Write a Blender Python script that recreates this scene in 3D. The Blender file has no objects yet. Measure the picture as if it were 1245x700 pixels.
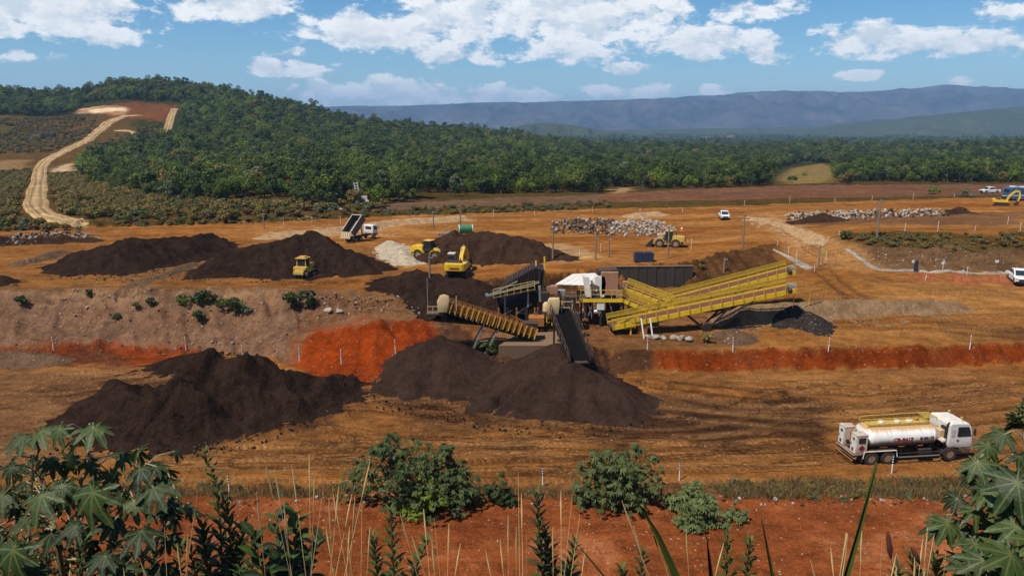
import bpy, bmesh, math, random
import numpy as np
from mathutils import Vector, Matrix, Euler

sc = bpy.context.scene
COL = sc.collection
R = math.radians
rng = random.Random(7)
nrng = np.random.default_rng(11)

# ------------------------------------------------------------------ camera
CAMZ = 24.0                      # metres above the lower pit floor
FPX, CX, CY = 900.0, 622.5, 350.0
PITCH = R(12.53)
cam_d = bpy.data.cameras.new('camera')
cam = bpy.data.objects.new('camera', cam_d); COL.objects.link(cam)
cam_d.sensor_width = 36.0
cam_d.lens = 36.0 * FPX / 1245.0
cam_d.clip_start = 0.1
cam_d.clip_end = 60000
cam.location = (0, 0, CAMZ)
cam.rotation_euler = (math.pi / 2 - PITCH, 0, 0)
sc.camera = cam

# ------------------------------------------------------------------ sun and sky
SUN_TO = Vector((-0.44, -0.34, 1.0)).normalized()
SUN_EL = math.asin(SUN_TO.z)
SUN_AZ = math.atan2(SUN_TO.x, SUN_TO.y)      # from +Y towards +X
sl = bpy.data.lights.new('sun', 'SUN')
sl.energy = 5.0
sl.angle = R(0.5)
sl.color = (1.0, 0.93, 0.82)
sun = bpy.data.objects.new('sun', sl); COL.objects.link(sun)
sun.rotation_euler = SUN_TO.to_track_quat('Z', 'Y').to_euler()
sun.location = (0, 0, 200)

SKY_STRENGTH = 0.092
CLOUD_GAIN = 1.0
world = bpy.data.worlds.new('World'); sc.world = world
world.use_nodes = True


class NT:
    """small helper to write node trees"""
    def __init__(s, nt):
        s.nt = nt; s.n = nt.nodes; s.l = nt.links

    def node(s, typ, ins=None, **props):
        nd = s.n.new(typ)
        for k, v in props.items():
            setattr(nd, k, v)
        for k, v in (ins or {}).items():
            s.put(nd.inputs[k], v)
        return nd

    def put(s, sock, v):
        if isinstance(v, bpy.types.NodeSocket):
            s.l.new(v, sock)
        else:
            sock.default_value = v

    def m(s, op, a, b=None, c=None, clamp=False):
        nd = s.n.new('ShaderNodeMath'); nd.operation = op; nd.use_clamp = clamp
        s.put(nd.inputs[0], a)
        if b is not None: s.put(nd.inputs[1], b)
        if c is not None: s.put(nd.inputs[2], c)
        return nd.outputs[0]

    def vm(s, op, a, b=None):
        nd = s.n.new('ShaderNodeVectorMath'); nd.operation = op
        s.put(nd.inputs[0], a)
        if b is not None: s.put(nd.inputs[1], b)
        return nd.outputs[0]

    def noise(s, vec, scale, detail=4, rough=0.55, dist=0.0):
        nd = s.node('ShaderNodeTexNoise', {'Vector': vec, 'Scale': scale, 'Detail': detail, 'Roughness': rough, 'Distortion': dist})
        return nd.outputs[0]

    def ss(s, v, lo, hi, a=0.0, b=1.0):
        nd = s.n.new('ShaderNodeMapRange'); nd.interpolation_type = 'SMOOTHSTEP'
        s.put(nd.inputs[0], v); s.put(nd.inputs[1], lo); s.put(nd.inputs[2], hi); s.put(nd.inputs[3], a); s.put(nd.inputs[4], b)
        return nd.outputs[0]

    def mix(s, f, a, b, mode='MIX'):
        nd = s.n.new('ShaderNodeMix'); nd.data_type = 'RGBA'; nd.blend_type = mode
        s.put(nd.inputs[0], f); s.put(nd.inputs[6], a if isinstance(a, bpy.types.NodeSocket) else (*a[:3], 1)); s.put(nd.inputs[7], b if isinstance(b, bpy.types.NodeSocket) else (*b[:3], 1))
        return nd.outputs[2]


def pix_ray(px, py):
    a = (px - CX) / FPX; b = (CY - py) / FPX
    return np.array((a, math.cos(PITCH) + b * math.sin(PITCH), -math.sin(PITCH) + b * math.cos(PITCH)))


def build_world():
    t = NT(world.node_tree)
    t.n.clear()
    out = t.node('ShaderNodeOutputWorld')
    bg = t.node('ShaderNodeBackground')
    t.l.new(bg.outputs[0], out.inputs[0])
    sky = t.node('ShaderNodeTexSky', sky_type='NISHITA', sun_disc=False)
    sky.sun_elevation = SUN_EL
    sky.sun_rotation = SUN_AZ
    sky.air_density = 1.0; sky.dust_density = 0.15; sky.ozone_density = 3.0; sky.altitude = 900
    tc = t.node('ShaderNodeTexCoord')
    d = tc.outputs['Generated']
    sep = t.node('ShaderNodeSeparateXYZ', {0: d})
    x, y, z = sep.outputs
    ys = t.m('MAXIMUM', y, 0.05)
    az = t.m('DIVIDE', x, ys); el = t.m('DIVIDE', z, ys)
    front = t.ss(y, 0.05, 0.3)
    # cumulus in view (where each main cloud stands in the sky: bearing, height, half sizes)
    clouds = [(20, 12, 175, 34, 1.15), (120, 40, 80, 20, 0.8), (270, 6, 105, 22, .95), (22, 68, 36, 10, .9), (66, 69, 22, 9, .85),
              (470, 36, 120, 26, 1), (580, 22, 120, 36, 1), (560, 66, 75, 16, .8), (690, 60, 80, 20, .8), (720, 18, 125, 38, 1.1),
              (860, 52, 85, 22, 1), (910, 66, 70, 14, .7), (345, 82, 60, 12, .95), (350, 65, 28, 8, .7), (410, 112, 62, 16, .98),
              (485, 111, 60, 18, .98), (590, 115, 85, 13, .92), (770, 113, 75, 12, .92), (765, 86, 30, 10, .85), (905, 14, 46, 17, .9), (660, 118, 60, 9, .8),
              (970, 9, 26, 13, .75), (1060, 52, 85, 24, .95), (1190, 52, 90, 20, .95), (1222, 14, 52, 14, .7), (1045, 92, 32, 8, .8),
              (868, 108, 26, 8, .75), (950, 104, 18, 6, .65), (1165, 100, 24, 8, .75), (1400, 30, 120, 40, .9), (-200, 50, 140, 40, .9)]
    mask = None
    for (px, py, rx, ry, k) in clouds:
        r0 = pix_ray(px, py); a0 = r0[0] / r0[1]; e0 = r0[2] / r0[1]
        r1 = pix_ray(px + rx, py); ra = r1[0] / r1[1] - a0
        r2 = pix_ray(px, py - ry); re = r2[2] / r2[1] - e0
        dx = t.m('MULTIPLY_ADD', az, 1 / ra, -a0 / ra)
        dy = t.m('MULTIPLY_ADD', el, 1 / re, -e0 / re)
        q = t.m('ADD', t.m('MULTIPLY', dx, dx), t.m('MULTIPLY', dy, dy))
        mm = t.m('MULTIPLY_ADD', q, -0.55 * k, k)
        mask = mm if mask is None else t.m('SMOOTH_MAX', mask, mm, 0.12)
    mask = t.m('MAXIMUM', t.m('SUBTRACT', mask, 0.31), -0.7)
    mask = t.m('MULTIPLY', mask, front)
    # noise in direction space, flattened so that bases are level
    flat = t.node('ShaderNodeMapping'); flat.inputs['Scale'].default_value = (1, 1, 1.9)
    t.l.new(d, flat.inputs[0])
    up = t.node('ShaderNodeMapping'); up.inputs['Scale'].default_value = (1, 1, 1.9); up.inputs['Location'].default_value = (-0.006, 0.0, 0.026)
    t.l.new(d, up.inputs[0])

    def dens(vec):
        big = t.noise(vec, 6.0, 1, 0.5)
        n1 = t.noise(vec, 24.0, 5, 0.64)
        return t.m('MULTIPLY_ADD', n1, 2.6, -1.3), big
    v0, big0 = dens(flat.outputs[0])
    v1, _ = dens(up.outputs[0])
    elsewhere = t.m('MULTIPLY', t.m('SUBTRACT', 1.0, front), t.m('MULTIPLY_ADD', big0, 2.2, -1.15))
    base = t.m('ADD', mask, elsewhere)
    dn = t.m('ADD', base, v0)
    up_el = t.m('ADD', dn, 0)
    cover = t.ss(dn, 0.06, 0.46)
    # light: parts with more cloud between them and the sun above are greyer
    rel = t.m('SUBTRACT', v0, v1)
    lit = t.ss(rel, -0.35, 0.25)
    thick = t.ss(dn, 0.45, 1.35)
    grey = t.m('MULTIPLY', thick, t.m('SUBTRACT', 1.0, t.m('MULTIPLY', lit, 0.6)))
    c_hi = t.mix(grey, (1.0, 1.0, 0.98), (0.50, 0.56, 0.62))
    c_all = t.mix(lit, (0.68, 0.74, 0.79), c_hi)
    # low clouds sit in more air
    far = t.ss(el, 0.02, 0.10)
    skyc = t.mix(1.0, sky.outputs[0], (SKY_STRENGTH * 0.92, SKY_STRENGTH * 1.02, SKY_STRENGTH * 1.04), 'MULTIPLY')
    sat = t.node('ShaderNodeHueSaturation', {'Saturation': 1.25, 'Color': skyc})
    cov = t.m('MULTIPLY', cover, t.m('MULTIPLY_ADD', far, 0.14, 0.84))
    hz = t.ss(z, -0.02, 0.0)
    cov = t.m('MULTIPLY', cov, hz)
    fin = t.mix(cov, sat.outputs[0], c_all)
    t.l.new(fin, bg.inputs[0]); bg.inputs[1].default_value = 1.0


build_world()
world.cycles.sampling_method = "MANUAL"
world.cycles.sample_map_resolution = 256

# ------------------------------------------------------------------ exposure and render
sc.view_settings.view_transform = 'Standard'
sc.view_settings.look = 'None'
sc.view_settings.exposure = 0.2
sc.view_settings.gamma = 1.0
sc.view_settings.use_curve_mapping = False
sc.cycles.use_denoising = True
sc.cycles.max_bounces = 6
sc.cycles.diffuse_bounces = 3
sc.cycles.transparent_max_bounces = 8
sc.cycles.volume_bounces = 0
sc.cycles.caustics_reflective = False
sc.cycles.caustics_refractive = False

# ================================================================== helpers
def ang(py):
    return PITCH + math.atan((py - CY) / FPX)


def PZ(px, py, z):
    """point of the plane at height z seen at photo pixel (px, py)"""
    r = pix_ray(px, py); k = (z - CAMZ) / r[2]
    return Vector((r[0] * k, r[1] * k, z))


def PD(px, py, dist):
    """point at ground distance dist (along Y)"""
    r = pix_ray(px, py); k = dist / r[1]
    return Vector((r[0] * k, dist, CAMZ + r[2] * k))


def _hash(ix, iy, seed):
    h = (ix.astype(np.int64) * 374761393 + iy.astype(np.int64) * 668265263 + seed * 144269504) & 0xffffffff
    h = ((h ^ (h >> 13)) * 1274126177) & 0xffffffff
    h = (h ^ (h >> 16)) & 0xffffffff
    return h.astype(np.float64) / 4294967295.0


def vnoise(x, y, seed=0):
    x = np.asarray(x, float); y = np.asarray(y, float)
    ix = np.floor(x); iy = np.floor(y)
    fx = x - ix; fy = y - iy
    fx = fx * fx * fx * (fx * (fx * 6 - 15) + 10); fy = fy * fy * fy * (fy * (fy * 6 - 15) + 10)
    a = _hash(ix, iy, seed); b = _hash(ix + 1, iy, seed); c = _hash(ix, iy + 1, seed); d = _hash(ix + 1, iy + 1, seed)
    return (a + (b - a) * fx) * (1 - fy) + (c + (d - c) * fx) * fy


def fbm(x, y, o=4, seed=0, gain=0.5):
    """-1..1"""
    s = 0; a = 1.0; t = 0
    x = np.asarray(x, float); y = np.asarray(y, float)
    for i in range(o):
        s = s + a * (vnoise(x * 2 ** i + 17.3 * i, y * 2 ** i - 9.1 * i, seed + i) * 2 - 1); t += a; a *= gain
    return s / t * 1.4


def sstep(v, a, b):
    t = np.clip((v - a) / (b - a), 0, 1)
    return t * t * (3 - 2 * t)


# ---- materials ----------------------------------------------------
MATS = {}


def new_mat(name):
    m = bpy.data.materials.new(name); m.use_nodes = True
    t = NT(m.node_tree)
    p = t.n.get('Principled BSDF')
    return m, t, p


def pm(name, rgb, rough=0.6, metal=0.0, var=0.2, scale=2.0, dust=0.0, dustcol=(0.25, 0.12, 0.05), spec=0.4, bump=0.0, bscale=40, grime=0.0, mud=0.0):
    """painted / plain surface with uneven tone, dust on faces that look up and grime"""
    if name in MATS: return MATS[name]
    m, t, p = new_mat(name)
    tc = t.node('ShaderNodeTexCoord'); ob = tc.outputs['Object']
    info = t.node('ShaderNodeObjectInfo')
    off = t.vm('ADD', ob, t.vm('MULTIPLY', info.outputs['Location'], (0.37, 0.41, 0.29)))
    n = t.noise(off, scale, 6, 0.62)
    c = t.mix(n, tuple(v * (1 - var) for v in rgb), tuple(min(1, v * (1 + var)) for v in rgb))
    n2 = t.noise(off, scale * 2.7, 5, 0.7)
    if grime:
        f = t.m('MULTIPLY', t.ss(n2, 0.42, 0.7), grime)
        c = t.mix(f, c, tuple(v * 0.4 + 0.02 * w for v, w in zip(rgb, (1.6, 1, .6))))
    if dust:
        geo = t.node('ShaderNodeNewGeometry')
        sz = t.node('ShaderNodeSeparateXYZ', {0: geo.outputs['Normal']})
        upf = t.ss(sz.outputs[2], 0.2, 0.9, 0.25, 1.0)
        f = t.m('MULTIPLY', t.m('MULTIPLY', upf, t.ss(n2, 0.25, 0.65)), dust)
        c = t.mix(f, c, dustcol)
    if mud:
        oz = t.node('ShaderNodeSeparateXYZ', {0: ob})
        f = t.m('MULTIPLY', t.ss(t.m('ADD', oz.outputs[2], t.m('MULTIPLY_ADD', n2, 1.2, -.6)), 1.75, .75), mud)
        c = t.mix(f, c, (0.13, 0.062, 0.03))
    t.l.new(c, p.inputs['Base Color'])
    p.inputs['Roughness'].default_value = rough; p.inputs['Metallic'].default_value = metal
    p.inputs['Specular IOR Level'].default_value = spec
    if bump:
        bn = t.node('ShaderNodeBump', {'Strength': bump, 'Distance': 0.05, 'Height': t.noise(off, bscale, 5, 0.6)})
        t.l.new(bn.outputs[0], p.inputs['Normal'])
    MATS[name] = m
    return m


def soil(name, rgb, rgb2=None, scale=0.6, bump=0.6, speck=None, speck_amt=0.0, rough=0.95, dist=0.12):
    """loose earth / ore: two tones, lumps and grains"""
    if name in MATS: return MATS[name]
    m, t, p = new_mat(name)
    rgb2 = rgb2 or tuple(v * 1.6 for v in rgb)
    tc = t.node('ShaderNodeTexCoord'); ob = tc.outputs['Object']
    n1 = t.noise(ob, scale, 8, 0.65, 0.4)
    n2 = t.noise(ob, scale * 7, 6, 0.7)
    n3 = t.noise(ob, scale * 16, 4, 0.75)
    f = t.m('ADD', t.m('MULTIPLY', t.ss(n1, .36, .64), .45), t.m('ADD', t.m('MULTIPLY', t.ss(n2, .38, .62), .3), t.m('MULTIPLY', t.ss(n3, .36, .64), .35)))
    c = t.mix(f, tuple(v * .75 for v in rgb), tuple(v * 1.2 for v in rgb2))
    if speck:
        vo = t.node('ShaderNodeTexVoronoi', {'Vector': ob, 'Scale': 2.6}, feature='F1')
        wn = t.node('ShaderNodeTexWhiteNoise', {0: vo.outputs['Position']})
        g = t.m('MULTIPLY', t.ss(vo.outputs['Distance'], 0.34, 0.18), t.m('GREATER_THAN', wn.outputs[0], 1 - speck_amt))
        c = t.mix(g, c, speck)
    t.l.new(c, p.inputs['Base Color'])
    p.inputs['Roughness'].default_value = rough; p.inputs['Specular IOR Level'].default_value = 0.0
    h = t.m('ADD', t.noise(ob, 3.2, 6, 0.75), t.m('MULTIPLY', t.noise(ob, 0.8, 4, 0.6), 1.5))
    bn = t.node('ShaderNodeBump', {'Strength': bump, 'Distance': dist * 4, 'Height': h})
    t.l.new(bn.outputs[0], p.inputs['Normal'])
    MATS[name] = m
    return m


def glass(name, rgb=(0.02, 0.025, 0.03)):
    if name in MATS: return MATS[name]
    m, t, p = new_mat(name)
    p.inputs['Base Color'].default_value = (*rgb, 1); p.inputs['Roughness'].default_value = 0.08
    p.inputs['Specular IOR Level'].default_value = 0.7
    tc = t.node('ShaderNodeTexCoord')
    r = t.ss(t.noise(tc.outputs['Object'], 3.0, 4), 0.35, 0.7, 0.05, 0.35)
    t.l.new(r, p.inputs['Roughness'])
    MATS[name] = m
    return m


def leafmat(name, c1, c2, trans=0.25, rough=0.5, rib=None, spec=0.35):
    if name in MATS: return MATS[name]
    m, t, p = new_mat(name)
    tc = t.node('ShaderNodeTexCoord')
    info = t.node('ShaderNodeObjectInfo')
    geo = t.node('ShaderNodeNewGeometry')
    n = t.noise(geo.outputs['Position'], 1.7, 3)
    f = t.m('ADD', t.m('MULTIPLY', n, 0.8), t.m('MULTIPLY_ADD', info.outputs['Random'], 0.8, -0.3), clamp=True)
    f = t.m('ADD', f, t.m('MULTIPLY_ADD', geo.outputs['Random Per Island'], 0.5, -0.25), clamp=True)
    c = t.mix(f, c1, c2)
    if rib:
        at = t.node('ShaderNodeAttribute', attribute_name='rib')
        c = t.mix(t.ss(at.outputs['Fac'], 0.72, 1.0, 0, 0.75), c, rib)
        bl = t.noise(tc.outputs['Object'], 3.0, 4, .7)
        c = t.mix(t.ss(bl, .60, .74, 0, .22), c, tuple(.6 * a + .4 * b for a, b in zip(c2, (.16, .12, .03))))
        bn = t.node('ShaderNodeBump', {'Strength': .22, 'Distance': .05, 'Height': t.noise(tc.outputs['Object'], 7.0, 3)})
        t.l.new(bn.outputs[0], p.inputs['Normal'])
    t.l.new(c, p.inputs['Base Color'])
    p.inputs['Roughness'].default_value = rough; p.inputs['Specular IOR Level'].default_value = spec
    tr = t.node('ShaderNodeBsdfTranslucent', {'Color': t.mix(0.5, c, (0.10, 0.16, 0.02))})
    mx = t.node('ShaderNodeMixShader', {0: trans, 1: p.outputs[0], 2: tr.outputs[0]})
    t.l.new(mx.outputs[0], t.n['Material Output'].inputs[0])
    MATS[name] = m
    return m


# ---- mesh building ------------------------------------------------
class MB:
    def __init__(s):
        s.v = []; s.f = []; s.mi = []; s.cur = 0

    def add(s, vs, fs):
        b = len(s.v); s.v += [tuple(q) for q in vs]
        for f in fs:
            s.f.append([b + i for i in f]); s.mi.append(s.cur)
        return s

    def box(s, c, size, rot=None):
        x, y, z = (k / 2 for k in size)
        vs = [Vector(q) for q in ((-x, -y, -z), (x, -y, -z), (x, y, -z), (-x, y, -z), (-x, -y, z), (x, -y, z), (x, y, z), (-x, y, z))]
        if rot is not None:
            e = rot if isinstance(rot, Matrix) else Euler(rot).to_matrix()
            vs = [e @ q for q in vs]
        c = Vector(c)
        return s.add([q + c for q in vs], ((0, 3, 2, 1), (4, 5, 6, 7), (0, 1, 5, 4), (1, 2, 6, 5), (2, 3, 7, 6), (3, 0, 4, 7)))

    def bar(s, a, b, w, h=None, up=(0, 0, 1)):
        """square bar from a to b"""
        a = Vector(a); b = Vector(b); d = b - a; L = d.length
        if L < 1e-6: return s
        x = d / L; u = Vector(up)
        if abs(x.dot(u)) > 0.98: u = Vector((0, 1, 0))
        y = u.cross(x).normalized(); z = x.cross(y)
        return s.box((a + b) / 2, (L, w, h or w), Matrix((x, y, z)).transposed())

    def tube(s, pts, r, n=6, cap=True):
        pts = [Vector(p) for p in pts]
        rs = r if isinstance(r, (list, tuple)) else [r] * len(pts)
        vs = []; fs = []
        for i, p in enumerate(pts):
            d = (pts[min(i + 1, len(pts) - 1)] - pts[max(i - 1, 0)])
            d = d.normalized() if d.length > 1e-9 else Vector((0, 0, 1))
            u = Vector((0, 0, 1)) if abs(d.z) < 0.9 else Vector((0, 1, 0))
            a = d.cross(u).normalized(); b = d.cross(a)
            for k in range(n):
                q = 2 * math.pi * k / n
                vs.append(p + (a * math.cos(q) + b * math.sin(q)) * rs[i])
        for i in range(len(pts) - 1):
            for k in range(n):
                fs.append((i * n + k, i * n + (k + 1) % n, (i + 1) * n + (k + 1) % n, (i + 1) * n + k))
        if cap:
            fs.append(tuple(range(n))[::-1]); fs.append(tuple((len(pts) - 1) * n + k for k in range(n)))
        return s.add(vs, fs)

    def prism(s, poly, y0, y1, axis='y'):
        """2-D outline (a, b) swept along an axis; axis y: (x, z) outline, axis x: (y, z), axis z: (x, y)"""
        n = len(poly)
        def mk(a, b, t):
            return {'y': (a, t, b), 'x': (t, a, b), 'z': (a, b, t)}[axis]
        vs = [mk(a, b, y0) for a, b in poly] + [mk(a, b, y1) for a, b in poly]
        fs = [tuple(range(n)), tuple(range(2 * n - 1, n - 1, -1))]
        fs += [(i, n + i, n + (i + 1) % n, (i + 1) % n) for i in range(n)]
        return s.add(vs, fs)

    def lathe(s, prof, n=20, axis='x', c=(0, 0, 0), ry=1.0, rz=1.0):
        """profile (along, radius) about an axis"""
        vs = []; fs = []; m = len(prof)
        for a, r in prof:
            for k in range(n):
                q = 2 * math.pi * k / n
                u, w = r * math.cos(q) * ry, r * math.sin(q) * rz
                p = {'x': (a, u, w), 'y': (u, a, w), 'z': (u, w, a)}[axis]
                vs.append((p[0] + c[0], p[1] + c[1], p[2] + c[2]))
        for i in range(m - 1):
            for k in range(n):
                fs.append((i * n + k, i * n + (k + 1) % n, (i + 1) * n + (k + 1) % n, (i + 1) * n + k))
        fs.append(tuple(range(n))[::-1]); fs.append(tuple((m - 1) * n + k for k in range(n)))
        return s.add(vs, fs)

    def mesh(s, name, mats, smooth=None, bevel=0):
        me = bpy.data.meshes.new(name)
        me.from_pydata(s.v, [], s.f); me.update()
        bm = bmesh.new(); bm.from_mesh(me)
        bmesh.ops.recalc_face_normals(bm, faces=bm.faces)
        if bevel:
            bmesh.ops.bevel(bm, geom=[e for e in bm.edges if len(e.link_faces) == 2 and e.calc_face_angle(0) > 0.5], offset=bevel, segments=2, affect='EDGES', profile=0.5)
        bm.to_mesh(me); bm.free()
        for m in (mats if isinstance(mats, (list, tuple)) else [mats]): me.materials.append(m)
        if len(me.polygons) == len(s.mi) and any(s.mi): me.polygons.foreach_set('material_index', s.mi)
        if smooth is not None:
            me.shade_smooth()
            me.set_sharp_from_angle(angle=R(smooth))
        return me

    def build(s, name, mats, parent=None, smooth=None, bevel=0, loc=None):
        o = bpy.data.objects.new(name, s.mesh(name, mats, smooth, bevel))
        COL.objects.link(o)
        if parent is not None: o.parent = parent
        if loc is not None: o.location = loc
        return o


def tag(o, label=None, cat=None, group=None, kind=None):
    if label: o['label'] = label
    if cat: o['category'] = cat
    if group: o['group'] = group
    if kind: o['kind'] = kind
    return o


def empty(name, loc=(0, 0, 0), rz=0.0, label=None, cat=None, group=None, scale=1.0):
    o = bpy.data.objects.new(name, None); COL.objects.link(o)
    o.empty_display_size = 0.2
    o.location = loc; o.rotation_euler = (0, 0, rz); o.scale = (scale,) * 3
    return tag(o, label, cat, group)


def inst(name, mesh, parent=None, loc=(0, 0, 0), rot=(0, 0, 0), scale=1.0):
    o = bpy.data.objects.new(name, mesh); COL.objects.link(o)
    if parent is not None: o.parent = parent
    o.location = loc; o.rotation_euler = rot
    o.scale = (scale,) * 3 if not isinstance(scale, (tuple, list)) else scale
    return o


def copy_tree(o, parent=None):
    c = o.copy(); COL.objects.link(c); c.parent = parent
    for ch in list(o.children):
        copy_tree(ch, c)
    return c


def grid_mesh(name, X, Y, Z, keep=None, col=None, attrs=None):
    """numpy grid (rows x cols) to a mesh"""
    r, c = X.shape
    idx = np.arange(r * c).reshape(r, c)
    q = np.stack([idx[:-1, :-1], idx[:-1, 1:], idx[1:, 1:], idx[1:, :-1]], -1).reshape(-1, 4)
    if keep is not None:
        q = q[keep.reshape(-1)]
    used = np.unique(q)
    remap = np.full(r * c, -1, np.int64); remap[used] = np.arange(len(used))
    q = remap[q]
    co = np.stack([X.ravel()[used], Y.ravel()[used], Z.ravel()[used]], -1).astype(np.float32)
    me = bpy.data.meshes.new(name)
    me.vertices.add(len(used)); me.vertices.foreach_set('co', co.ravel())
    me.loops.add(q.size); me.loops.foreach_set('vertex_index', q.ravel().astype(np.int32))
    me.polygons.add(len(q)); me.polygons.foreach_set('loop_start', np.arange(0, q.size, 4, dtype=np.int32))
    me.update(calc_edges=True); me.validate()
    me.shade_smooth()
    if col is not None:
        a = me.color_attributes.new('Col', 'FLOAT_COLOR', 'POINT')
        cc = np.concatenate([col.reshape(-1, 3)[used], np.ones((len(used), 1))], 1).astype(np.float32)
        a.data.foreach_set('color', cc.ravel())
    for k, v in (attrs or {}).items():
        a = me.attributes.new(k, 'FLOAT', 'POINT'); a.data.foreach_set('value', v.ravel()[used].astype(np.float32))
    return me


def poly_sdf(x, y, poly):
    """signed distance, negative inside"""
    d = np.full(x.shape, 1e18); ins = np.zeros(x.shape, bool)
    n = len(poly)
    for i in range(n):
        ax, ay = poly[i]; bx, by = poly[(i + 1) % n]
        ex, ey = bx - ax, by - ay
        t = np.clip(((x - ax) * ex + (y - ay) * ey) / (ex * ex + ey * ey + 1e-12), 0, 1)
        d = np.minimum(d, (x - ax - t * ex) ** 2 + (y - ay - t * ey) ** 2)
        c = ((ay > y) != (by > y)) & (x < (bx - ax) * (y - ay) / ((by - ay) if by != ay else 1e-12) + ax)
        ins ^= c
    d = np.sqrt(d)
    return np.where(ins, -d, d)


def seg_dist(x, y, pts):
    d = np.full(x.shape, 1e18)
    for (ax, ay), (bx, by) in zip(pts[:-1], pts[1:]):
        ex, ey = bx - ax, by - ay
        t = np.clip(((x - ax) * ex + (y - ay) * ey) / (ex * ex + ey * ey + 1e-12), 0, 1)
        d = np.minimum(d, (x - ax - t * ex) ** 2 + (y - ay - t * ey) ** 2)
    return np.sqrt(d)

# ================================================================== terrain
def line_z(pts):
    w = [PZ(*p) for p in pts]
    return np.array([q.x / q.y for q in w]), np.array([q.y for q in w]), np.array([q.z for q in w])


def line_d(dist, pts):
    w = [PD(px, py, dist) for px, py in pts]
    return np.array([q.x / q.y for q in w]), np.array([q.y for q in w]), np.array([q.z for q in w])


def line_c(y, z):
    return np.array([0.0]), np.array([y]), np.array([z])


# break lines of the ground from the camera's terrace to the horizon (bearing -> distance, height)
LINES = [
    line_c(-60, 24), line_c(1.0, 22.3), line_c(5, 17.6), line_c(9, 13.2), line_c(22, 3.2), line_c(32, 1.5),
    line_z([(-500, 606, 1.2), (300, 606, 1.2), (640, 603, 1.2), (1245, 606, 1.2), (1800, 608, 1.2)]),
    line_z([(-500, 592, 0), (300, 592, 0), (640, 590, 0), (1245, 590, 0), (1800, 592, 0)]),
    # foot of the cut behind the pit floor
    line_z([(-700, 425, 0), (0, 427, 0), (330, 434, 0), (365, 444, 0), (430, 462, 0), (520, 470, 0), (600, 470, 0), (720, 456, 0), (790, 452, 0), (1000, 448, 0), (1245, 443, 0), (1900, 438, 0)]),
    # its top
    line_z([(-700, 350, 5), (0, 352, 5), (300, 352, 5), (400, 354, 5), (436, 372, 4.2), (455, 389, 3.5), (522, 388, 3.3), (560, 398, 2.6), (620, 412, 2.2), (720, 424, 1.9), (790, 425, 1.8), (1000, 421, 1.75), (1245, 418, 1.7), (1900, 413, 1.7)]),
    # foot of the second bank (behind the plant and along the right-hand road)
    line_z([(-700, 346, 5), (0, 348, 5), (300, 348, 5), (430, 350, 5), (480, 362, 4.7), (540, 366, 4.0), (620, 360, 2.9), (700, 352, 2.5), (745, 350, 2.5), (840, 350, 2.5), (900, 347, 2.6), (950, 334, 3.4), (1000, 330, 4.0), (1060, 330, 4.1), (1100, 331, 4.2), (1245, 332, 4.2), (1900, 333, 4.2)]),
    # top of it
    line_z([(-700, 330, 5), (0, 334, 5), (300, 334, 5), (430, 338, 5), (480, 345, 5), (540, 346, 5), (620, 336, 5), (700, 328, 5.1), (745, 326, 5.3), (840, 318, 5.6), (885, 306, 5.9), (935, 297, 6.0), (960, 292, 5.6), (1000, 290, 5.8), (1022, 284, 6.9), (1060, 282, 7.4), (1150, 283, 7.5), (1245, 288, 7.5), (1900, 292, 7.5)]),
    line_z([(-700, 300, 5), (0, 300, 5), (400, 300, 5), (700, 296, 5.2), (900, 272, 5.9), (1000, 268, 6.6), (1245, 264, 7), (1900, 264, 7)]),
    line_z([(-700, 284, 4.6), (0, 280, 4.6), (300, 271, 4.6), (500, 262, 4.7), (740, 254, 4.7), (900, 250, 4.9), (1100, 243, 5.0), (1245, 239, 5.0), (1900, 236, 5)]),
    line_z([(-700, 278, 5.3), (0, 273, 5.4), (300, 264, 5.5), (500, 254, 5.5), (740, 246, 5.4), (900, 243, 5.4), (1100, 239, 5.4), (1245, 236, 5.2), (1900, 233, 5)]),
    line_z([(-700, 272, 5.6), (0, 268, 5.8), (200, 260, 6), (400, 252, 6), (560, 243, 5.5), (740, 236, 5), (820, 231, 5), (1000, 225, 4.6), (1245, 224, 4.6), (1900, 224, 4.6)]),
    line_d(330, [(-700, 215), (0, 216), (60, 212), (150, 205), (250, 205), (400, 207), (550, 214), (740, 218), (900, 219), (1245, 215), (1900, 215)]),
    line_d(500, [(-700, 165), (0, 168), (60, 170), (120, 168), (200, 165), (300, 165), (400, 176), (550, 190), (740, 202), (900, 206), (1245, 202), (1900, 200)]),
    line_d(640, [(-700, 128), (0, 140), (60, 142), (120, 134), (200, 134), (300, 136), (400, 158), (550, 175), (740, 193), (900, 197), (1245, 193), (1900, 190)]),
    line_d(760, [(-700, 105), (0, 115), (40, 121), (75, 124), (110, 120), (140, 108), (190, 106), (250, 112), (300, 121), (350, 131), (400, 148), (480, 160), (560, 166), (640, 178), (740, 188), (900, 191), (1245, 187), (1900, 184)]),
    line_d(1100, [(-700, 120), (0, 128), (250, 130), (400, 158), (560, 170), (640, 180), (740, 184), (900, 187), (1245, 184), (1900, 182)]),
    line_d(2200, [(-700, 164), (0, 166), (400, 170), (600, 173), (900, 174), (1245, 173), (1900, 171)]),
    line_d(4500, [(-700, 161), (1900, 161)]),
    line_d(14000, [(-700, 156), (1900, 156)]),
]
NL = len(LINES)


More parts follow.
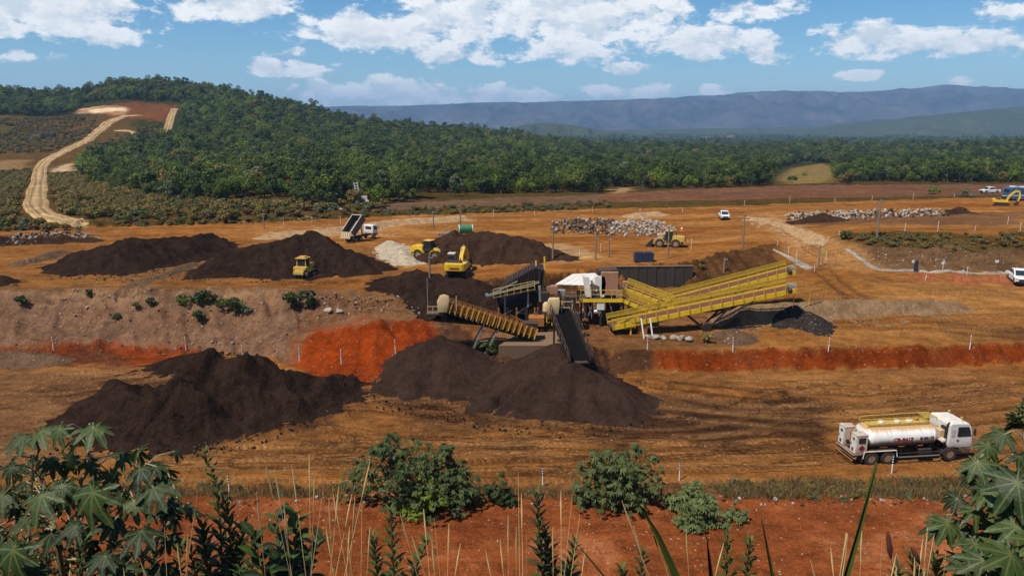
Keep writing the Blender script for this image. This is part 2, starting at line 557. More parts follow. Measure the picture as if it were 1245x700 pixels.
def terrain(x, y, detail=True):
    """height, segment index, place within the segment"""
    x = np.asarray(x, float); y = np.asarray(y, float)
    u = x / np.maximum(y, 12.0)
    amp = np.clip((y - 34) / 12, 0, 1) * np.clip(0.35 + y * 0.004, 0, 3)
    yw = y + amp * (fbm(x * 0.16, y * 0.05, 3, 5) * 0.9 + fbm(x * 0.7, y * 0.3, 2, 8) * 0.3)
    z = np.full(x.shape, LINES[0][2][0]); seg = np.zeros(x.shape, int); tt = np.zeros(x.shape)
    yp = np.full(x.shape, -1e9); zp = z.copy()
    slope = np.zeros(x.shape)
    for k, (lu, ly, lz) in enumerate(LINES):
        yk = np.interp(u, lu, ly); zk = np.interp(u, lu, lz)
        yk = np.maximum(yk, yp + 0.25)
        if k > 0:
            m = (yw >= yp) & (yw < yk)
            t = np.clip((yw - yp) / (yk - yp), 0, 1)
            if k >= 14: t2 = t * t * (3 - 2 * t) * 0.5 + t * 0.5
            else: t2 = t
            z = np.where(m, zp + (zk - zp) * t2, z); seg = np.where(m, k, seg); tt = np.where(m, t, tt)
            slope = np.where(m, np.abs(zk - zp) / (yk - yp), slope)
        yp, zp = yk, zk
    last = yw >= yp
    z = np.where(last, zp, z); seg = np.where(last, NL - 1, seg)
    if detail:
        near = np.clip((y - 1) / 6, 0, 1)
        st = sstep(slope, 0.12, 0.45) * (y > 40) * (y < 240)
        rough = 0.10 + 0.0012 * np.minimum(y, 250)
        z = z + near * rough * fbm(x * 0.35, y * 0.35, 4, 21) * np.where(y < 250, 0.55, 1)
        z = z + near * (y < 120) * 0.04 * fbm(x * 2.2, y * 2.2, 3, 31)
        rill = fbm(x * 1.0 + y * 0.35 + 0.5 * fbm(x * .3, y * .3, 2, 3), y * 0.2, 3, 41) + .35 * fbm(x * 1.6, y * 1.6, 2, 43)
        z = z + st * np.clip(0.24 + 0.0030 * y, 0, .7) * rill
        z = z + (y < 34) * near * 0.5 * fbm(x * 0.5, y * 0.5, 4, 51)
        far = np.clip((y - 240) / 300, 0, 1)
        z = z + far * np.clip(y * 0.004, 0, 14) * fbm(x * 0.011, y * 0.009, 3, 61)
    return z, seg, tt


def G(px, py):
    """where the photo pixel's ray meets the terrain"""
    r = pix_ray(px, py)
    d = np.concatenate([np.linspace(2, 40, 60), np.geomspace(40.3, 6000, 1400)])
    X = r[0] / r[1] * d; Zr = CAMZ + r[2] / r[1] * d
    H, _, _ = terrain(X, d)
    hit = np.where(Zr <= H)[0]
    i = hit[0] if len(hit) else len(d) - 1
    if i == 0: return Vector((X[0], d[0], H[0]))
    a = Zr[i - 1] - H[i - 1]; b = Zr[i] - H[i]
    t = a / (a - b) if a != b else 0
    dd = d[i - 1] + (d[i] - d[i - 1]) * t
    return Vector((r[0] / r[1] * dd, dd, H[i - 1] + (H[i] - H[i - 1]) * t))


def hz(x, y):
    return float(terrain(np.array([x]), np.array([y]))[0][0])


def gp(pts):
    return [tuple(G(*p)[:2]) for p in pts]


# ---- grid --------------------------------------------------------
rows = [-60.0]
while rows[-1] < 14000:
    y = rows[-1]
    if y < 8: st = 1.2
    elif y < 30: st = 0.4
    elif y < 48: st = 0.2
    elif y < 250: st = 0.0042 * y
    elif y < 560: st = 0.0062 * y
    elif y < 900: st = 0.010 * y
    else: st = 0.05 * y
    rows.append(y + st)
rows = np.array(rows)
tc_ = np.linspace(-1, 1, 661)
tcol = 0.62 * tc_ + 0.38 * tc_ ** 3 * np.abs(tc_)
TX = tcol[None, :] * (np.maximum(rows, 0)[:, None] * 1.45 + 26)
TY = np.repeat(rows[:, None], len(tcol), 1)
TZ, SEG, TT = terrain(TX, TY)
TPX = CX + FPX * TX / np.maximum(TY * math.cos(PITCH) + (CAMZ - TZ) * math.sin(PITCH), 5)

# ---- ground colours (albedo) -------------------------------------
def C(*v): return np.array(v, float)

ORANGE = C(0.275, 0.142, 0.060); TAN = C(0.40, 0.235, 0.105); BROWN = C(0.150, 0.088, 0.048); RED = C(0.235, 0.062, 0.030)
DIRT = C(0.250, 0.096, 0.050); GREYB = C(0.200, 0.138, 0.105); ORE = C(0.050, 0.031, 0.024); OLIVE = C(0.075, 0.060, 0.024)
PALE = C(0.52, 0.40, 0.26); FLOOR = C(0.035, 0.045, 0.015); FIELD = C(0.150, 0.105, 0.080); DRY = C(0.17, 0.115, 0.045)
base = {1: OLIVE, 2: OLIVE, 3: OLIVE, 4: DIRT * 0.8, 5: DIRT, 6: DIRT, 7: BROWN, 8: ORANGE, 9: GREYB, 10: ORANGE, 11: BROWN * 0.7, 12: ORANGE, 13: ORANGE * 1.05,
        14: OLIVE * 1.1, 15: FIELD, 16: OLIVE}
CCOL = np.zeros(TX.shape + (3,))
for k in range(NL):
    CCOL[SEG == k] = base.get(k, FLOOR)
N1 = fbm(TX * 0.05, TY * 0.05, 4, 101); N2 = fbm(TX * 0.25, TY * 0.25, 4, 111); N3 = fbm(TX * 0.03, TY * 0.22, 4, 121); N4 = fbm(TX * 1.3, TY * 1.3, 3, 131)


def blend(mask, col):
    global CCOL
    CCOL = CCOL * (1 - mask[..., None]) + np.asarray(col) * mask[..., None]


def zone(pts, col, soft=1.5, wob=1.0, amt=1.0, segs=None, world=False):
    poly = pts if world else gp(pts)
    d = poly_sdf(TX, TY, poly) + wob * (N2 * 1.2 + N4 * 0.5)
    m = (1 - sstep(d, -soft, soft)) * amt
    if segs is not None: m = m * np.isin(SEG, segs)
    blend(m, col)


s8 = SEG == 8
# pit floor: orange by the road, browner and ore-stained towards the piles, greyer on the left
blend(s8 * sstep(N3 + N1 * 0.6, -0.1, 0.9) * 0.55, BROWN)
blend(s8 * sstep(N3 - N1 * 0.5, 0.25, 1.0) * 0.5, TAN)
blend(s8 * sstep(-N1 + N2 * .3, 0.1, .8) * .4, C(0.20, 0.105, 0.066))
zone([(-300, 446), (330, 446), (360, 480), (250, 505), (120, 520), (60, 560), (-300, 600)], C(0.19, 0.120, 0.075), 3, 2, 0.85, [8])
zone([(60, 480), (200, 446), (430, 462), (600, 476), (820, 470), (990, 500), (960, 530), (700, 535), (560, 515), (430, 495), (300, 530), (170, 545)], C(0.068, 0.041, 0.030), 2.5, 2.5, 0.92, [8])
zone([(750, 482), (850, 484), (995, 488), (1005, 514), (930, 532), (800, 530), (720, 520)], C(0.052, 0.032, 0.025), 2.0, 2.2, 0.88, [8])
# cuts
left = TPX < 350
s9 = SEG == 9
m = s9 * sstep(TPX + N2 * 25, 352, 372) * (1 - sstep(TPX + N2 * 25, 520, 545)); blend(m * .6, C(0.16, 0.095, 0.06))
zone([(346, 446), (366, 412), (384, 399), (455, 390), (524, 387), (540, 402), (510, 430), (480, 466), (425, 466)], RED, .7, .8, 1.0, [8, 9, 10])
blend(s9 * (TPX > 350) * (TPX < 530) * sstep(N4 + N2 * .5, .1, .9) * .45, C(0.20, 0.040, 0.016))
m = s9 * sstep(TPX + N2 * 25, 525, 560) * (1 - sstep(TPX + N2 * 20, 780, 800)); blend(m, C(0.085, 0.050, 0.034))
m = s9 * sstep(TPX + N2 * 10, 780, 800); blend(m, C(0.215, 0.062, 0.028))
blend(s9 * left * sstep(TT + N2 * 0.2, 0.75, 1.0) * 0.6, C(0.34, 0.25, 0.17))
blend(s9 * left * sstep(N2 + N4 * .5, 0.0, 0.9) * 0.45, C(0.12, 0.070, 0.045))
zone([(0, 422), (60, 419), (215, 419), (240, 432), (180, 446), (0, 444)], RED * 0.85, 0.8, 0.8, 0.9)
zone([(-200, 446), (0, 430), (150, 432), (170, 446), (0, 448)], C(0.08, 0.05, 0.035), 1.0, 1.0, 0.7)
# pads
s10 = SEG == 10
blend(s10 * (TPX < 540) * 0.9, C(0.19, 0.120, 0.075))
blend(s10 * (TPX > 540) * (TPX < 900) * 0.75, C(0.155, 0.095, 0.055))
blend(s10 * sstep(N3, -0.2, 0.8) * (TPX > 850) * 0.5, TAN * 0.9)
zone([(1120, 405), (1245, 395), (1700, 395), (1700, 412), (1245, 414)], C(0.09, 0.06, 0.04), 2, 2, 0.6, [10])
zone([(880, 372), (1010, 362), (1170, 362), (1175, 372), (1010, 384), (900, 388)], C(0.20, 0.125, 0.070), 1.2, 1.0, 0.8, [10])
zone([(1000, 400), (1200, 402), (1200, 412), (1000, 414)], TAN, 1.2, 1.2, 0.6, [10])
zone([(620, 402), (690, 402), (680, 425), (560, 425)], C(0.27, 0.185, 0.11), 0.6, 0.4, 0.85)
# banks behind
s11 = SEG == 11
blend(s11 * (TPX > 1015) * 0.9, C(0.155, 0.105, 0.065))
blend(s11 * (TPX > 1015) * sstep(TT + N2 * .25, .45, .75), C(0.082, 0.062, 0.026))
blend(s11 * (TPX < 480) * 1.0, ORANGE * 0.9)
zone([(935, 300), (965, 285), (1015, 300), (1080, 335), (1000, 345), (960, 325)], ORANGE, 1.5, 0.6, 0.9, [10, 11, 12])
# upper bench
up_ = (SEG == 12) | (SEG == 13)
blend(up_ * sstep(N3, -0.3, 0.8) * 0.75, TAN)
blend(up_ * sstep(-N3 + N1 * .6, 0.2, 1.0) * 0.55, C(0.20, 0.085, 0.035))
zone([(-300, 285), (130, 282), (330, 300), (420, 340), (0, 346), (-300, 346)], C(0.24, 0.135, 0.062), 3, 3, 0.6, [12, 11, 13])
zone([(300, 285), (470, 300), (500, 335), (400, 345), (240, 345)], C(0.16, 0.085, 0.042), 2, 2, 0.5, [12, 11])
zone([(468, 292), (482, 290), (515, 322), (492, 326)], PALE, 0.8, 0.8, 0.85, [12, 11])
zone([(640, 290), (690, 296), (740, 314), (650, 320), (660, 304)], PALE * 0.9, 1.0, 1.0, 0.7, [12, 11])
zone([(955, 262), (1245, 258), (1245, 275), (1010, 274)], C(0.155, 0.105, 0.075), 2, 2, 0.75, [12, 13])
zone([(905, 262), (935, 258), (1020, 290), (1080, 330), (1010, 330), (950, 300)], C(0.40, 0.25, 0.125), 1.5, 1.0, 0.8, [12, 13, 11, 10])
zone([(1060, 345), (1250, 345), (1700, 350), (1700, 400), (1250, 390), (1050, 370)], C(0.37, 0.22, 0.10), 3, 2.0, 0.75, [10])
# fields by the forest
s15 = (SEG == 15)
blend(s15 * (TPX > 730) * 0.85, C(0.185, 0.098, 0.066))
blend(s15 * sstep(N3, -.2, .5) * (TPX > 760) * 0.75, C(0.13, 0.098, 0.085))
blend(s15 * (TPX < 430) * 0.85, C(0.10, 0.072, 0.030))
# grass hill on the left, road cuts, clearings
s16 = (SEG >= 16) & (SEG <= 19)
zone([(-400, 262), (-400, 140), (0, 140), (90, 145), (150, 138), (170, 160), (150, 180), (110, 200), (70, 225), (90, 262)], C(0.115, 0.078, 0.033), 6, 6, 0.95, [16, 17, 18, 19])
zone([(60, 225), (200, 248), (400, 246), (400, 256), (60, 272)], C(0.105, 0.072, 0.030), 4, 4, 0.9, [15, 16])
zone([(-100, 150), (30, 150), (35, 165), (0, 172), (-100, 172)], C(0.06, 0.075, 0.022), 6, 6, 0.8, [17, 18, 19])
zone([(95, 133), (145, 129), (158, 132), (150, 140), (95, 138)], C(0.66, 0.55, 0.40), 3, 2, 1.0)
zone([(75, 138), (165, 124), (215, 128), (205, 150), (150, 142)], C(0.22, 0.095, 0.05), 4, 4, 0.65)
zone([(108, 134), (150, 131), (156, 135), (112, 138)], C(0.78, 0.70, 0.56), 2, 1, 1.0)
zone([(-200, 192), (34, 195), (30, 206), (-200, 206)], C(0.26, 0.20, 0.115), 3, 3, 0.85)
zone([(62, 205), (88, 197), (90, 207), (66, 211)], C(0.55, 0.47, 0.36), 2, 2, 0.9)
zone([(945, 218), (960, 205), (1000, 199), (1020, 205), (1010, 222), (960, 224)], C(0.22, 0.185, 0.085), 3, 3, 0.95)
zone([(740, 230), (770, 227), (760, 234), (742, 236)], PALE * 0.8, 2, 2, 0.8)
zone([(800, 166), (890, 163), (890, 167), (800, 168.5)], C(0.30, 0.24, 0.13), 20, 20, 0.9)
near_ = (SEG >= 5) & (SEG <= 7)
blend(near_ * sstep(N2 + N4 * .6, 0.1, 1.0) * .55, C(0.33, 0.165, 0.10))
blend(near_ * sstep(-N2 + N4 * .4, 0.3, 1.0) * .5, C(0.17, 0.060, 0.036))
blend(s9 * (TPX > 560) * sstep(N2 + N4 * .5, .0, .9) * .45, C(0.15, 0.062, 0.034))
blend(s9 * (TPX > 560) * sstep(TT + N4 * .2, .8, 1.0) * .5, C(0.26, 0.14, 0.075))
# uneven tone everywhere
CCOL *= (1 + 0.16 * N2 + 0.10 * N4 + 0.10 * N1)[..., None]

TRK = [None, None, None]
# ---- wheel tracks: pressed ruts and lighter dust ------------------
def track(pts, gauge=2.0, w=0.5, depth=0.06, col=None, amt=0.5, seed=0, tread=1.0):
    global TZ
    P_ = [G(*p) for p in pts]
    # smooth the polyline
    xy = np.array([(p.x, p.y) for p in P_])
    t = np.linspace(0, len(xy) - 1, len(xy) * 5)
    xs = np.interp(t, np.arange(len(xy)), xy[:, 0]); ys = np.interp(t, np.arange(len(xy)), xy[:, 1])
    k = np.ones(5) / 5
    if len(xs) > 10:
        xs[2:-2] = np.convolve(xs, k, 'valid'); ys[2:-2] = np.convolve(ys, k, 'valid')
    x0, x1, y0, y1 = xs.min() - 4, xs.max() + 4, ys.min() - 4, ys.max() + 4
    sel = (TX > x0) & (TX < x1) & (TY > y0) & (TY < y1)
    if not sel.any(): return
    X = TX[sel]; Y = TY[sel]
    d = seg_dist(X, Y, list(zip(xs, ys))) + 0.25 * fbm(X * .2, Y * .2, 2, 200 + seed)
    rut = np.exp(-((d - gauge / 2) / w) ** 2)
    brk = sstep(fbm(X * .12, Y * .12, 3, 300 + seed), -0.5, 0.2)
    a = rut * brk
    TZ[sel] -= depth * a
    if TRK[0] is None: TRK[0] = np.zeros(TX.shape); TRK[1] = np.zeros(TX.shape); TRK[2] = np.full(TX.shape, 9.0)
    ii = np.argmin((X[:, None] - xs[None, ::2]) ** 2 + (Y[:, None] - ys[None, ::2]) ** 2, 1)
    cum = np.concatenate([[0], np.cumsum(np.hypot(np.diff(xs), np.diff(ys)))])[::2]
    tx_, ty_ = np.gradient(xs)[::2][ii], np.gradient(ys)[::2][ii]; tl = np.hypot(tx_, ty_) + 1e-9
    al = cum[ii] + ((X - xs[::2][ii]) * tx_ + (Y - ys[::2][ii]) * ty_) / tl
    la = d - gauge / 2
    new = np.abs(la) < np.abs(TRK[2][sel])
    TRK[0][sel] = np.where(new, brk * tread, TRK[0][sel]); TRK[1][sel] = np.where(new, al, TRK[1][sel]); TRK[2][sel] = np.where(new, la, TRK[2][sel])
    lip = np.exp(-((d - gauge / 2 - w * 1.5) / (w * 0.6)) ** 2) * brk
    TZ[sel] += depth * 0.6 * lip
    c = CCOL[sel]
    if col is None: c2 = c * 1.35
    else: c2 = np.broadcast_to(col, c.shape)
    CCOL[sel] = c * (1 - (a * amt)[:, None]) + c2 * (a * amt)[:, None]


DK = C(0.11, 0.062, 0.034); LT = C(0.36, 0.22, 0.12)
_tr = [
    ([(380, 545), (500, 570), (700, 566), (900, 560), (1245, 540)], DK), ([(180, 575), (420, 582), (700, 578), (1010, 572), (1245, 566)], LT),
    ([(200, 555), (420, 548), (640, 545), (800, 550), (1000, 545), (1245, 520)], LT), ([(350, 530), (520, 540), (760, 540), (980, 535)], DK),
    ([(440, 480), (560, 500), (700, 520), (860, 525), (1000, 505), (1245, 485)], DK), ([(780, 480), (900, 500), (1040, 500), (1245, 470)], LT),
    ([(790, 465), (920, 482), (1060, 488), (1245, 460)], DK), ([(800, 500), (960, 515), (1000, 520)], LT), ([(560, 490), (620, 500), (700, 512)], LT),
    ([(0, 470), (120, 455), (300, 452), (420, 468)], LT), ([(0, 500), (90, 480), (200, 465)], LT), ([(0, 530), (80, 510), (150, 520), (300, 545), (500, 560)], DK),
    ([(0, 560), (100, 545), (250, 560), (420, 565)], LT), ([(320, 510), (420, 490), (560, 505)], DK), ([(430, 485), (480, 478), (600, 480)], LT),
    ([(980, 470), (1100, 478), (1245, 472)], LT), ([(860, 540), (1000, 530), (1245, 500)], DK),
    # upper bench
    ([(0, 345), (200, 340), (420, 338)], LT), ([(120, 345), (220, 318), (320, 296), (480, 275), (700, 258)], LT), ([(0, 315), (60, 305), (130, 296)], LT),
    ([(300, 283), (500, 272), (720, 262), (900, 258), (1100, 251), (1245, 247)], LT), ([(400, 290), (560, 280), (800, 270), (900, 262)], DK),
    ([(500, 268), (740, 258), (1000, 252), (1245, 244)], DK), ([(700, 305), (800, 300), (900, 285), (930, 268)], LT),
    # the ramp
    ([(912, 263), (950, 280), (1000, 312), (1080, 350), (1245, 362)], LT), ([(925, 262), (965, 282), (1015, 312), (1100, 342), (1245, 348)], LT),
    ([(1000, 330), (1040, 365), (1120, 385), (1245, 380)], DK), ([(960, 350), (1060, 372), (1245, 398)], LT), ([(1010, 395), (1120, 396), (1245, 408)], DK),
    ([(900, 260), (1000, 256), (1245, 250)], LT), ([(960, 275), (1100, 278), (1245, 278)], DK),
]
for i, (pts, c) in enumerate(_tr):
    track(pts, 2.1, 0.42, 0.05, c, 0.5, i)
    track([(a, b - 3) for a, b in pts], 1.9, 0.35, 0.03, c, 0.3, i + 60)
_arcs = [[(700, 515), (760, 520), (830, 515), (900, 500), (940, 478)], [(690, 522), (780, 530), (880, 522), (960, 500)], [(560, 508), (640, 520), (720, 528), (800, 532)], [(430, 492), (500, 496), (560, 492), (610, 500)],
         [(470, 484), (520, 500), (600, 512), (660, 518)], [(320, 530), (400, 510), (470, 500), (540, 505)], [(760, 500), (830, 508), (900, 512), (980, 510)], [(790, 488), (860, 494), (930, 492), (1000, 480), (1060, 470)],
         [(830, 470), (900, 478), (980, 478), (1080, 466)], [(850, 462), (940, 468), (1050, 462), (1160, 452)], [(900, 540), (980, 528), (1060, 512), (1180, 496), (1245, 490)], [(430, 540), (560, 535), (660, 540), (760, 545)],
         [(300, 560), (420, 556), (560, 560), (700, 556), (860, 550)], [(520, 520), (600, 530), (700, 536), (820, 540), (960, 532)], [(60, 470), (140, 462), (190, 450)], [(0, 485), (60, 472), (160, 450), (300, 444)], [(640, 565), (780, 560), (900, 552), (1010, 540)],
         [(600, 486), (580, 500), (590, 520), (640, 545)], [(420, 470), (400, 490), (420, 515), (480, 545)], [(1040, 500), (1120, 490), (1200, 478), (1245, 470)]]
for i, pts in enumerate(_arcs):
    track(pts, 2.2 + .1 * (i % 3), .36, .035, (DK, LT)[i % 2], .35, i + 120)

# ---- ground material ---------------------------------------------
def ground_mat():
    m, t, p = new_mat('earth_ground')
    at = t.node('ShaderNodeVertexColor', layer_name='Col')
    tc = t.node('ShaderNodeTexCoord'); ob = tc.outputs['Object']
    st = t.node('ShaderNodeMapping'); st.inputs['Scale'].default_value = (0.38, 1.3, 1.0); t.l.new(ob, st.inputs[0])
    n1 = t.noise(ob, 0.9, 8, 0.68); n2 = t.noise(st.outputs[0], 0.5, 6, 0.62, 0.8); n3 = t.noise(ob, 5.5, 5, 0.7)
    f = t.m('ADD', t.ss(n1, .36, .64, -.17, .17), t.m('ADD', t.ss(n2, .38, .62, -.15, .15), t.ss(n3, .36, .64, -.20, .20)))
    n4 = t.noise(ob, 17.0, 4, 0.7)
    f = t.m('ADD', f, t.ss(n4, .34, .66, -.24, .24))
    tm = t.node('ShaderNodeAttribute', attribute_name='track'); ta = t.node('ShaderNodeAttribute', attribute_name='along')
    tl = t.node('ShaderNodeAttribute', attribute_name='across')
    lat = t.m('ABSOLUTE', tl.outputs['Fac'])
    rut = t.m('MULTIPLY', t.ss(lat, .30, .22), t.ss(tm.outputs['Fac'], .2, .7))
    rut = t.m('MULTIPLY', rut, t.ss(n1, .40, .56))
    lug = t.ss(t.m('SINE', t.m('MULTIPLY_ADD', lat, 9.0, t.m('MULTIPLY', ta.outputs['Fac'], 12.5))), -.25, .35, -1.0, 1.0)
    lug = t.m('MULTIPLY', lug, rut)
    lip = t.m('MULTIPLY', t.m('MULTIPLY', t.ss(lat, .28, .34), t.ss(lat, .46, .36)), t.ss(tm.outputs['Fac'], .2, .7))
    f = t.m('ADD', f, t.m('ADD', t.m('MULTIPLY', lug, .17), t.m('ADD', t.m('MULTIPLY', rut, -.12), t.m('MULTIPLY', lip, .14))))
    k = t.m('ADD', 0.97, f)
    hs = t.node('ShaderNodeHueSaturation', {'Value': k, 'Color': at.outputs[0], 'Saturation': 1.06})
    vo = t.node('ShaderNodeTexVoronoi', {'Vector': ob, 'Scale': 3.1, 'Randomness': 1.0})
    wn = t.node('ShaderNodeTexWhiteNoise', {0: vo.outputs['Position']})
    peb = t.m('MULTIPLY', t.ss(vo.outputs['Distance'], 0.30, 0.12), t.m('GREATER_THAN', wn.outputs[0], 0.86))
    c = t.mix(t.m('MULTIPLY', peb, 0.6), hs.outputs[0], (0.42, 0.30, 0.20))
    t.l.new(c, p.inputs['Base Color'])
    p.inputs['Roughness'].default_value = 0.95; p.inputs['Specular IOR Level'].default_value = 0.0
    h = t.m('ADD', t.m('MULTIPLY', n1, 1.2), t.m('ADD', t.m('MULTIPLY', n3, 0.35), t.m('MULTIPLY', n2, 0.8)))
    h = t.m('ADD', h, t.m('ADD', t.m('ADD', t.m('MULTIPLY', lug, 0.10), t.m('ADD', t.m('MULTIPLY', rut, -.25), t.m('MULTIPLY', lip, .2))), t.m('MULTIPLY', n4, 0.16)))
    bn = t.node('ShaderNodeBump', {'Strength': 0.75, 'Distance': 0.35, 'Height': h})
    t.l.new(bn.outputs[0], p.inputs['Normal'])
    return m


GROUND = ground_mat()
CCOL *= np.array((0.80, 0.655, 0.525))
CCOL = np.clip(CCOL, 0.003, 0.9)
qseg = SEG[:-1, :-1]; qy = TY[:-1, :-1]
hillm = (qseg >= 16) & (TPX[:-1, :-1] < 700) & (qseg <= 21)
nearm = (qseg <= 5)
for nm, kp in (('ground', ~hillm & ~nearm), ('hill', hillm), ('embankment', nearm)):
    me = grid_mesh(nm, TX, TY, TZ, kp, CCOL, {'track': TRK[0], 'along': TRK[1], 'across': np.clip(TRK[2], -3, 3)}); me.materials.append(GROUND)
    o = bpy.data.objects.new(nm, me); COL.objects.link(o); tag(o, kind='structure')


# ---- dirt road up the hill ----------------------------------------
def ribbon(name, pts, w, mat, lift=0.12, tone=None, rise=.35):
    P_ = [G(*p) for p in pts]
    xy = np.array([(p.x, p.y) for p in P_]); t = np.linspace(0, len(xy) - 1, len(xy) * 14)
    xs = np.interp(t, np.arange(len(xy)), xy[:, 0]); ys = np.interp(t, np.arange(len(xy)), xy[:, 1])
    k = np.ones(9) / 9
    xs[4:-4] = np.convolve(xs, k, 'valid'); ys[4:-4] = np.convolve(ys, k, 'valid')
    dx = np.gradient(xs); dy = np.gradient(ys); L = np.hypot(dx, dy) + 1e-9
    nx, ny = -dy / L, dx / L
    across = np.linspace(-1, 1, 15)
    wv = (w[0] + (w[1] - w[0]) * np.linspace(0, 1, len(xs))) * (1 + 0.10 * fbm(np.arange(len(xs)) * .12, np.zeros(len(xs)), 3, 9))
    X = xs[:, None] + nx[:, None] * across[None] * wv[:, None] / 2
    Y = ys[:, None] + ny[:, None] * across[None] * wv[:, None] / 2
    Z, _, _ = terrain(X, Y)
    zc = terrain(xs, ys)[0]
    Z = 0.5 * Z + 0.5 * zc[:, None] + lift + rise
    Z[:, 0] -= .8 * (rise + .15) / .5; Z[:, -1] -= .8 * (rise + .15) / .5
    for q_ in range(6):
        Z[q_] -= (rise + lift + .3) * (1 - q_ / 6); Z[-1 - q_] -= (rise + lift + .3) * (1 - q_ / 6)
    s = np.arange(len(xs))[:, None]
    rut = np.exp(-((np.abs(across)[None] - 0.35 + 0.06 * np.sin(s * .2)) / 0.12) ** 2) + 0.6 * np.exp(-((np.abs(across)[None] - 0.72) / 0.08) ** 2)
    Z = Z - 0.25 * rut * (rise / .35)
    if tone is not None: rut = rut * .25
    col = (C(*tone) if tone is not None else C(0.40, 0.275, 0.145))[None, None] * (1 - 0.55 * rut[..., None]) * (1 + 0.25 * fbm(X * .3, Y * .3, 3, 77))[..., None]
    me = grid_mesh(name, X, Y, Z, None, col); me.materials.append(mat)
    o = bpy.data.objects.new(name, me); COL.objects.link(o); tag(o, kind='structure')
    return list(zip(xs, ys))


ROAD1 = ribbon('dirt_road', [(112, 271), (80, 270), (56, 264), (44, 254), (44, 240), (47, 222), (48, 206), (56, 196), (72, 188), (92, 178), (112, 166), (124, 156), (134, 148), (150, 142), (172, 140)], (4.2, 9.0), GROUND)
ROAD2 = ribbon('dirt_road', [(201, 163), (206, 150), (210, 138), (213, 130)], (6, 6), GROUND)
ROAD3 = ribbon('dirt_road', [(140, 158), (158, 160), (168, 165), (166, 172)], (4, 4), GROUND)
ribbon('drain', [(1024, 301), (1036, 307), (1048, 316), (1062, 326), (1100, 329), (1140, 330), (1200, 332), (1232, 333)], (.7, .9), GROUND, .04, (0.31, 0.27, 0.23), .05)
ribbon('drain', [(936, 300), (950, 308), (962, 314), (974, 321), (990, 329)], (.7, 1.6), GROUND, .04, (0.30, 0.26, 0.21), .05)

# ================================================================== mountains
def far_mat(name, c1, c2, c3, scale):
    m, t, p = new_mat(name)
    tc = t.node('ShaderNodeTexCoord'); ob = tc.outputs['Object']
    n = t.noise(ob, scale, 8, 0.65, 0.5); n2 = t.noise(ob, scale * 6, 6, 0.7)
    f = t.m('MULTIPLY_ADD', n2, 0.4, t.m('MULTIPLY', n, 0.7))
    c = t.mix(t.ss(f, 0.35, 0.75), c1, c2)
    c = t.mix(t.ss(n, 0.62, 0.75, 0, 0.6), c, c3)
    t.l.new(c, p.inputs['Base Color']); p.inputs['Roughness'].default_value = 1.0; p.inputs['Specular IOR Level'].default_value = 0.0
    return m


def mountain(name, dist, prof, depth, foot_z, mat, seed, ncol=420, nrow=70, amp=1.0):
    pts = [PD(px, py, dist) for px, py in prof]
    xs = np.linspace(pts[0].x, pts[-1].x, ncol)
    top = np.interp(xs, [p.x for p in pts], [p.z for p in pts])
    k = np.ones(9) / 9; top[4:-4] = np.convolve(top, k, 'valid')
    t = np.linspace(-1, 1, nrow)
    X = np.repeat(xs[None], nrow, 0); Y = dist + t[:, None] * depth + 0 * X
    s = depth
    rid = 1 - np.abs(fbm(X / (s * .16), Y / (s * .42), 5, seed))
    prof_ = (1 - np.abs(t)) ** 0.85
    H = (top[None] - foot_z)
    spur = (rid - 0.66) * 1.9 * amp * np.clip(1 - np.abs(t), 0, 1)[:, None] * np.clip(np.abs(t) * 3, 0, 1)[:, None]
    Z = foot_z + H * np.minimum(np.clip(prof_[:, None] + spur, -0.05, 1.03), 1.0 - 0.30 * np.abs(t)[:, None]) + H * 0.02 * fbm(X / (s * .06), Y / (s * .06), 4, seed + 5)
    me = grid_mesh(name, X, Y, Z); me.materials.append(mat)
    o = bpy.data.objects.new(name, me); COL.objects.link(o); tag(o, kind='structure')
    return o


MTN = far_mat('mountain_slope', (0.006, 0.012, 0.017), (0.085, 0.072, 0.070), (0.20, 0.15, 0.12), 0.0022)
HILLF = far_mat('wooded_hill_slope', (0.030, 0.042, 0.018), (0.055, 0.062, 0.028), (0.085, 0.075, 0.04), 0.004)
mountain('mountain_range', 7600, [(-900, 128), (-500, 120), (-200, 124), (150, 132), (330, 136), (400, 131), (440, 127), (480, 129), (530, 127), (560, 125), (620, 124.5), (690, 123), (730, 122), (790, 120), (830, 117), (860, 114), (905, 111), (960, 110), (1010, 112), (1050, 113), (1090, 108), (1130, 103), (1150, 103), (1190, 107), (1245, 108), (1400, 104), (1600, 110), (1900, 118), (2300, 126)], 2300, -60, MTN, 400)
mountain('wooded_hill', 3600, [(930, 163), (1000, 158), (1060, 148), (1120, 141), (1180, 136), (1235, 130), (1300, 126), (1450, 132), (1650, 146), (1900, 162)], 900, -40, HILLF, 420, 260, 50)
mountain('wooded_hill', 3000, [(540, 166), (590, 160), (640, 151), (665, 149), (690, 151), (730, 158), (790, 166)], 500, -34, HILLF, 430, 160, 40)
mountain('wooded_hill', 4200, [(640, 162), (760, 158), (860, 156), (960, 155), (1080, 156), (1200, 158), (1300, 162)], 700, -40, HILLF, 440, 260, 40)


# ================================================================== stockpiles
def crest_pt(px, pyc, pyb, zg, s):
    """crest of a heap whose crest shows at pyc and whose near foot shows at pyb, slope s"""
    d0 = (CAMZ - zg) / math.tan(ang(pyb)); ta = math.tan(ang(pyc))
    z = (CAMZ - ta * (d0 - zg / s)) / (1 + ta / s)
    d = d0 + (z - zg) / s
    return PD(px, pyc, d)


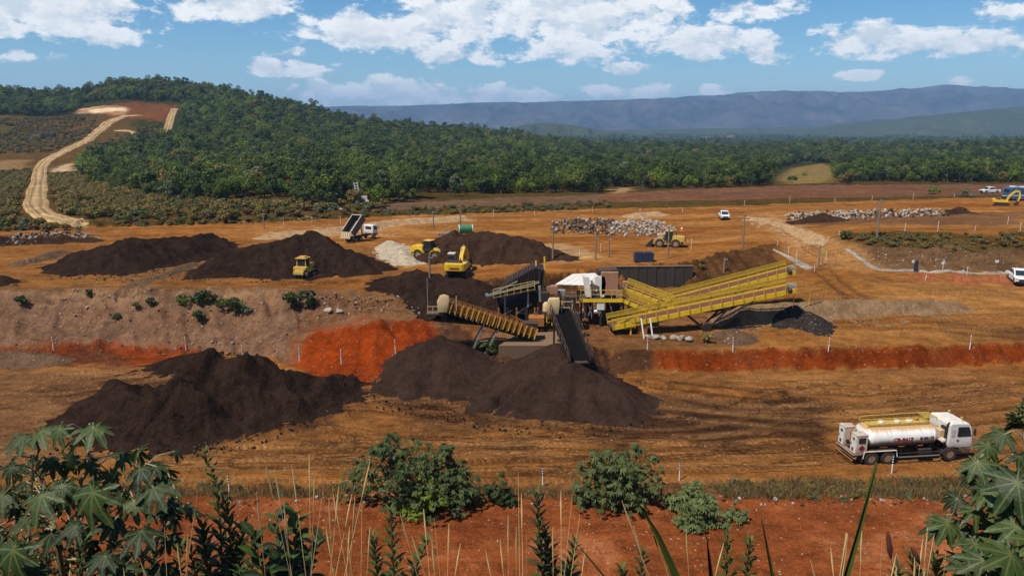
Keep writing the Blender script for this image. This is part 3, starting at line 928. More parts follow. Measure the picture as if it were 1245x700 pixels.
def pile(name, crest, zg, mat, label, cat='stockpile', group=None, slope=0.62, res=0.22, gully=0.18, lump=0.10, seed=0, crag=0.0, up=None):
    pts = [crest_pt(px, a, b, zg, slope) for px, a, b in crest]
    hmax = max(p.z for p in pts) - zg
    mg = hmax / slope + 1.5
    x0 = min(p.x for p in pts) - mg; x1 = max(p.x for p in pts) + mg
    y0 = min(p.y for p in pts) - mg; y1 = max(p.y for p in pts) + mg
    nx = int((x1 - x0) / res) + 2; ny = int((y1 - y0) / res) + 2
    X, Y = np.meshgrid(np.linspace(x0, x1, nx), np.linspace(y0, y1, ny))
    Xw = X + 0.6 * fbm(X * .3, Y * .3, 3, 500 + seed); Yw = Y + 0.6 * fbm(X * .3, Y * .3, 3, 520 + seed)
    H = np.full(X.shape, -1e9)
    sg = list(zip(pts[:-1], pts[1:])) if len(pts) > 1 else [(pts[0], pts[0] + Vector((0.01, 0, 0)))]
    for a, b in sg:
        ex, ey = b.x - a.x, b.y - a.y
        t = np.clip(((Xw - a.x) * ex + (Yw - a.y) * ey) / (ex * ex + ey * ey + 1e-9), 0, 1)
        dx = Xw - a.x - t * ex; dy = Yw - a.y - t * ey
        dd = np.hypot(dx, dy)
        th = np.arctan2(dy, dx) + t * 3
        g = 1 + gully * fbm(th * 2.6 + (a.x + t * ex) * .8, dd * 0.08, 5, 540 + seed, .62)
        h = a.z + (b.z - a.z) * t - slope * g * np.sqrt(dd * dd + 0.06) + 0.15
        H = np.maximum(H, h)
    H += lump * fbm(X * 0.8, Y * 0.8, 4, 560 + seed)
    if crag:
        c = fbm(X * 0.45, Y * 0.45, 4, 580 + seed)
        H += crag * np.where(c > 0.1, (c - 0.1) * 1.2, (c - .1) * 0.6) * np.clip((H - zg) / 1.0, 0, 1)
    T, _, _ = terrain(X, Y)
    fe = min(.3, .13 * hmax); rel = (H - T) / fe; H = T + fe * np.where(rel > 12, rel, np.log1p(np.exp(np.minimum(rel, 12)))) - fe * .25 + 0.03 * fbm(X * 1.7, Y * 1.7, 2, 590 + seed)
    # a heap that stands on another heap's apron thins out on the ground
    v = H > T - 0.02
    H = np.maximum(H, T - 0.45)
    keep = v[:-1, :-1] | v[1:, :-1] | v[:-1, 1:] | v[1:, 1:]
    if not keep.any(): return None
    cx, cy = sum(p.x for p in pts) / len(pts), sum(p.y for p in pts) / len(pts)
    me = grid_mesh(name, X - cx, Y - cy, H - zg, keep); me.materials.append(mat)
    o = bpy.data.objects.new(name, me); COL.objects.link(o); o.location = (cx, cy, zg)
    tag(o, label, cat, group)
    PILES.append((X, Y, H, keep))
    return o


PILES = []


def pile_z(x, y):
    """height of whatever lies at x, y: ground or heap"""
    z = hz(x, y)
    for X, Y, H, keep in PILES:
        if X[0, 0] <= x < X[0, -1] and Y[0, 0] <= y < Y[-1, 0]:
            j = int((x - X[0, 0]) / (X[0, 1] - X[0, 0])); i = int((y - Y[0, 0]) / (Y[1, 0] - Y[0, 0]))
            z = max(z, H[i, j])
    return z


ORE1 = soil('dark_ore', (0.013, 0.0074, 0.0052), (0.036, 0.0205, 0.0140), 0.7, 0.7)
ORE2 = soil('brown_ore', (0.024, 0.0125, 0.008), (0.056, 0.030, 0.018), 0.7, 0.7)
ORE3 = soil('graded_ore', (0.020, 0.0115, 0.0085), (0.040, 0.023, 0.016), 0.4, 0.4)
GRAV = soil('dark_gravel', (0.024, 0.018, 0.015), (0.065, 0.050, 0.042), 1.6, 1.0, (0.20, 0.17, 0.14), 0.35)
REDS = soil('red_soil', (0.20, 0.055, 0.022), (0.32, 0.11, 0.045), 0.8, 0.6)
BRNS = soil('brown_spoil', (0.075, 0.042, 0.026), (0.15, 0.088, 0.05), 0.6, 0.7, (0.3, 0.24, 0.17), 0.10)
PALES = soil('pale_rubble', (0.34, 0.26, 0.17), (0.56, 0.46, 0.33), 1.2, 0.9)
TANS2 = soil('tan_brown_soil', (0.13, 0.075, 0.038), (0.24, 0.145, 0.075), 0.8, 0.6, (0.3, 0.24, 0.17), .12)
TANS = soil('tan_soil', (0.26, 0.155, 0.075), (0.40, 0.25, 0.13), 0.8, 0.6)

G_UP = 'ore stockpiles on the upper bench'
pile('ore_stockpile', [(534, 406, 480)], 0, ORE3, 'neat dark ore cone under the rust-coloured stacker conveyor', slope=0.58, gully=0.16, lump=0.04, seed=1)
pile('ore_stockpile', [(672, 416, 508), (700, 438, 510), (735, 462, 508)], 0, ORE3, 'dark ore cone below the black inclined conveyor, centre of the pit floor', slope=0.62, gully=0.2, lump=0.06, seed=2)
pile('ore_stockpile', [(144, 459, 528), (165, 474, 536), (198, 482, 542)], 0, ORE1, 'pointed dark ore heap at the left, behind the castor leaves', slope=0.78, gully=0.3, lump=.2, crag=.4, seed=4)
pile('ore_stockpile', [(215, 462, 545), (236, 440, 535), (262, 431, 528), (300, 432, 522), (345, 444, 512), (395, 450, 492), (415, 458, 482)], 0, ORE1, 'long ragged dark ore heap with a broken crest on the left pit floor', slope=0.76, crag=1.3, gully=.3, lump=.2, seed=5)
pile('ore_stockpile', [(205, 434, 452), (240, 428, 452)], 0, ORE1, 'small dark heap peeping out behind the long ragged one', seed=6, slope=0.5)
pile('ore_stockpile', [(-60, 424, 446), (20, 426, 445), (60, 434, 446)], 0, BRNS, 'low brown heap at the left edge below the grey cut', seed=7, slope=0.5)
# upper bench
pile('ore_stockpile', [(88, 306, 330), (112, 299, 333), (150, 291, 332), (205, 287, 322), (262, 284, 304)], 5, ORE1, 'broad dark heap at far left on the upper bench', group=G_UP, crag=.55, gully=.25, lump=.2, seed=8, res=.3)
pile('ore_stockpile', [(255, 318, 337), (292, 299, 337), (330, 293, 337), (371, 281, 336), (402, 295, 335), (434, 305, 334)], 5, ORE1, 'widest dark heap on the upper bench, tip truck on its crest', group=G_UP, crag=.55, gully=.25, lump=.2, seed=9, res=.3)
pile('ore_stockpile', [(486, 330, 350), (506, 328, 355), (530, 332, 358), (562, 341, 362), (584, 342, 364)], 5, ORE1, 'dark heap carrying the yellow excavator above the stacker', group=G_UP, crag=0.5, gully=.25, lump=.2, seed=10, res=.26, slope=.55)
pile('ore_stockpile', [(537, 288, 318), (552, 281, 320), (590, 278, 321), (630, 287, 320), (672, 301, 318), (690, 309, 318)], 5, ORE2, 'brown-black ridge of ore behind the wheel loader', group=G_UP, crag=.55, gully=.25, lump=.2, seed=11, res=.3)
pile('ore_stockpile', [(-40, 335, 348), (2, 335, 346)], 5, ORE1, 'small dark heap cut by the left picture edge', group=G_UP, seed=12)
pile('spoil_berm', [(-200, 291, 301), (0, 290, 301), (60, 288, 298), (110, 288, 296)], 4.8, ORE2, 'long low berm of dark rocks along the left of the upper bench', 'berm', crag=0.7, seed=13, res=.3, slope=.6)
pile('spoil_berm', [(20, 318, 324), (52, 309, 316), (70, 304, 309)], 5, BRNS, 'short brown windrow beside the broad far-left heap', 'berm', seed=14, res=.3)
pile('spoil_berm', [(150, 346, 350), (205, 330, 336), (232, 318, 324)], 5, BRNS, 'brown windrow in front of the widest dark heap', 'berm', seed=15, res=.3, crag=.3)
pile('gravel_heap', [(966, 371, 400), (988, 383, 400)], 2.2, GRAV, 'cone of dark coarse gravel right of the conveyor heads', 'gravel heap', seed=16, lump=.12, slope=.62)
pile('gravel_heap', [(905, 383, 398)], 2.2, BRNS, 'brown cone under the rear long yellow conveyor', 'heap', seed=17, slope=.6)
pile('gravel_heap', [(893, 397, 416)], 1.9, BRNS, 'brown cone under the front long yellow conveyor', 'heap', seed=18, slope=.6)
pile('spoil_berm', [(900, 371, 386), (960, 366, 382), (1050, 364, 378), (1120, 364, 376), (1160, 366, 375)], 2.9, TANS2, 'low tan berm across the yard behind the gravel cone', 'berm', seed=19, slope=.6, lump=.05, gully=.05)
for i, (a, lab) in enumerate(((1128, 'left'), (1166, 'middle'), (1211, 'right'))):
    pile('soil_heap', [(a, 331 + i, 341 + i)], 3.9, REDS, f'{lab} one of three little red soil heaps below the right bank', 'heap', 'red soil heaps by the drain', seed=20 + i, slope=.6, res=.2)
pile('sand_cone', [(398, 247, 256)], 5.7, PALES, 'small pale sand cone at the foot of the forest', 'heap', seed=24, slope=.55, res=.3)
pile('rubble_heap', [(478, 294, 303), (489, 305, 316), (500, 314, 322)], 5, PALES, 'pale broken rubble beside the tip truck', 'heap', seed=25, slope=.4, crag=.4, res=.25)
pile('spoil_heap', [(975, 265, 271), (1000, 258, 271), (1025, 265, 270)], 6.4, ORE2, 'brown mound left of the white rocks on the right', 'heap', seed=26, res=.35, slope=.5)
pile('spoil_heap', [(1150, 258, 263), (1166, 252, 262), (1185, 258, 262)], 6.2, ORE2, 'dark lumpy mound at the right end of the white rocks', 'heap', seed=27, res=.35, slope=.5, crag=.5)
pile('spoil_heap', [(770, 259, 264), (800, 257, 262)], 5.1, TANS, 'low tan mound near the far road', 'heap', seed=28, res=.35, slope=.4)
pile('spoil_berm', [(910, 262, 266), (925, 264, 268), (950, 271, 276), (975, 279, 285), (996, 286, 292)], 6.0, TANS, 'tan edge bund beside the ramp', 'berm', seed=29, res=.25, slope=.7, crag=.3)
pile('spoil_berm', [(330, 283, 290), (400, 278, 285), (470, 268, 274), (560, 262, 267)], 5, TANS, 'tan windrow running behind the tip truck', 'berm', seed=30, res=.35, slope=.45)


# ================================================================== rocks
def rock_mesh(name, mat, seed, sub=2):
    bm = bmesh.new(); bmesh.ops.create_icosphere(bm, subdivisions=sub, radius=0.5)
    r = random.Random(seed)
    pl = [(Vector((r.gauss(0, 1), r.gauss(0, 1), r.gauss(0, 1))).normalized(), r.uniform(0.26, 0.42)) for _ in range(9)]
    for v in bm.verts:
        for n, d in pl:
            e = v.co.dot(n) - d
            if e > 0: v.co -= n * e
        v.co.z *= 0.75
    me = bpy.data.meshes.new(name); bm.to_mesh(me); bm.free(); me.materials.append(mat)
    return me


PALEROCK = soil('pale_rock', (0.24, 0.19, 0.14), (0.46, 0.39, 0.31), 1.5, 0.5)
DARKROCK = soil('dark_rock', (0.045, 0.035, 0.032), (0.11, 0.085, 0.07), 1.5, 0.5)
GREYROCK = soil('grey_rock', (0.20, 0.165, 0.13), (0.40, 0.34, 0.27), 1.5, 0.5)


def scatter(poly, n, r):
    xs = [p[0] for p in poly]; ys = [p[1] for p in poly]
    ox, oy, od = [], [], []; c = 0
    while c < n:
        x = r.uniform(min(xs), max(xs), n * 2); y = r.uniform(min(ys), max(ys), n * 2)
        d = poly_sdf(x, y, poly); k = d < 0
        ox.append(x[k]); oy.append(y[k]); od.append(d[k]); c += int(k.sum())
    return np.concatenate(ox)[:n], np.concatenate(oy)[:n], np.concatenate(od)[:n]


def rock_field(name, poly_px, n, size, mats, label, seed, heap=0.0):
    poly = gp(poly_px); r = np.random.default_rng(seed)
    xs = [p[0] for p in poly]; ys = [p[1] for p in poly]
    X, Y, D = scatter(poly, n, r)
    Z = terrain(X, Y)[0]
    protos = []
    for k in range(5):
        me = rock_mesh('rock', mats[0], seed + k, 1)
        protos.append(([v.co.copy() for v in me.vertices], [tuple(p.vertices) for p in me.polygons]))
        bpy.data.meshes.remove(me)
    m = MB()
    for i in range(len(X)):
        s = size[0] + (size[1] - size[0]) * r.random() ** 2.2
        z = Z[i] + s * 0.2 + heap * min(1, -D[i] / 3) * r.random()
        rot = Euler(r.uniform(0, 6.28, 3)).to_matrix() * s
        m.cur = int(r.integers(len(mats))); o_ = Vector((X[i], Y[i], z))
        vs, fs = protos[i % 5]
        m.add([rot @ v + o_ for v in vs], fs)
    o = m.build(name, list(mats), None)
    return tag(o, label, 'rocks', None, 'stuff')


rock_field('rock_spread', [(745, 271), (800, 270), (826, 280), (805, 288), (735, 287)], 520, (0.22, 1.0), [PALEROCK, GREYROCK], 'field of pale broken rocks on the upper bench', 3, 0.8)
rock_field('rock_spread', [(670, 270), (745, 267), (760, 276), (735, 287), (672, 284)], 480, (0.22, 1.0), [DARKROCK, DARKROCK, GREYROCK], 'field of dark broken rocks left of the pale ones', 5, 0.9)
rock_field('rock_spread', [(952, 262), (1020, 258), (1150, 256), (1155, 263), (1020, 267), (955, 268)], 620, (0.25, 1.1), [PALEROCK, GREYROCK, BRNS], 'long row of white rocks on the right upper field', 7, 0.6)
rock_field('rock_spread', [(0, 287), (110, 285), (120, 292), (0, 300)], 280, (0.3, 1.0), [DARKROCK, GREYROCK], 'scattered dark rocks along the left berm', 9, 1.2)
rock_field('rock_spread', [(1120, 300), (1260, 300), (1260, 328), (1060, 325), (1030, 305)], 260, (0.12, 0.4), [GREYROCK, DARKROCK], 'stones lying on the right bank', 11, 0)
rock_field('rock_spread', [(380, 362), (520, 362), (520, 385), (400, 386)], 240, (0.10, 0.45), [GREYROCK, BRNS, BRNS], 'stones at the head of the red slope', 13, 0)
rock_field('rock_spread', [(-50, 606), (1300, 606), (1300, 615), (-50, 615)], 420, (0.10, 0.38), [GREYROCK, BRNS, BRNS], 'stones along the edge of the red foreground bench', 15, 0)
rock_field('rock_spread', [(-50, 612), (1300, 612), (1300, 700), (-50, 700)], 900, (0.04, 0.16), [GREYROCK, REDS, BRNS], 'pebbles strewn over the red foreground bench', 17, 0)
rock_field('rock_spread', [(60, 352), (420, 356), (360, 425), (0, 425)], 330, (0.1, 0.4), [GREYROCK, BRNS], 'stones on the grey cut', 18, 0)
for i, (pg, nm) in enumerate((([(60, 545), (140, 548), (240, 540), (330, 524), (420, 488), (445, 478), (430, 500), (330, 540), (240, 556), (60, 560)], 'lumps of ore rolled to the foot of the left heaps'),
                              ([(430, 478), (520, 490), (600, 512), (700, 520), (780, 512), (800, 500), (810, 515), (700, 535), (590, 525), (430, 490)], 'lumps of ore rolled to the foot of the centre cones'),
                              ([(60, 334), (200, 328), (240, 340), (460, 342), (460, 348), (60, 340)], 'lumps of ore below the upper heaps'))):
    rock_field('ore_lumps', pg, 300, (.06, .34), [ORE1, ORE2, BRNS], nm, 40 + i, 0)
# dark crag on the cleared hillside
p = G(52, 168)
m_ = rock_mesh('rock_outcrop', DARKROCK, 90, 4)
for v in m_.vertices: v.co += v.co.normalized() * .09 * float(fbm(np.array([v.co.x * 6 + v.co.z * 3]), np.array([v.co.y * 6]), 4, 33)[0])
o = inst('rock_outcrop', m_, None, (p.x, p.y, p.z), (0, 0, .4), (20, 9, 12)); tag(o, 'dark craggy rock outcrop on the cleared hillside left of the dirt road', 'rock')
p = G(120, 137)
o = inst('rock_outcrop', m_, None, (p.x + 20, p.y + 5, p.z - 2), (0, 0, 1.4), (12, 8, 7)); tag(o, 'dark knob of rock beside the white cut on the hilltop', 'rock')
# boulders lying in front of the long conveyors
for i, (px, py, s) in enumerate(((788, 411, .8), (797, 412, .9), (806, 412, .8), (820, 412, .85), (828, 413, .95), (837, 414, .9), (400, 379, .9), (413, 380, .7), (107, 375, .6))):
    p = G(px, py)
    lab = ('first', 'second', 'third', 'fourth', 'fifth', 'sixth')[i] + ' boulder from the left in the row below the yellow conveyors' if i < 6 else \
        ('pale boulder on the stony spoil left of the red slope', 'smaller pale boulder beside its larger neighbour above the red slope', 'lone pale stone on the grey cut at left')[i - 6]
    o = inst('boulder', rock_mesh('boulder', GREYROCK if i < 6 else PALEROCK, 60 + i), None, (p.x, p.y, p.z + s * .22), (0, 0, i), (s * 1.3, s, s * .9))
    tag(o, lab, 'boulder', 'boulders below the conveyors' if i < 6 else None)


# ================================================================== haze
def haze():
    m = bpy.data.materials.new('air_haze'); m.use_nodes = True
    t = NT(m.node_tree); t.n.clear()
    out = t.node('ShaderNodeOutputMaterial')
    v = t.node('ShaderNodeVolumePrincipled')
    v.inputs['Color'].default_value = (0.36, 0.62, 1.0, 1); v.inputs['Density'].default_value = HAZE
    v.inputs['Anisotropy'].default_value = 0.0
    t.l.new(v.outputs[0], out.inputs['Volume'])
    b = MB(); b.box((0, 6500, 200), (36000, 17000, 620))
    o = b.build('haze', m); tag(o, kind='stuff', label='thin blue haze over the valley', cat='haze')


HAZE = 0.000105
haze()

# ================================================================== trees
BARK = pm('bark', (0.11, 0.085, 0.065), 0.9, var=0.3, scale=1.0)
LEAF_D = leafmat('leaf_dark_green', (0.017, 0.035, 0.007), (0.088, 0.122, 0.018), 0.28, 0.55)
LEAF_M = leafmat('leaf_mid_green', (0.038, 0.066, 0.008), (0.165, 0.195, 0.024), 0.32, 0.55)
LEAF_B = leafmat('leaf_bright_green', (0.070, 0.125, 0.007), (0.190, 0.250, 0.018), 0.34, 0.55)
LEAF_O = leafmat('leaf_dry_brown', (0.115, 0.078, 0.016), (0.270, 0.180, 0.042), 0.25, 0.65)
LEAF_G = leafmat('leaf_grey_green', (0.065, 0.082, 0.036), (0.150, 0.160, 0.085), 0.2, 0.6)


def tree_mesh(name, leaf, seed, h=8.0, w=6.0, nblob=9, nleaf=1300, ls=0.44, bush=False):
    r = random.Random(seed)
    m = MB()
    m.cur = 1
    th = h * (0.22 if not bush else 0.12)
    lean = Vector((r.uniform(-.5, .5), r.uniform(-.5, .5), 0))
    m.tube([(0, 0, -1.0), lean * 0.4 + Vector((0, 0, th * .6)), lean + Vector((0, 0, th))], [w * .045, w * .035, w * .026], 5)
    blobs = []
    for i in range(nblob):
        a = r.uniform(0, 6.283); q = math.sqrt(r.random()) * w * 0.36
        z = th + (h - th) * r.uniform(0.12, 0.80) * (1 - 0.35 * (q / (w * .36)) ** 2) + (0 if bush else 0.2)
        rad = w * r.uniform(0.16, 0.27)
        blobs.append((Vector((math.cos(a) * q, math.sin(a) * q, z)) + lean, rad))
        if i % 2 == 0: m.tube([lean + Vector((0, 0, th * .9)), blobs[-1][0]], [w * .018, w * .007], 4, False)
    m.cur = 0
    for i in range(nleaf):
        c, rad = blobs[i % nblob]
        d = Vector((r.gauss(0, 1), r.gauss(0, 1), r.gauss(0.25, 1))).normalized()
        p = c + Vector((d.x, d.y, d.z * 0.8)) * rad * (r.random() ** 0.25) * r.uniform(.9, 1.15)
        n = (d + Vector((r.gauss(0, .55), r.gauss(0, .55), r.gauss(0.3, .55)))).normalized()
        u = n.orthogonal().normalized(); q = r.uniform(0, 6.28)
        u = Matrix.Rotation(q, 3, n) @ u; v = n.cross(u)
        s = ls * r.uniform(0.6, 1.3)
        m.add([p - u * s * .6, p - v * s * .4 + n * .1 * s, p + u * s * .65, p + v * s * .42 + n * .1 * s], [(0, 1, 2, 3)])
    me = bpy.data.meshes.new(name); me.from_pydata(m.v, [], m.f); me.update()
    me.materials.append(leaf); me.materials.append(BARK)
    me.polygons.foreach_set('material_index', m.mi)
    return me


TREES = []      # (mesh, look, weight)
for i, (leaf, look, h, w, wt) in enumerate((
        (LEAF_D, 'dark green round-crowned', 8.5, 6.5, 5), (LEAF_D, 'dark green tall', 10.5, 6.0, 3), (LEAF_M, 'mid green spreading', 8.0, 7.5, 5), (LEAF_M, 'mid green compact', 7.0, 5.5, 4),
        (LEAF_B, 'bright green broad', 7.5, 7.5, 2.2), (LEAF_O, 'brown half-dry', 6.5, 6.0, 1.7), (LEAF_G, 'grey-green thin', 7.5, 5.5, 1.6))):
    TREES.append((tree_mesh('forest_tree', leaf, 70 + i, h, w), look, wt))
TWT = np.array([t[2] for t in TREES]); TWT = TWT / TWT.sum()
BUSH_O = [tree_mesh('bush', LEAF_O, 90, 1.8, 2.4, 6, 200, .34, True), tree_mesh('bush', LEAF_G, 91, 1.5, 2.2, 6, 180, .3, True), tree_mesh('bush', LEAF_M, 92, 1.6, 2.2, 6, 200, .32, True), tree_mesh('bush', LEAF_D, 93, 2.2, 2.4, 6, 220, .34, True)]

# ---- where trees grow
NO_TREE = [gp(q) for q in (
    [(-400, 275), (-400, 138), (0, 140), (90, 138), (100, 126), (160, 123), (222, 126), (222, 150), (205, 172), (160, 178), (120, 188), (95, 205), (105, 225), (190, 246), (330, 254), (330, 275)],
    [(932, 236), (944, 207), (975, 196), (1010, 199), (1022, 236)],
    [(738, 228), (775, 227), (765, 238), (738, 238)])]


def tree_ok(x, y):
    k = np.ones(x.shape, bool)
    for q in NO_TREE: k &= poly_sdf(x, y, q) > 1.0
    for rd, w in ((ROAD1, 6), (ROAD2, 5), (ROAD3, 5)): k &= seg_dist(x, y, rd) > w
    return k


def poisson_rows(y0, y1, f, smin, seed):
    """jittered rows whose spacing grows with distance"""
    r = np.random.default_rng(seed)
    xs, ys, ss = [], [], []
    y = y0
    while y < y1:
        s = max(smin, f * y)
        hw = y * 1.0 + 40
        n = int(2 * hw / s)
        x = -hw + (np.arange(n) + r.uniform(0, 1, n)) * s
        xs.append(x); ys.append(y + r.uniform(-.5, .5, n) * s); ss.append(np.full(n, s))
        y += s * 0.85
    return np.concatenate(xs), np.concatenate(ys), np.concatenate(ss)


fx, fy, fs = poisson_rows(150, 2600, 0.0076, 4.0, 5)
_, fseg, _ = terrain(fx, fy, False)
fz, _, _ = terrain(fx, fy)
patch = fbm(fx * 0.02, fy * 0.02, 3, 700)
gap = fbm(fx * 0.012 + 5, fy * 0.008, 3, 720)
edge = fbm(fx * .03, fy * .03, 3, 740)
_, _, ftt = terrain(fx, fy, False)
k = (fseg >= 16) & tree_ok(fx, fy) & (gap > -0.85) & ~((fseg == 16) & (ftt < .12 + .22 * edge))
fx, fy, fz, fs, patch = (a[k] for a in (fx, fy, fz, fs, patch))
r_ = np.random.default_rng(9)
fk = r_.choice(len(TREES), len(fx), p=TWT)
# stands: bright ones together, dry ones together near the edge of the wood
px_ = CX + FPX * fx / fy
fk = np.where((patch > 0.25) & (r_.random(len(fx)) < .55) & (px_ < 700), 4, fk)
fk = np.where((patch < -0.6) & (r_.random(len(fx)) < .35), 5, fk)
fsc = np.clip(fs / 4.4, 0, 1.5) * 0.86 * r_.uniform(0.55, 1.0, len(fx)) * (1 + .75 * r_.random(len(fx)) ** 3) 
frot = r_.uniform(0, 6.283, len(fx))
# the nearest rows stand as single trees
fpx = CX + FPX * fx / (fy * math.cos(PITCH) + (CAMZ - fz) * math.sin(PITCH))
inview = (fpx > -25) & (fpx < 1270)
order = np.argsort(fy - 400 * inview)
ind = order[:300]
rest = np.setdiff1d(np.arange(len(fx)), ind)
def PLACE(p):
    for lim, w in ((130, 'right beside the dirt road on the hill'), (230, 'at the hill foot above the broad far-left heap'), (330, 'at the hill foot left of the sand cone'), (430, 'behind the small pale sand cone'), (520, 'behind the white mast machine'),
                   (610, 'at the wood edge behind the green tank'), (700, 'at the wood edge behind the dark rocks'), (800, 'at the wood edge behind the pale rocks'), (935, 'at the wood edge left of the dry clearing'), (1030, 'beside the dry clearing'), (1130, 'at the wood edge right of the dry clearing')):
        if p < lim: return w
    return 'at the wood edge behind the blue bus'
firsts = {}
for i in ind:
    me, look, _ = TREES[fk[i]]
    o = inst('forest_tree', me, None, (fx[i], fy[i], fz[i] - .2), (0, 0, frot[i]), fsc[i])
    tag(o, f'{look} tree {PLACE(fpx[i])}', 'tree', 'trees at the near edge of the forest')
    firsts.setdefault(int(fk[i]), o)
for kk in range(len(TREES)):
    if kk not in firsts:
        i = ind[kk]; firsts[kk] = o = inst('forest_tree', TREES[kk][0], None, (fx[i] + 2, fy[i] + 4, fz[i]), (0, 0, 0), 1)
        tag(o, f'{TREES[kk][1]} tree in the front rows of the forest', 'tree', 'trees at the near edge of the forest')


def gn_scatter(name, X, Y, Z, K, S, ROT, sources, label, cat):
    me = bpy.data.meshes.new(name)
    me.vertices.add(len(X)); me.vertices.foreach_set('co', np.stack([X, Y, Z], -1).astype(np.float32).ravel())
    for nm, v, ty in (('which', K, 'INT'), ('size', S, 'FLOAT'), ('turn', ROT, 'FLOAT')):
        a = me.attributes.new(nm, ty, 'POINT'); a.data.foreach_set('value', v.astype(np.int32 if ty == 'INT' else np.float32))
    o = bpy.data.objects.new(name, me); COL.objects.link(o)
    ng = bpy.data.node_groups.new(name + '_scatter', 'GeometryNodeTree')
    ng.interface.new_socket('Geometry', in_out='INPUT', socket_type='NodeSocketGeometry')
    ng.interface.new_socket('Geometry', in_out='OUTPUT', socket_type='NodeSocketGeometry')
    t = NT(ng)
    gi = t.node('NodeGroupInput'); go = t.node('NodeGroupOutput')
    def attr(nm, ty):
        n = t.node('GeometryNodeInputNamedAttribute', data_type=ty); n.inputs['Name'].default_value = nm
        return n.outputs[0]
    wh = attr('which', 'INT'); sz = attr('size', 'FLOAT'); tu = attr('turn', 'FLOAT')
    rot = t.node('ShaderNodeCombineXYZ', {2: tu})
    jn = t.node('GeometryNodeJoinGeometry')
    for kk, src in sorted(sources.items()):
        oi = t.node('GeometryNodeObjectInfo'); oi.inputs['Object'].default_value = src
        cp = t.node('FunctionNodeCompare', data_type='INT', operation='EQUAL')
        t.l.new(wh, cp.inputs[2]); cp.inputs[3].default_value = kk
        ip = t.node('GeometryNodeInstanceOnPoints')
        t.l.new(gi.outputs[0], ip.inputs['Points']); t.l.new(cp.outputs[0], ip.inputs['Selection'])
        t.l.new(oi.outputs['Geometry'], ip.inputs['Instance']); t.l.new(rot.outputs[0], ip.inputs['Rotation']); t.l.new(sz, ip.inputs['Scale'])
        t.l.new(ip.outputs[0], jn.inputs[0])
    t.l.new(jn.outputs[0], go.inputs[0])
    md = o.modifiers.new('scatter', 'NODES'); md.node_group = ng
    return tag(o, label, cat, None, 'stuff')


if len(rest):
    gn_scatter('forest', fx[rest], fy[rest], fz[rest] - .2, fk[rest], fsc[rest], frot[rest], firsts, 'dense green forest covering the hill and the plain beyond', 'forest')

# ---- scrub on the hill foot, verges and banks (brush that reads as one mass)
def brush(name, polys, spacing, label, seed, scale=1.0, kinds=(0, 0, 1, 2), sources=None, dens=1.0):
    X, Y, K = [], [], []
    r = np.random.default_rng(seed)
    for pp in polys:
        poly = gp(pp)
        xs = [p[0] for p in poly]; ys = [p[1] for p in poly]
        n = int((max(xs) - min(xs)) * (max(ys) - min(ys)) / spacing ** 2)
        x = r.uniform(min(xs), max(xs), n); y = r.uniform(min(ys), max(ys), n)
        kp = (poly_sdf(x, y, poly) < 0)
        for rd, w in ((ROAD1, 4.2), (ROAD2, 4), (ROAD3, 3)): kp &= seg_dist(x, y, rd) > w
        kp &= fbm(x * 0.06, y * 0.06, 3, seed) > (0.4 - dens)
        X.append(x[kp]); Y.append(y[kp])
    X = np.concatenate(X); Y = np.concatenate(Y); Z = terrain(X, Y)[0]
    K = np.array(kinds)[r.integers(0, len(kinds), len(X))]
    gn_scatter(name, X, Y, Z - .15, K, r.uniform(.5, 1.3, len(X)) * scale, r.uniform(0, 6.28, len(X)), sources, label, 'scrub')


# a few bushes that stand clear on the banks, each its own
bush_src = {}
clear = [
    (226, 370, 2, .9, 'dark bush at the left end of the clump on the grey cut'), (240, 371, 3, 1.0, 'second dark bush in the clump on the grey cut'), (256, 371, 0, 1.0, 'brownish bush in the middle of the clump on the grey cut'),
    (272, 375, 2, .9, 'green bush right of the brownish one on the grey cut'), (288, 377, 3, 1.0, 'dark bush at the right end of the clump on the grey cut'), (300, 382, 1, .8, 'small grey bush below the clump on the grey cut'),
    (187, 371, 3, .6, 'small dark bush left of the clump on the grey cut'), (168, 374, 3, .45, 'tiny dark bush on the grey cut above a little scarp'), (30, 370, 3, .7, 'lone small bush at the far left of the grey cut'),
    (140, 388, 3, .45, 'tiny bush low on the grey cut'), (244, 388, 3, .7, 'dark bush hanging below the clump on the grey cut'), (107, 359, 3, .5, 'small bush at the top edge of the grey cut'),
    (357, 371, 3, 1.0, 'left of the two rounded bushes above the red slope'), (381, 372, 3, 1.1, 'right, darker of the two rounded bushes above the red slope'),
    (1024, 291, 3, .9, 'dark round bush at the left end of the right bank'), (1180, 240, 1, 1.6, 'grey-green bush on the field edge near the far pickup'), (1136, 236, 2, 1.5, 'green bush on the field edge far right'),
    (963, 221, 2, 1.8, 'solitary green bush in front of the dry clearing'), (978, 214, 2, 1.2, 'small bush on the dry clearing'), (870, 377, 0, .6, 'dry weed by the conveyor trestle'), (858, 418, 0, .7, 'dry brown bush below the conveyor trestle'),
    (600, 430, 3, .8, 'green bush under the rust-coloured stacker'), (585, 425, 2, .7, 'leafy bush under the stacker beside the ore cone')]
for (px, py, kk, s, lab) in clear:
    p = G(px, py)
    o = inst('bush', BUSH_O[kk], None, (p.x, p.y, p.z - .1), (0, 0, px), s)
    tag(o, lab, 'bush', None)
    bush_src.setdefault(kk, o)
brush('scrub', [[(-300, 258), (60, 262), (110, 272), (110, 280), (-300, 284)], [(70, 225), (110, 222), (200, 246), (400, 250), (470, 249), (470, 254), (300, 268), (120, 276)], [(-300, 210), (38, 208), (38, 262), (-300, 256)], [(56, 213), (105, 212), (200, 248), (120, 272), (70, 262)], [(90, 190), (150, 172), (160, 180), (110, 200)]],
      1.6, 'brown and olive scrub at the foot of the wooded hill', 31, .95, (0, 0, 0, 0, 0, 1, 2), bush_src, 1.2)
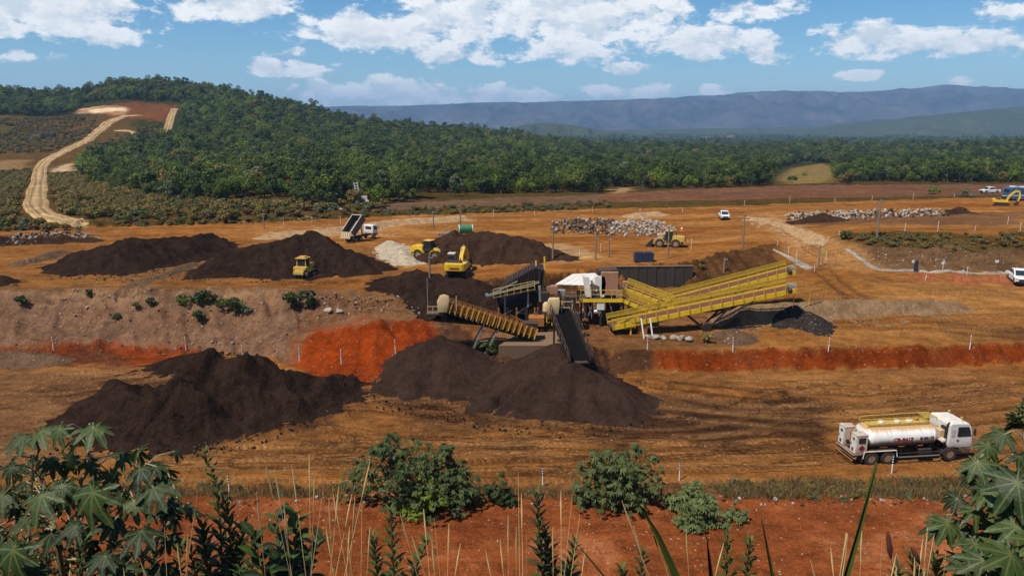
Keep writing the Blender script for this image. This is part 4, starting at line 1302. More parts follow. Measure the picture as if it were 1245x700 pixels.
brush('scrub', [[(-200, 150), (60, 145), (130, 145), (120, 160), (60, 185), (-200, 195)], [(140, 165), (200, 150), (195, 175), (150, 185)]], 3.2, 'patchy scrub on the cleared hillside', 33, 1.2, (0, 0, 0, 1), bush_src, .9)
brush('scrub', [[(-300, 285), (0, 281), (300, 272), (500, 262), (740, 254), (740, 246), (500, 254), (300, 264), (0, 272), (-300, 276)]], 1.3, 'low dry scrub on the bank along the far road', 35, .55, (0, 0, 1), bush_src, 1.1)
brush('scrub', [[(1040, 286), (1150, 285), (1300, 288), (1300, 300), (1230, 306), (1120, 302), (1050, 298)]], 1.1, 'olive brush on the upper half of the right bank', 37, .45, (0, 0, 0, 1), bush_src, 1.1)
brush('scrub', [[(850, 320), (900, 304), (940, 298), (945, 305), (900, 330), (850, 342)]], 1.2, 'dry brush on the bank behind the yellow conveyors', 39, .45, (0, 0, 1), bush_src, .7)

# ================================================================== crushing and screening plant
YEL = pm('yellow_paint', (0.80, 0.52, 0.012), 0.5, var=0.22, scale=1.5, dust=0.35, grime=0.35)
YEL2 = pm('mesh_yellow_paint', (0.66, 0.44, 0.03), 0.6, var=0.3, scale=2.5, dust=0.3, grime=0.5)
RUST = pm('rust_orange_steel', (0.36, 0.13, 0.028), 0.75, var=0.35, scale=2.0, dust=0.4, grime=0.5)
CREAM = pm('cream_paint', (0.56, 0.42, 0.22), 0.55, var=0.15, scale=1.2, dust=0.3, grime=0.3)
BELT = pm("conveyor_belt", (0.115, 0.040, 0.020), 0.9, var=0.4, scale=1.5, dust=0.3, dustcol=(0.10, 0.045, 0.025))
BLACK = pm('black_rubber_belt', (0.006, 0.005, 0.005), 0.95, var=0.3, scale=1.0, spec=0.05)
DSTEEL = pm('dark_steel', (0.014, 0.012, 0.012), 0.75, 0.0, var=0.3, scale=1.5, dust=0.3)
BSTEEL = pm('blue_black_steel', (0.007, 0.008, 0.012), 0.7, 0.0, var=0.3, scale=1.0, dust=0.12, spec=.2)
GSTEEL = pm('galvanised_steel', (0.36, 0.36, 0.35), 0.45, 0.5, var=0.2, scale=1.5, dust=0.3)
WHITE = pm('white_paint', (0.74, 0.72, 0.66), 0.45, var=0.06, scale=1.5, dust=0.3, grime=0.2)
CONC = pm('concrete', (0.135, 0.088, 0.055), 0.9, var=0.25, scale=0.8, dust=0.5, grime=0.4)
DCONC = pm('dark_wall', (0.042, 0.032, 0.025), 0.95, var=0.4, scale=0.5, grime=0.5)
PBLK = pm('black_cable', (0.012, 0.011, 0.011), .8, var=.2)
CLAYP = pm('clay_paint', (0.34, 0.17, 0.10), 0.7, var=0.25, scale=1.0, dust=0.3, grime=0.4)


def frame_at(a, b):
    """matrix with X along a->b, Y level, Z up"""
    x = (b - a).normalized(); y = Vector((0, 0, 1)).cross(x).normalized(); z = x.cross(y)
    m = Matrix((x, y, z)).transposed().to_4x4(); m.translation = a
    return m


def conveyor(label, tail, head, w, guard, pitch, mats, belt=BELT, group=None, guard_sides=(1, -1), rollers=True, stringer_h=0.30, panels=True, guard_lo=0.25, name='conveyor', mesh_sides=(1, -1), near=0):
    fr, gd = mats
    L = (head - tail).length
    e = empty(name, tail, 0, label, 'conveyor', group)
    e.matrix_world = frame_at(tail, head)
    # troughed belt with its return strand
    b = MB()
    n = max(6, int(L / 1.2)); sec = [(-w * .5, .18), (-w * .25, .02), (w * .25, .02), (w * .5, .18), (w * .5, .13), (w * .25, -.03), (-w * .25, -.03), (-w * .5, .13)]
    vs = []; fs = []
    for i in range(n + 1):
        for (y, z) in sec: vs.append((L * i / n, y, z))
    for i in range(n):
        for k in range(8): fs.append((i * 8 + k, i * 8 + (k + 1) % 8, (i + 1) * 8 + (k + 1) % 8, (i + 1) * 8 + k))
    fs += [tuple(range(8)), tuple(range(n * 8 + 7, n * 8 - 1, -1))]
    b.add(vs, fs); b.box((L / 2, 0, -.34), (L * .98, w * .86, .03)); b.build('belt', belt, e)
    for s in (1, -1):
        MB().box((L / 2, s * (w * .5 + .09), .0), (L, .10, stringer_h)).build('stringer', fr, e, bevel=0.01)
        # lower flange
    if rollers:
        for i in range(int(L / 1.3)):
            MB().lathe([(-w * .48, .07), (w * .48, .07)], 8, 'y', (0.6 + i * 1.3, 0, -.12)).build('roller', GSTEEL, e)
    for x, nm in ((0.1, 'tail_pulley'), (L - .1, 'head_pulley')):
        MB().lathe([(-w * .46, .20), (w * .46, .20)], 14, 'y', (x, 0, -.1)).build(nm, DSTEEL, e, smooth=40)
    # guards: posts, rails and mesh panels along each side
    np_ = int(L / pitch)
    for s in guard_sides:
        y = s * (w * .5 + .22)
        for z in ((0.62, 1.08) if s != near else (1.0,)):
            MB().bar((0, y, z), (L, y, z), .05).build('guard_rail', gd, e)
        post = MB().box((0, 0, .48), (.06, .06, 1.24)).mesh('guard_post', gd)
        for i in range(np_ + 1): inst('guard_post', post, e, (L * i / np_, y + s * .045, 0))
        if panels and s in mesh_sides:
            pl = MB(); pw = L / np_ - .08; hh = 1.04 - guard_lo
            k = max(3, int(pw / .13))
            for j in range(k + 1): pl.box((-pw / 2 + pw * j / k, 0, 0), (.06, .022, hh))
            kz = max(3, int(hh / .16))
            for j in range(kz + 1): pl.box((0, .026, -hh / 2 + hh * j / kz), (pw, .022, .06))
            me = pl.mesh('guard_panel', gd)
            for i in range(np_): inst('guard_panel', me, e, (L * (i + .5) / np_, y, guard_lo + hh / 2))
    return e, L


def world_part(e, name, m, mat, **kw):
    """a part whose geometry is given in world coordinates"""
    o = m.build(name, mat, e, **kw)
    o.matrix_parent_inverse = e.matrix_basis.inverted()
    return o


def legs(e, pts, mat, w=.14, name='leg'):
    for a, b in pts:
        world_part(e, name, MB().bar(a, b, w), mat)


# --- two long yellow conveyors
t1, h1 = PD(742, 396, 76.8), PD(962, 351, 79.5)
lc1, L1 = conveyor('front one of the two long yellow conveyors, rising right to an open head', t1, h1, 1.75, None, 1.15, (YEL, YEL2), group='long yellow conveyors', mesh_sides=(1,), stringer_h=.52, guard_lo=.5, near=-1)
t2, h2 = PD(800, 371, 84.5), PD(962, 329, 87)
lc2, L2 = conveyor('rear one of the two long yellow conveyors, partly hidden by the front one', t2, h2, 1.75, None, 1.15, (YEL, YEL2), group='long yellow conveyors', mesh_sides=(1,), stringer_h=.52, guard_lo=.5, near=-1)
for e, a, b in ((lc1, t1, h1), (lc2, t2, h2)):
    dirn = (b - a)
    for f in (0.10, 0.60):
        p = a + dirn * f
        zg = hz(p.x, p.y)
        if f < .3:
            for s in (-.8, .8):
                legs(e, [((p.x + .1, p.y + s, p.z - .2), (p.x + .1, p.y + s, zg - .2))], YEL, .16, 'trestle_leg')
        else:
            for s in (-.85, .85):
                foot = Vector((p.x - 1.6, p.y + s, hz(p.x - 1.6, p.y + s)))
                legs(e, [((p.x + .9, p.y + s, p.z - .2), foot), ((p.x - 3.8, p.y + s, p.z - 1.05), foot), (((p.x + 3.4), p.y + s, p.z + .45), (p.x - .6, p.y + s, foot.z + 1.0))], DSTEEL, .17, 'trestle_leg')
            world_part(e, 'axle', MB().bar((p.x - 1.6, p.y - .95, zg + .25), (p.x - 1.6, p.y + .95, zg + .25), .22), DSTEEL)
            world_part(e, 'wheel', MB().lathe([(-.2, .48), (-.15, .5), (.15, .5), (.2, .48)], 14, 'y', (p.x - 1.6, p.y - 1.1, zg + .48)), DSTEEL, smooth=40)
    # tail hopper and head drive
    world_part(e, 'feed_skirt', MB().bar((a.x + .6, a.y - .75, a.z + .45), (a.x + 3.0, a.y - .7, a.z + .95), .06, .5), YEL2)
    world_part(e, 'drive_motor', MB().lathe([(-.35, .18), (-.3, .24), (.35, .24), (.4, .12)], 12, 'y', (b.x - .6, b.y - 1.15, b.z + .05)), DSTEEL, smooth=40)
    world_part(e, 'head_scraper', MB().box((b.x + .1, b.y, b.z + .35), (.5, 1.5, .35)), GSTEEL)
p = t1 + (h1 - t1) * .17
world_part(lc1, 'counterweight_box', MB().box((p.x, p.y - .2, p.z - .9), (1.0, 1.3, 1.1)), RUST)
for px in (783, 794):
    q = PD(px, 408, 74.8)
    world_part(lc1, 'prop', MB().bar((q.x, q.y, hz(q.x, q.y)), (q.x - .25, q.y + .8, q.z + 1.7), .11), WHITE)
# small walkway rails by the heads
e = empty('handrail', PD(968, 372, 80), 0, 'short yellow pipe handrail right of the conveyor heads', 'handrail')
pts = [PD(966, 352, 80.5), PD(985, 349, 82), PD(1004, 346, 84)]
for a, b in zip(pts[:-1], pts[1:]):
    for dz in (.0, -.5): world_part(e, 'rail', MB().bar(a + Vector((0, 0, dz)), b + Vector((0, 0, dz)), .06), YEL2)
for a in pts: world_part(e, 'post', MB().bar(a, (a.x, a.y, hz(a.x, a.y)), .07), YEL2)

# --- two short conveyors from the platform
a, b = PD(752, 362, 80), PD(795, 379, 79.5)
sc1, _ = conveyor('front short yellow conveyor sloping down from the platform', b, a, 1.2, None, .95, (YEL, YEL2), group='short yellow conveyors', mesh_sides=(-1,), stringer_h=.42, guard_lo=.42, near=1)
a2, b2 = PD(760, 350, 85), PD(818, 372, 84)
sc2, _ = conveyor('rear short yellow conveyor sloping down from the platform', b2, a2, 1.2, None, .95, (YEL, YEL2), group='short yellow conveyors', mesh_sides=(-1,), stringer_h=.42, guard_lo=.42, near=1)
for e, q in ((sc1, a), (sc2, a2)):
    legs(e, [((q.x + .5, q.y + s, q.z - .3), (q.x + .5, q.y + s, hz(q.x, q.y))) for s in (-.6, .6)], DSTEEL, .14)
    world_part(e, 'drive_guard', MB().box((q.x - .05, q.y - .2, q.z + .45), (.55, .7, .8)), CLAYP, bevel=.05)

# --- rust-coloured stacker on the left
t3, h3 = PD(648, 409, 72.5), PD(533, 374, 71.5)
st, L3 = conveyor('rust-coloured stacker conveyor rising left to a cream head guard', t3, h3, 1.2, None, .56, (DSTEEL, RUST), belt=BLACK, guard_lo=.12, panels=False)
pan = MB().box((0, 0, 0), (.44, .02, .78)).mesh('side_panel', RUST)
for s in (1, -1):
    for i in range(int(L3 / .56)): inst('side_panel', pan, st, (.28 + .56 * i, s * .80, .58))
pos = MB().box((0, 0, .5), (.09, .075, 1.1)).mesh('cover_hoop', YEL2)
for i in range(int(L3 / .56)):
    inst('cover_hoop', pos, st, (.56 * i, .90, .05))
hd = PD(540, 366, 71.5)
world_part(st, 'head_guard', MB().prism([(hd.x - .55, hd.z - .95), (hd.x + .35, hd.z - .95), (hd.x + .62, hd.z + .35), (hd.x + .45, hd.z + .72), (hd.x + .05, hd.z + .85), (hd.x - .35, hd.z + .72), (hd.x - .62, hd.z + .2)], hd.y - .95, hd.y - .55), CREAM, bevel=.05, smooth=40)
cg = PD(550, 366, 71.2)
for dx in (-.32, .42):
    for dz in (-.75, -.1, .6): world_part(st, 'cage_rail', MB().bar((cg.x - .35, cg.y - .5, cg.z + dz), (cg.x + .45, cg.y - .5, cg.z + dz), .05), CREAM)
    world_part(st, 'cage_post', MB().bar((cg.x + dx, cg.y - .5, cg.z - .8), (cg.x + dx, cg.y - .5, cg.z + .65), .07), CREAM)
pl = PD(522, 372, 71.5)
for dz in (.1, -.5): world_part(st, 'platform_rail', MB().bar((pl.x - .15, pl.y - .6, pl.z + dz), (pl.x + .95, pl.y - .6, pl.z + dz), .05), CREAM)
for dx in (-.1, .4, .9): world_part(st, 'platform_post', MB().bar((pl.x + dx, pl.y - .6, pl.z - .6), (pl.x + dx, pl.y - .6, pl.z + .15), .05), CREAM)
world_part(st, 'head_platform', MB().box((pl.x + .6, pl.y - .1, pl.z - .66), (1.7, 1.6, .1)), DSTEEL)
world_part(st, 'antenna', MB().tube([(pl.x - .1, pl.y - .5, pl.z), (pl.x - .1, pl.y - .5, pl.z + 2.9)], .035, 5), GSTEEL)
mid = t3 + (h3 - t3) * .42
for s in (-.6, .6):
    f = Vector((mid.x - .9, mid.y + s, hz(mid.x - .9, mid.y + s)))
    legs(st, [((mid.x + .6, mid.y + s, mid.z - .1), f), ((mid.x - .9, mid.y + s, mid.z + .3), (f.x - 1.4, f.y, f.z))], GSTEEL, .15, 'trestle_leg')
for k in range(4):
    q = mid + Vector((-.8 + .12 * k, -.55, -.5 - .5 * k))
    world_part(st, 'trestle_tie', MB().bar(q, q + Vector((-.9, 0, -.1)), .09), GSTEEL)
world_part(st, 'drop_chute', MB().prism([(hd.x - .4, hd.z - 1.0), (hd.x + .3, hd.z - 1.0), (hd.x + .2, hd.z - 2.0), (hd.x - .3, hd.z - 2.0)], hd.y - .4, hd.y + .3), DSTEEL)
# lower end of the machine: drive and chute
q = PD(644, 402, 72.6)
world_part(st, 'tail_hopper', MB().prism([(q.x - .5, q.z - .7), (q.x + .6, q.z - .7), (q.x + .85, q.z + .9), (q.x - .75, q.z + .9)], q.y - .6, q.y + .7), DSTEEL)

# --- black inclined belt in the centre
t4, h4 = PD(706, 441, 63.2), PD(679, 374, 71.5)
cb, L4 = conveyor('black belt conveyor climbing steeply away from the centre ore cone', t4, h4, 1.75, None, 1.0, (DSTEEL, DSTEEL), belt=BLACK, panels=False, stringer_h=.5, rollers=False)
for s in (1, -1):
    sd = MB().box((0, 0, 0), (.92, .04, .5)).mesh('skirt_plate', DSTEEL)
    for i in range(int(L4)): inst('skirt_plate', sd, cb, (.5 + i * 1.0, s * .92, .45))
hd = PD(673, 370, 71.2)
world_part(cb, 'head_guard', MB().prism([(hd.x - .48, hd.z - 1.0), (hd.x + .45, hd.z - 1.0), (hd.x + .58, hd.z + .55), (hd.x + .5, hd.z + .78), (hd.x - .42, hd.z + .78), (hd.x - .6, hd.z + .5)], hd.y - .9, hd.y - .2), CREAM, bevel=.05, smooth=40)
q = PD(664, 372, 71.4)
world_part(cb, 'gear_motor', MB().lathe([(-.5, .25), (-.4, .34), (.3, .34), (.5, .2)], 12, 'z', (q.x, q.y - .4, q.z)), CREAM, smooth=40)
q = PD(688, 370, 71.2)
for dz in (-.8, -.2, .4): world_part(cb, 'cage_rail', MB().bar((q.x - .5, q.y - .5, q.z + dz), (q.x + .65, q.y - .5, q.z + dz), .06), CREAM)
for dx in (-.45, .6): world_part(cb, 'cage_post', MB().bar((q.x + dx, q.y - .5, q.z - .9), (q.x + dx, q.y - .5, q.z + .5), .08), CREAM)
for f in (.35, .75):
    p = t4 + (h4 - t4) * f
    legs(cb, [((p.x + s, p.y, p.z - .3), (p.x + s, p.y + .4, hz(p.x, p.y) - .3)) for s in (-.9, .9)], DSTEEL, .18)

# --- screening unit: inclined dark deck on columns with two yellow posts
c = PD(628, 372, 78)
e = empty('screening_unit', (c.x, c.y, hz(c.x, c.y)), 0, 'tall dark screening unit with inclined deck and two yellow posts', 'screen')
A = PD(596, 357, 77); B = PD(657, 322, 78.5)
yy0, yy1 = 76.3, 79.8
world_part(e, 'deck_box', MB().prism([(A.x + .1, A.z - .15), (B.x, B.z - 2.6), (B.x + .35, B.z - .2), (B.x - .6, B.z + .1), (A.x + 1.9, A.z + 1.25), (A.x + .9, A.z + .1)], yy0, yy1), BSTEEL, bevel=.04)
world_part(e, 'deck_lip', MB().bar((A.x - .35, yy0 - .1, A.z - .05), (B.x - .2, yy0 - .1, B.z - 1.4), .22), GSTEEL)
world_part(e, 'deck_lip', MB().bar((A.x + .4, yy0 - .12, A.z + .25), (A.x + 2.9, yy0 - .12, A.z + 1.55), .14), GSTEEL)
world_part(e, 'feed_lip', MB().lathe([(-.2, .16), (.2, .16)], 10, 'y', (A.x - .35, yy0 + .2, A.z)), GSTEEL, smooth=40)
world_part(e, 'under_chute', MB().prism([(A.x + 1.0, A.z - 1.1), (B.x - .1, B.z - 2.7), (B.x - .5, B.z - 5.0), (A.x + 1.8, B.z - 5.0)], yy0 + .5, yy1 - .4), DSTEEL)
for px, top in ((614, 355), (641, 340), (656, 330)):
    q = PD(px, top, yy0 - .05); world_part(e, 'column', MB().bar((q.x, q.y, q.z), (q.x, q.y, hz(q.x, q.y)), .2), GSTEEL if px == 614 else DSTEEL)
for px in (606, 658):
    q = PD(px, 345, yy1); world_part(e, 'column', MB().bar((q.x, q.y, q.z), (q.x, q.y, hz(q.x, q.y)), .22), DSTEEL)
for px, t_, b_ in ((651.5, 317, 345), (662, 312, 340)):
    q = PD(px, t_, 77.5); q2 = PD(px, b_ + 25, 77.5); world_part(e, 'yellow_post', MB().bar(q, q2, .16), YEL)
q = PD(642, 352, 76.1); world_part(e, 'drop_pipe', MB().tube([q, q + Vector((0, 0, -1.9))], .12, 8), GSTEEL)
q = PD(656, 352, 76.0); world_part(e, 'drop_pipe', MB().tube([q + Vector((0, 0, .4)), q + Vector((.1, 0, -1.3))], .16, 8), GSTEEL)
for k, z in enumerate((-2.6, -3.7)):
    world_part(e, 'cross_brace', MB().bar((A.x + 1.3, yy0, B.z + z - 1.2), (B.x, yy0, B.z + z - 1.0), .13), DSTEEL)
# rusty tail unit below it
q = PD(652, 385, 75.4); world_part(e, 'lower_frame', MB().box((q.x, q.y, q.z - .4), (1.6, 1.4, .9)), RUST)

# --- concrete ramp the plant stands on
c = PD(655, 414, 71)
m = MB()
pts = [PZ(634, 403, 2.6), PZ(686, 403, 2.6), PZ(682, 420, 2.45), PZ(606, 420, 2.45)]
m.add([(p.x, p.y, p.z) for p in pts] + [(p.x, p.y, p.z - 1.6) for p in pts], [(0, 1, 2, 3), (7, 6, 5, 4), (0, 4, 5, 1), (1, 5, 6, 2), (2, 6, 7, 3), (3, 7, 4, 0)])
tag(m.build('concrete_slab', CONC), 'tan dusty concrete slab between stacker and black belt', 'slab')

# --- platform with hoppers and the white canopy
dz0 = PD(705, 366, 79); dz1 = PD(757, 366, 79)
zd = PD(730, 364, 79).z
e = empty('crusher_platform', ((dz0.x + dz1.x) / 2, 80.5, hz(dz0.x, 80)), 0, 'yellow-edged crusher platform with white hoppers on dark legs', 'platform')
W0, W1, Y0, Y1 = dz0.x, dz1.x, 79.0, 83.5
world_part(e, 'deck', MB().box(((W0 + W1) / 2, (Y0 + Y1) / 2, zd - .1), (W1 - W0, Y1 - Y0, .16)), DSTEEL)
world_part(e, 'deck_edge', MB().box(((W0 + W1) / 2, Y0 - .06, zd - .12), (W1 - W0 + .1, .1, .34)), YEL)
world_part(e, 'stair_stringer', MB().bar((W0, Y0 - .2, zd), (W0 - 2.2, Y0 - .9, zd - 2.2), .1, .22), GSTEEL)
for i in range(7): world_part(e, 'stair_tread', MB().box((W0 - .25 - .3 * i, Y0 - .05 - .1 * i, zd - .28 - .3 * i), (.25, .8, .04)), GSTEEL)
for x in np.linspace(W0 + .1, W1 - .1, 5):
    for y in (Y0, Y1): world_part(e, 'rail_post', MB().bar((x, y, zd), (x, y, zd + 1.05), .055), YEL2)
for z in (.55, 1.05):
    world_part(e, 'guard_rail', MB().bar((W0, Y0, zd + z), (W1, Y0, zd + z), .05), YEL2)
    world_part(e, 'guard_rail', MB().bar((W0, Y1, zd + z), (W1, Y1, zd + z), .05), YEL2)
for x in (W0 + .2, (W0 + W1) / 2, W1 - .2):
    for y in (Y0 + .2, Y1 - .2): world_part(e, 'leg', MB().bar((x, y, zd - .2), (x, y, hz(x, y) - .2), .2), DSTEEL)
q = PD(715.5, 361, 79.6); world_part(e, 'hopper', MB().prism([(q.x - .28, q.z), (q.x + .30, q.z), (q.x + .05, q.z + 2.2), (q.x - .62, q.z + 2.3)], q.y, q.y + 1.4), WHITE)
q = PD(729, 361, 79.6); world_part(e, 'hopper', MB().prism([(q.x + .1, q.z), (q.x + .52, q.z), (q.x + .66, q.z + 1.5), (q.x + .5, q.z + 2.3), (q.x - .5, q.z + 2.3), (q.x - .62, q.z + 1.4), (q.x - .05, q.z + 1.2)], q.y, q.y + 1.3), WHITE)
q = PD(741, 345, 80.5); world_part(e, 'crusher_housing', MB().box((q.x - .1, q.y, q.z + .2), (1.9, 1.8, 2.6)), CLAYP, bevel=.06)
q = PD(737, 335, 80.2); world_part(e, 'feed_box', MB().prism([(q.x - 1.0, q.z - .2), (q.x + .9, q.z + .0), (q.x + 1.2, q.z + .7), (q.x - .8, q.z + .55)], q.y - .2, q.y + 1.6), DSTEEL)
for k, (px, py, mt, sz) in enumerate(((716, 372, DSTEEL, (.9, 1, 1.3)), (708, 380, CLAYP, (.7, .8, .7)), (722, 384, DSTEEL, (1.3, 1.2, .9)), (745, 376, DSTEEL, (1.5, 1.4, 1.5)), (712, 368, GSTEEL, (.5, .5, .6)))):
    q = PD(px, py, 80 + .3 * k); world_part(e, 'machine_block', MB().box(q, sz), mt, bevel=.04)
q = PD(730, 371, 79.2); world_part(e, 'electrical_cabinet', MB().box(q, (.85, .5, 1.0)), WHITE, bevel=.03)
for px in (703, 712, 719): 
    q = PD(px, 378, 79.4); world_part(e, 'pipe', MB().tube([q + Vector((0, 0, 1.1)), q + Vector((.05, 0, -.9))], .06, 6), GSTEEL)
q = PD(726, 379, 79.3); world_part(e, 'motor', MB().lathe([(-.4, .2), (-.3, .28), (.4, .28), (.5, .15)], 12, 'x', q), GSTEEL, smooth=40)

ca = [PD(675, 345.5, 80.5), PD(696, 333, 84), PD(736, 331.5, 84.5), PD(716, 347, 81)]
zc = [ca[0].z - .05, ca[1].z, ca[2].z + .05, ca[3].z]
e = empty('canopy', ((ca[0].x + ca[3].x) / 2, 82, hz(ca[0].x, 82)), 0, 'tilted white sheet-metal canopy on thin posts beside the hoppers', 'canopy')
for k in range(9):      # ribbed sheets laid side by side
    f0, f1 = k / 9, (k + 1) / 9 - .004
    P0 = ca[0].lerp(ca[3], f0); P1 = ca[0].lerp(ca[3], f1); Q0 = ca[1].lerp(ca[2], f0); Q1 = ca[1].lerp(ca[2], f1)
    dz = .025 * (k % 2); u = Vector((0, 0, .05))
    m = MB(); vs = [q + Vector((0, 0, dz)) for q in (P0, P1, Q1, Q0)]; vs += [q - u for q in vs]
    m.add(vs, [(0, 1, 2, 3), (7, 6, 5, 4), (0, 4, 5, 1), (1, 5, 6, 2), (2, 6, 7, 3), (3, 7, 4, 0)]); world_part(e, 'roof_sheet', m, WHITE)
for q in (ca[0] + Vector((.3, .2, 0)), ca[3] + Vector((-.4, .2, 0)), ca[1] + Vector((.2, -.3, 0)), ca[2] + Vector((-.4, -.3, 0)), ca[0].lerp(ca[3], .5) + Vector((0, .2, 0))):
    world_part(e, 'post', MB().bar((q.x, q.y, q.z - .1), (q.x, q.y, hz(q.x, q.y)), .07), GSTEEL)

# --- long dark retaining wall with worn streaks, built of precast panels
wa, wb = PZ(742, 350, 2.5), PZ(842, 349, 2.5)
e = empty('retaining_wall', (wa + wb) / 2, 0, 'long dark retaining wall behind the platform', 'wall')
n = 9; L = (wb - wa).length
for i in range(n):
    a_ = wa.lerp(wb, i / n); b_ = wa.lerp(wb, (i + 1) / n)
    world_part(e, 'wall_panel', MB().box(((a_.x + b_.x) / 2, a_.y + .3 + .02 * (i % 2), 3.7), (L / n - .05, .4, 3.2)), DCONC, bevel=.02)
world_part(e, 'coping', MB().bar((wa.x, wa.y + .3, 5.36), (wb.x, wb.y + .3, 5.36), .55, .12), CONC)

# --- skips, cabins and other site gear
def skip(px, py, dist_z, size, mat, label, rz=0.0):
    p = G(px, py)
    e = empty('skip', p, rz, label, 'container')
    l, w, h = size
    for s in (-1, 1):
        m = MB(); m.prism([(-l / 2 + .15, .1), (l / 2 - .15, .1), (l / 2, h), (-l / 2, h)], s * w / 2 - .03, s * w / 2 + .03); m.build('side_wall', mat, e)
        MB().box((s * (l / 2 - .06), 0, h / 2 + .05), (.06, w - .06, h - .1)).build('end_wall', mat, e)
        MB().box((0, s * (w / 2 + .05), h - .05), (l + .05, .07, .1)).build('rim', mat, e)
    MB().box((0, 0, .12), (l - .3, w - .1, .08)).build('floor_plate', mat, e)
    for i in range(4):
        MB().box((-l / 2 + l * (i + 1) / 5, -w / 2 - .06, h * .5), (.08, .06, h * .85)).build('rib', mat, e)
    return e


BLUEP = pm('blue_paint', (0.012, 0.035, 0.085), 0.5, var=0.2, dust=0.35)
GRNP = pm('green_paint', (0.012, 0.16, 0.075), 0.5, var=0.2, dust=0.25)
skip(776.5, 318, 0, (1.35, 1.3, 1.25), BLUEP, 'left half of the pair of dark blue skips above the retaining wall')
skip(788, 318, 0, (1.35, 1.3, 1.25), BLUEP, 'right half of the pair of dark blue skips above the retaining wall')

p = pile_z(*PD(566, 279, 128)[:2])
q = PD(566, 279, 128)
q.z = pile_z(q.x, q.y) - .1
e = empty('site_tank', q, .2, 'green water tank with pale end caps behind the brown-black ridge', 'tank')
MB().lathe([(-1.3, .55), (-1.15, .78), (1.15, .78), (1.3, .55)], 16, 'x', (0, 0, 1.1)).build('tank_body', GRNP, e, smooth=40)
for s in (-1, 1):
    MB().lathe([(s * 1.16 - .06, .80), (s * 1.16 + .06, .80)], 16, 'x', (0, 0, 1.1)).build('band', WHITE, e)
    MB().box((s * .8, 0, .2), (.2, 1.2, .5)).build('skid', DSTEEL, e)
MB().box((-3.2, 0, .5), (3.4, .9, .18)).build('pipe_rack', GSTEEL, e)
for x in (-4.6, -3.2, -1.9): MB().box((x, 0, .2), (.14, .8, .55)).build('rack_leg', DSTEEL, e)

# --- clutter of the plant: ribs on the deck, walkways, ladders, pipes, cables, spillage chutes
su = next(o for o in bpy.data.objects if o.name.startswith('screening_unit'))
n = 11
for i in range(n):
    f = (i + .5) / n
    p = Vector((A.x + 1.7 + (B.x - .7 - A.x - 1.7) * f, 0, A.z + 1.22 + (B.z + .1 - A.z - 1.22) * f))
    world_part(su, 'deck_rib', MB().bar((p.x, yy0 - .08, p.z + .05), (p.x, yy1 + .08, p.z + .05), .10), DSTEEL)
    world_part(su, 'side_stiffener', MB().bar((p.x, yy0 - .07, p.z), (p.x + .25, yy0 - .07, p.z - 1.5), .09), DSTEEL)
for k in range(6):
    q = PD(612 + 8 * k, 384 - 1.5 * k, 75.8 + .2 * k)
    world_part(su, 'under_beam', MB().bar(q, q + Vector((1.6, .6, (-1) ** k * .9)), .14), (DSTEEL, RUST, GSTEEL)[k % 3])
for k in range(5):
    q = PD(606 + 11 * k, 392, 75.6); world_part(su, 'ground_post', MB().bar(q + Vector((0, 0, 1.6)), (q.x, q.y, hz(q.x, q.y) - .1), .13), (RUST, DSTEEL)[k % 2])
q = PD(668, 350, 77); 
for s in (-.28, .28): world_part(su, 'ladder_rail', MB().bar((q.x + s, q.y, q.z), (q.x + s, q.y - .6, q.z - 4.0), .06), YEL)
for k in range(9): world_part(su, 'ladder_rung', MB().bar((q.x - .28, q.y - .066 * k, q.z - .3 - .42 * k), (q.x + .28, q.y - .066 * k, q.z - .3 - .42 * k), .045), YEL)
wk = [PD(600, 362, 75.9), PD(650, 352, 75.9)]
world_part(su, 'walkway', MB().bar(wk[0], wk[1], .7, .06), DSTEEL)
for z in (.5, 1.0): world_part(su, 'walkway_rail', MB().bar(wk[0] + Vector((0, -.35, z)), wk[1] + Vector((0, -.35, z)), .05), YEL2)
for k in range(7):
    q = wk[0].lerp(wk[1], k / 6) + Vector((0, -.35, 0)); world_part(su, 'walkway_post', MB().bar(q, q + Vector((0, 0, 1.0)), .05), YEL2)
for k, (px, py, dd) in enumerate(((663, 361, 76), (671, 352, 77), (682, 356, 78), (693, 366, 77), (699, 372, 78), (690, 380, 75), (700, 386, 75))):
    q = PD(px, py, dd)
    world_part(su, 'machine_block', MB().box(q, (.9 + .3 * (k % 2), .8, 1.1 - .2 * (k % 3))), (DSTEEL, CLAYP, GSTEEL, DSTEEL, RUST, CREAM, DSTEEL)[k], bevel=.04)
    world_part(su, 'block_leg', MB().bar(q, (q.x, q.y, hz(q.x, q.y)), .14), DSTEEL)
for k in range(4):
    a_ = PD(660 + 3 * k, 346 + 6 * k, 76.5); b_ = PD(708 + 2 * k, 356 + 8 * k, 79)
    mid_ = a_.lerp(b_, .5) + Vector((0, 0, -.5 - .2 * k)); world_part(su, 'cable', MB().tube([a_, a_.lerp(mid_, .5) + Vector((0, 0, -.15)), mid_, mid_.lerp(b_, .5) + Vector((0, 0, -.15)), b_], .04, 5), PBLK)
pf_ = next(o for o in bpy.data.objects if o.name.startswith('crusher_platform'))
for k in range(8):
    x = W0 + .3 + (W1 - W0 - .6) * k / 7
    world_part(pf_, 'brace', MB().bar((x, Y0 + .1, zd - .3), (x + (.5 if k % 2 else -.5), Y0 + .1, zd - 1.9), .09), (DSTEEL, CLAYP, GSTEEL)[k % 3])
for k, (px, py) in enumerate(((748, 352), (752, 345), (724, 337), (719, 341))):
    q = PD(px, py, 80); world_part(pf_, 'duct', MB().tube([q, q + Vector((.3, .1, -.9)), q + Vector((.2, .1, -1.6))], .13, 8), (CLAYP, GSTEEL, WHITE, GSTEEL)[k], smooth=40)

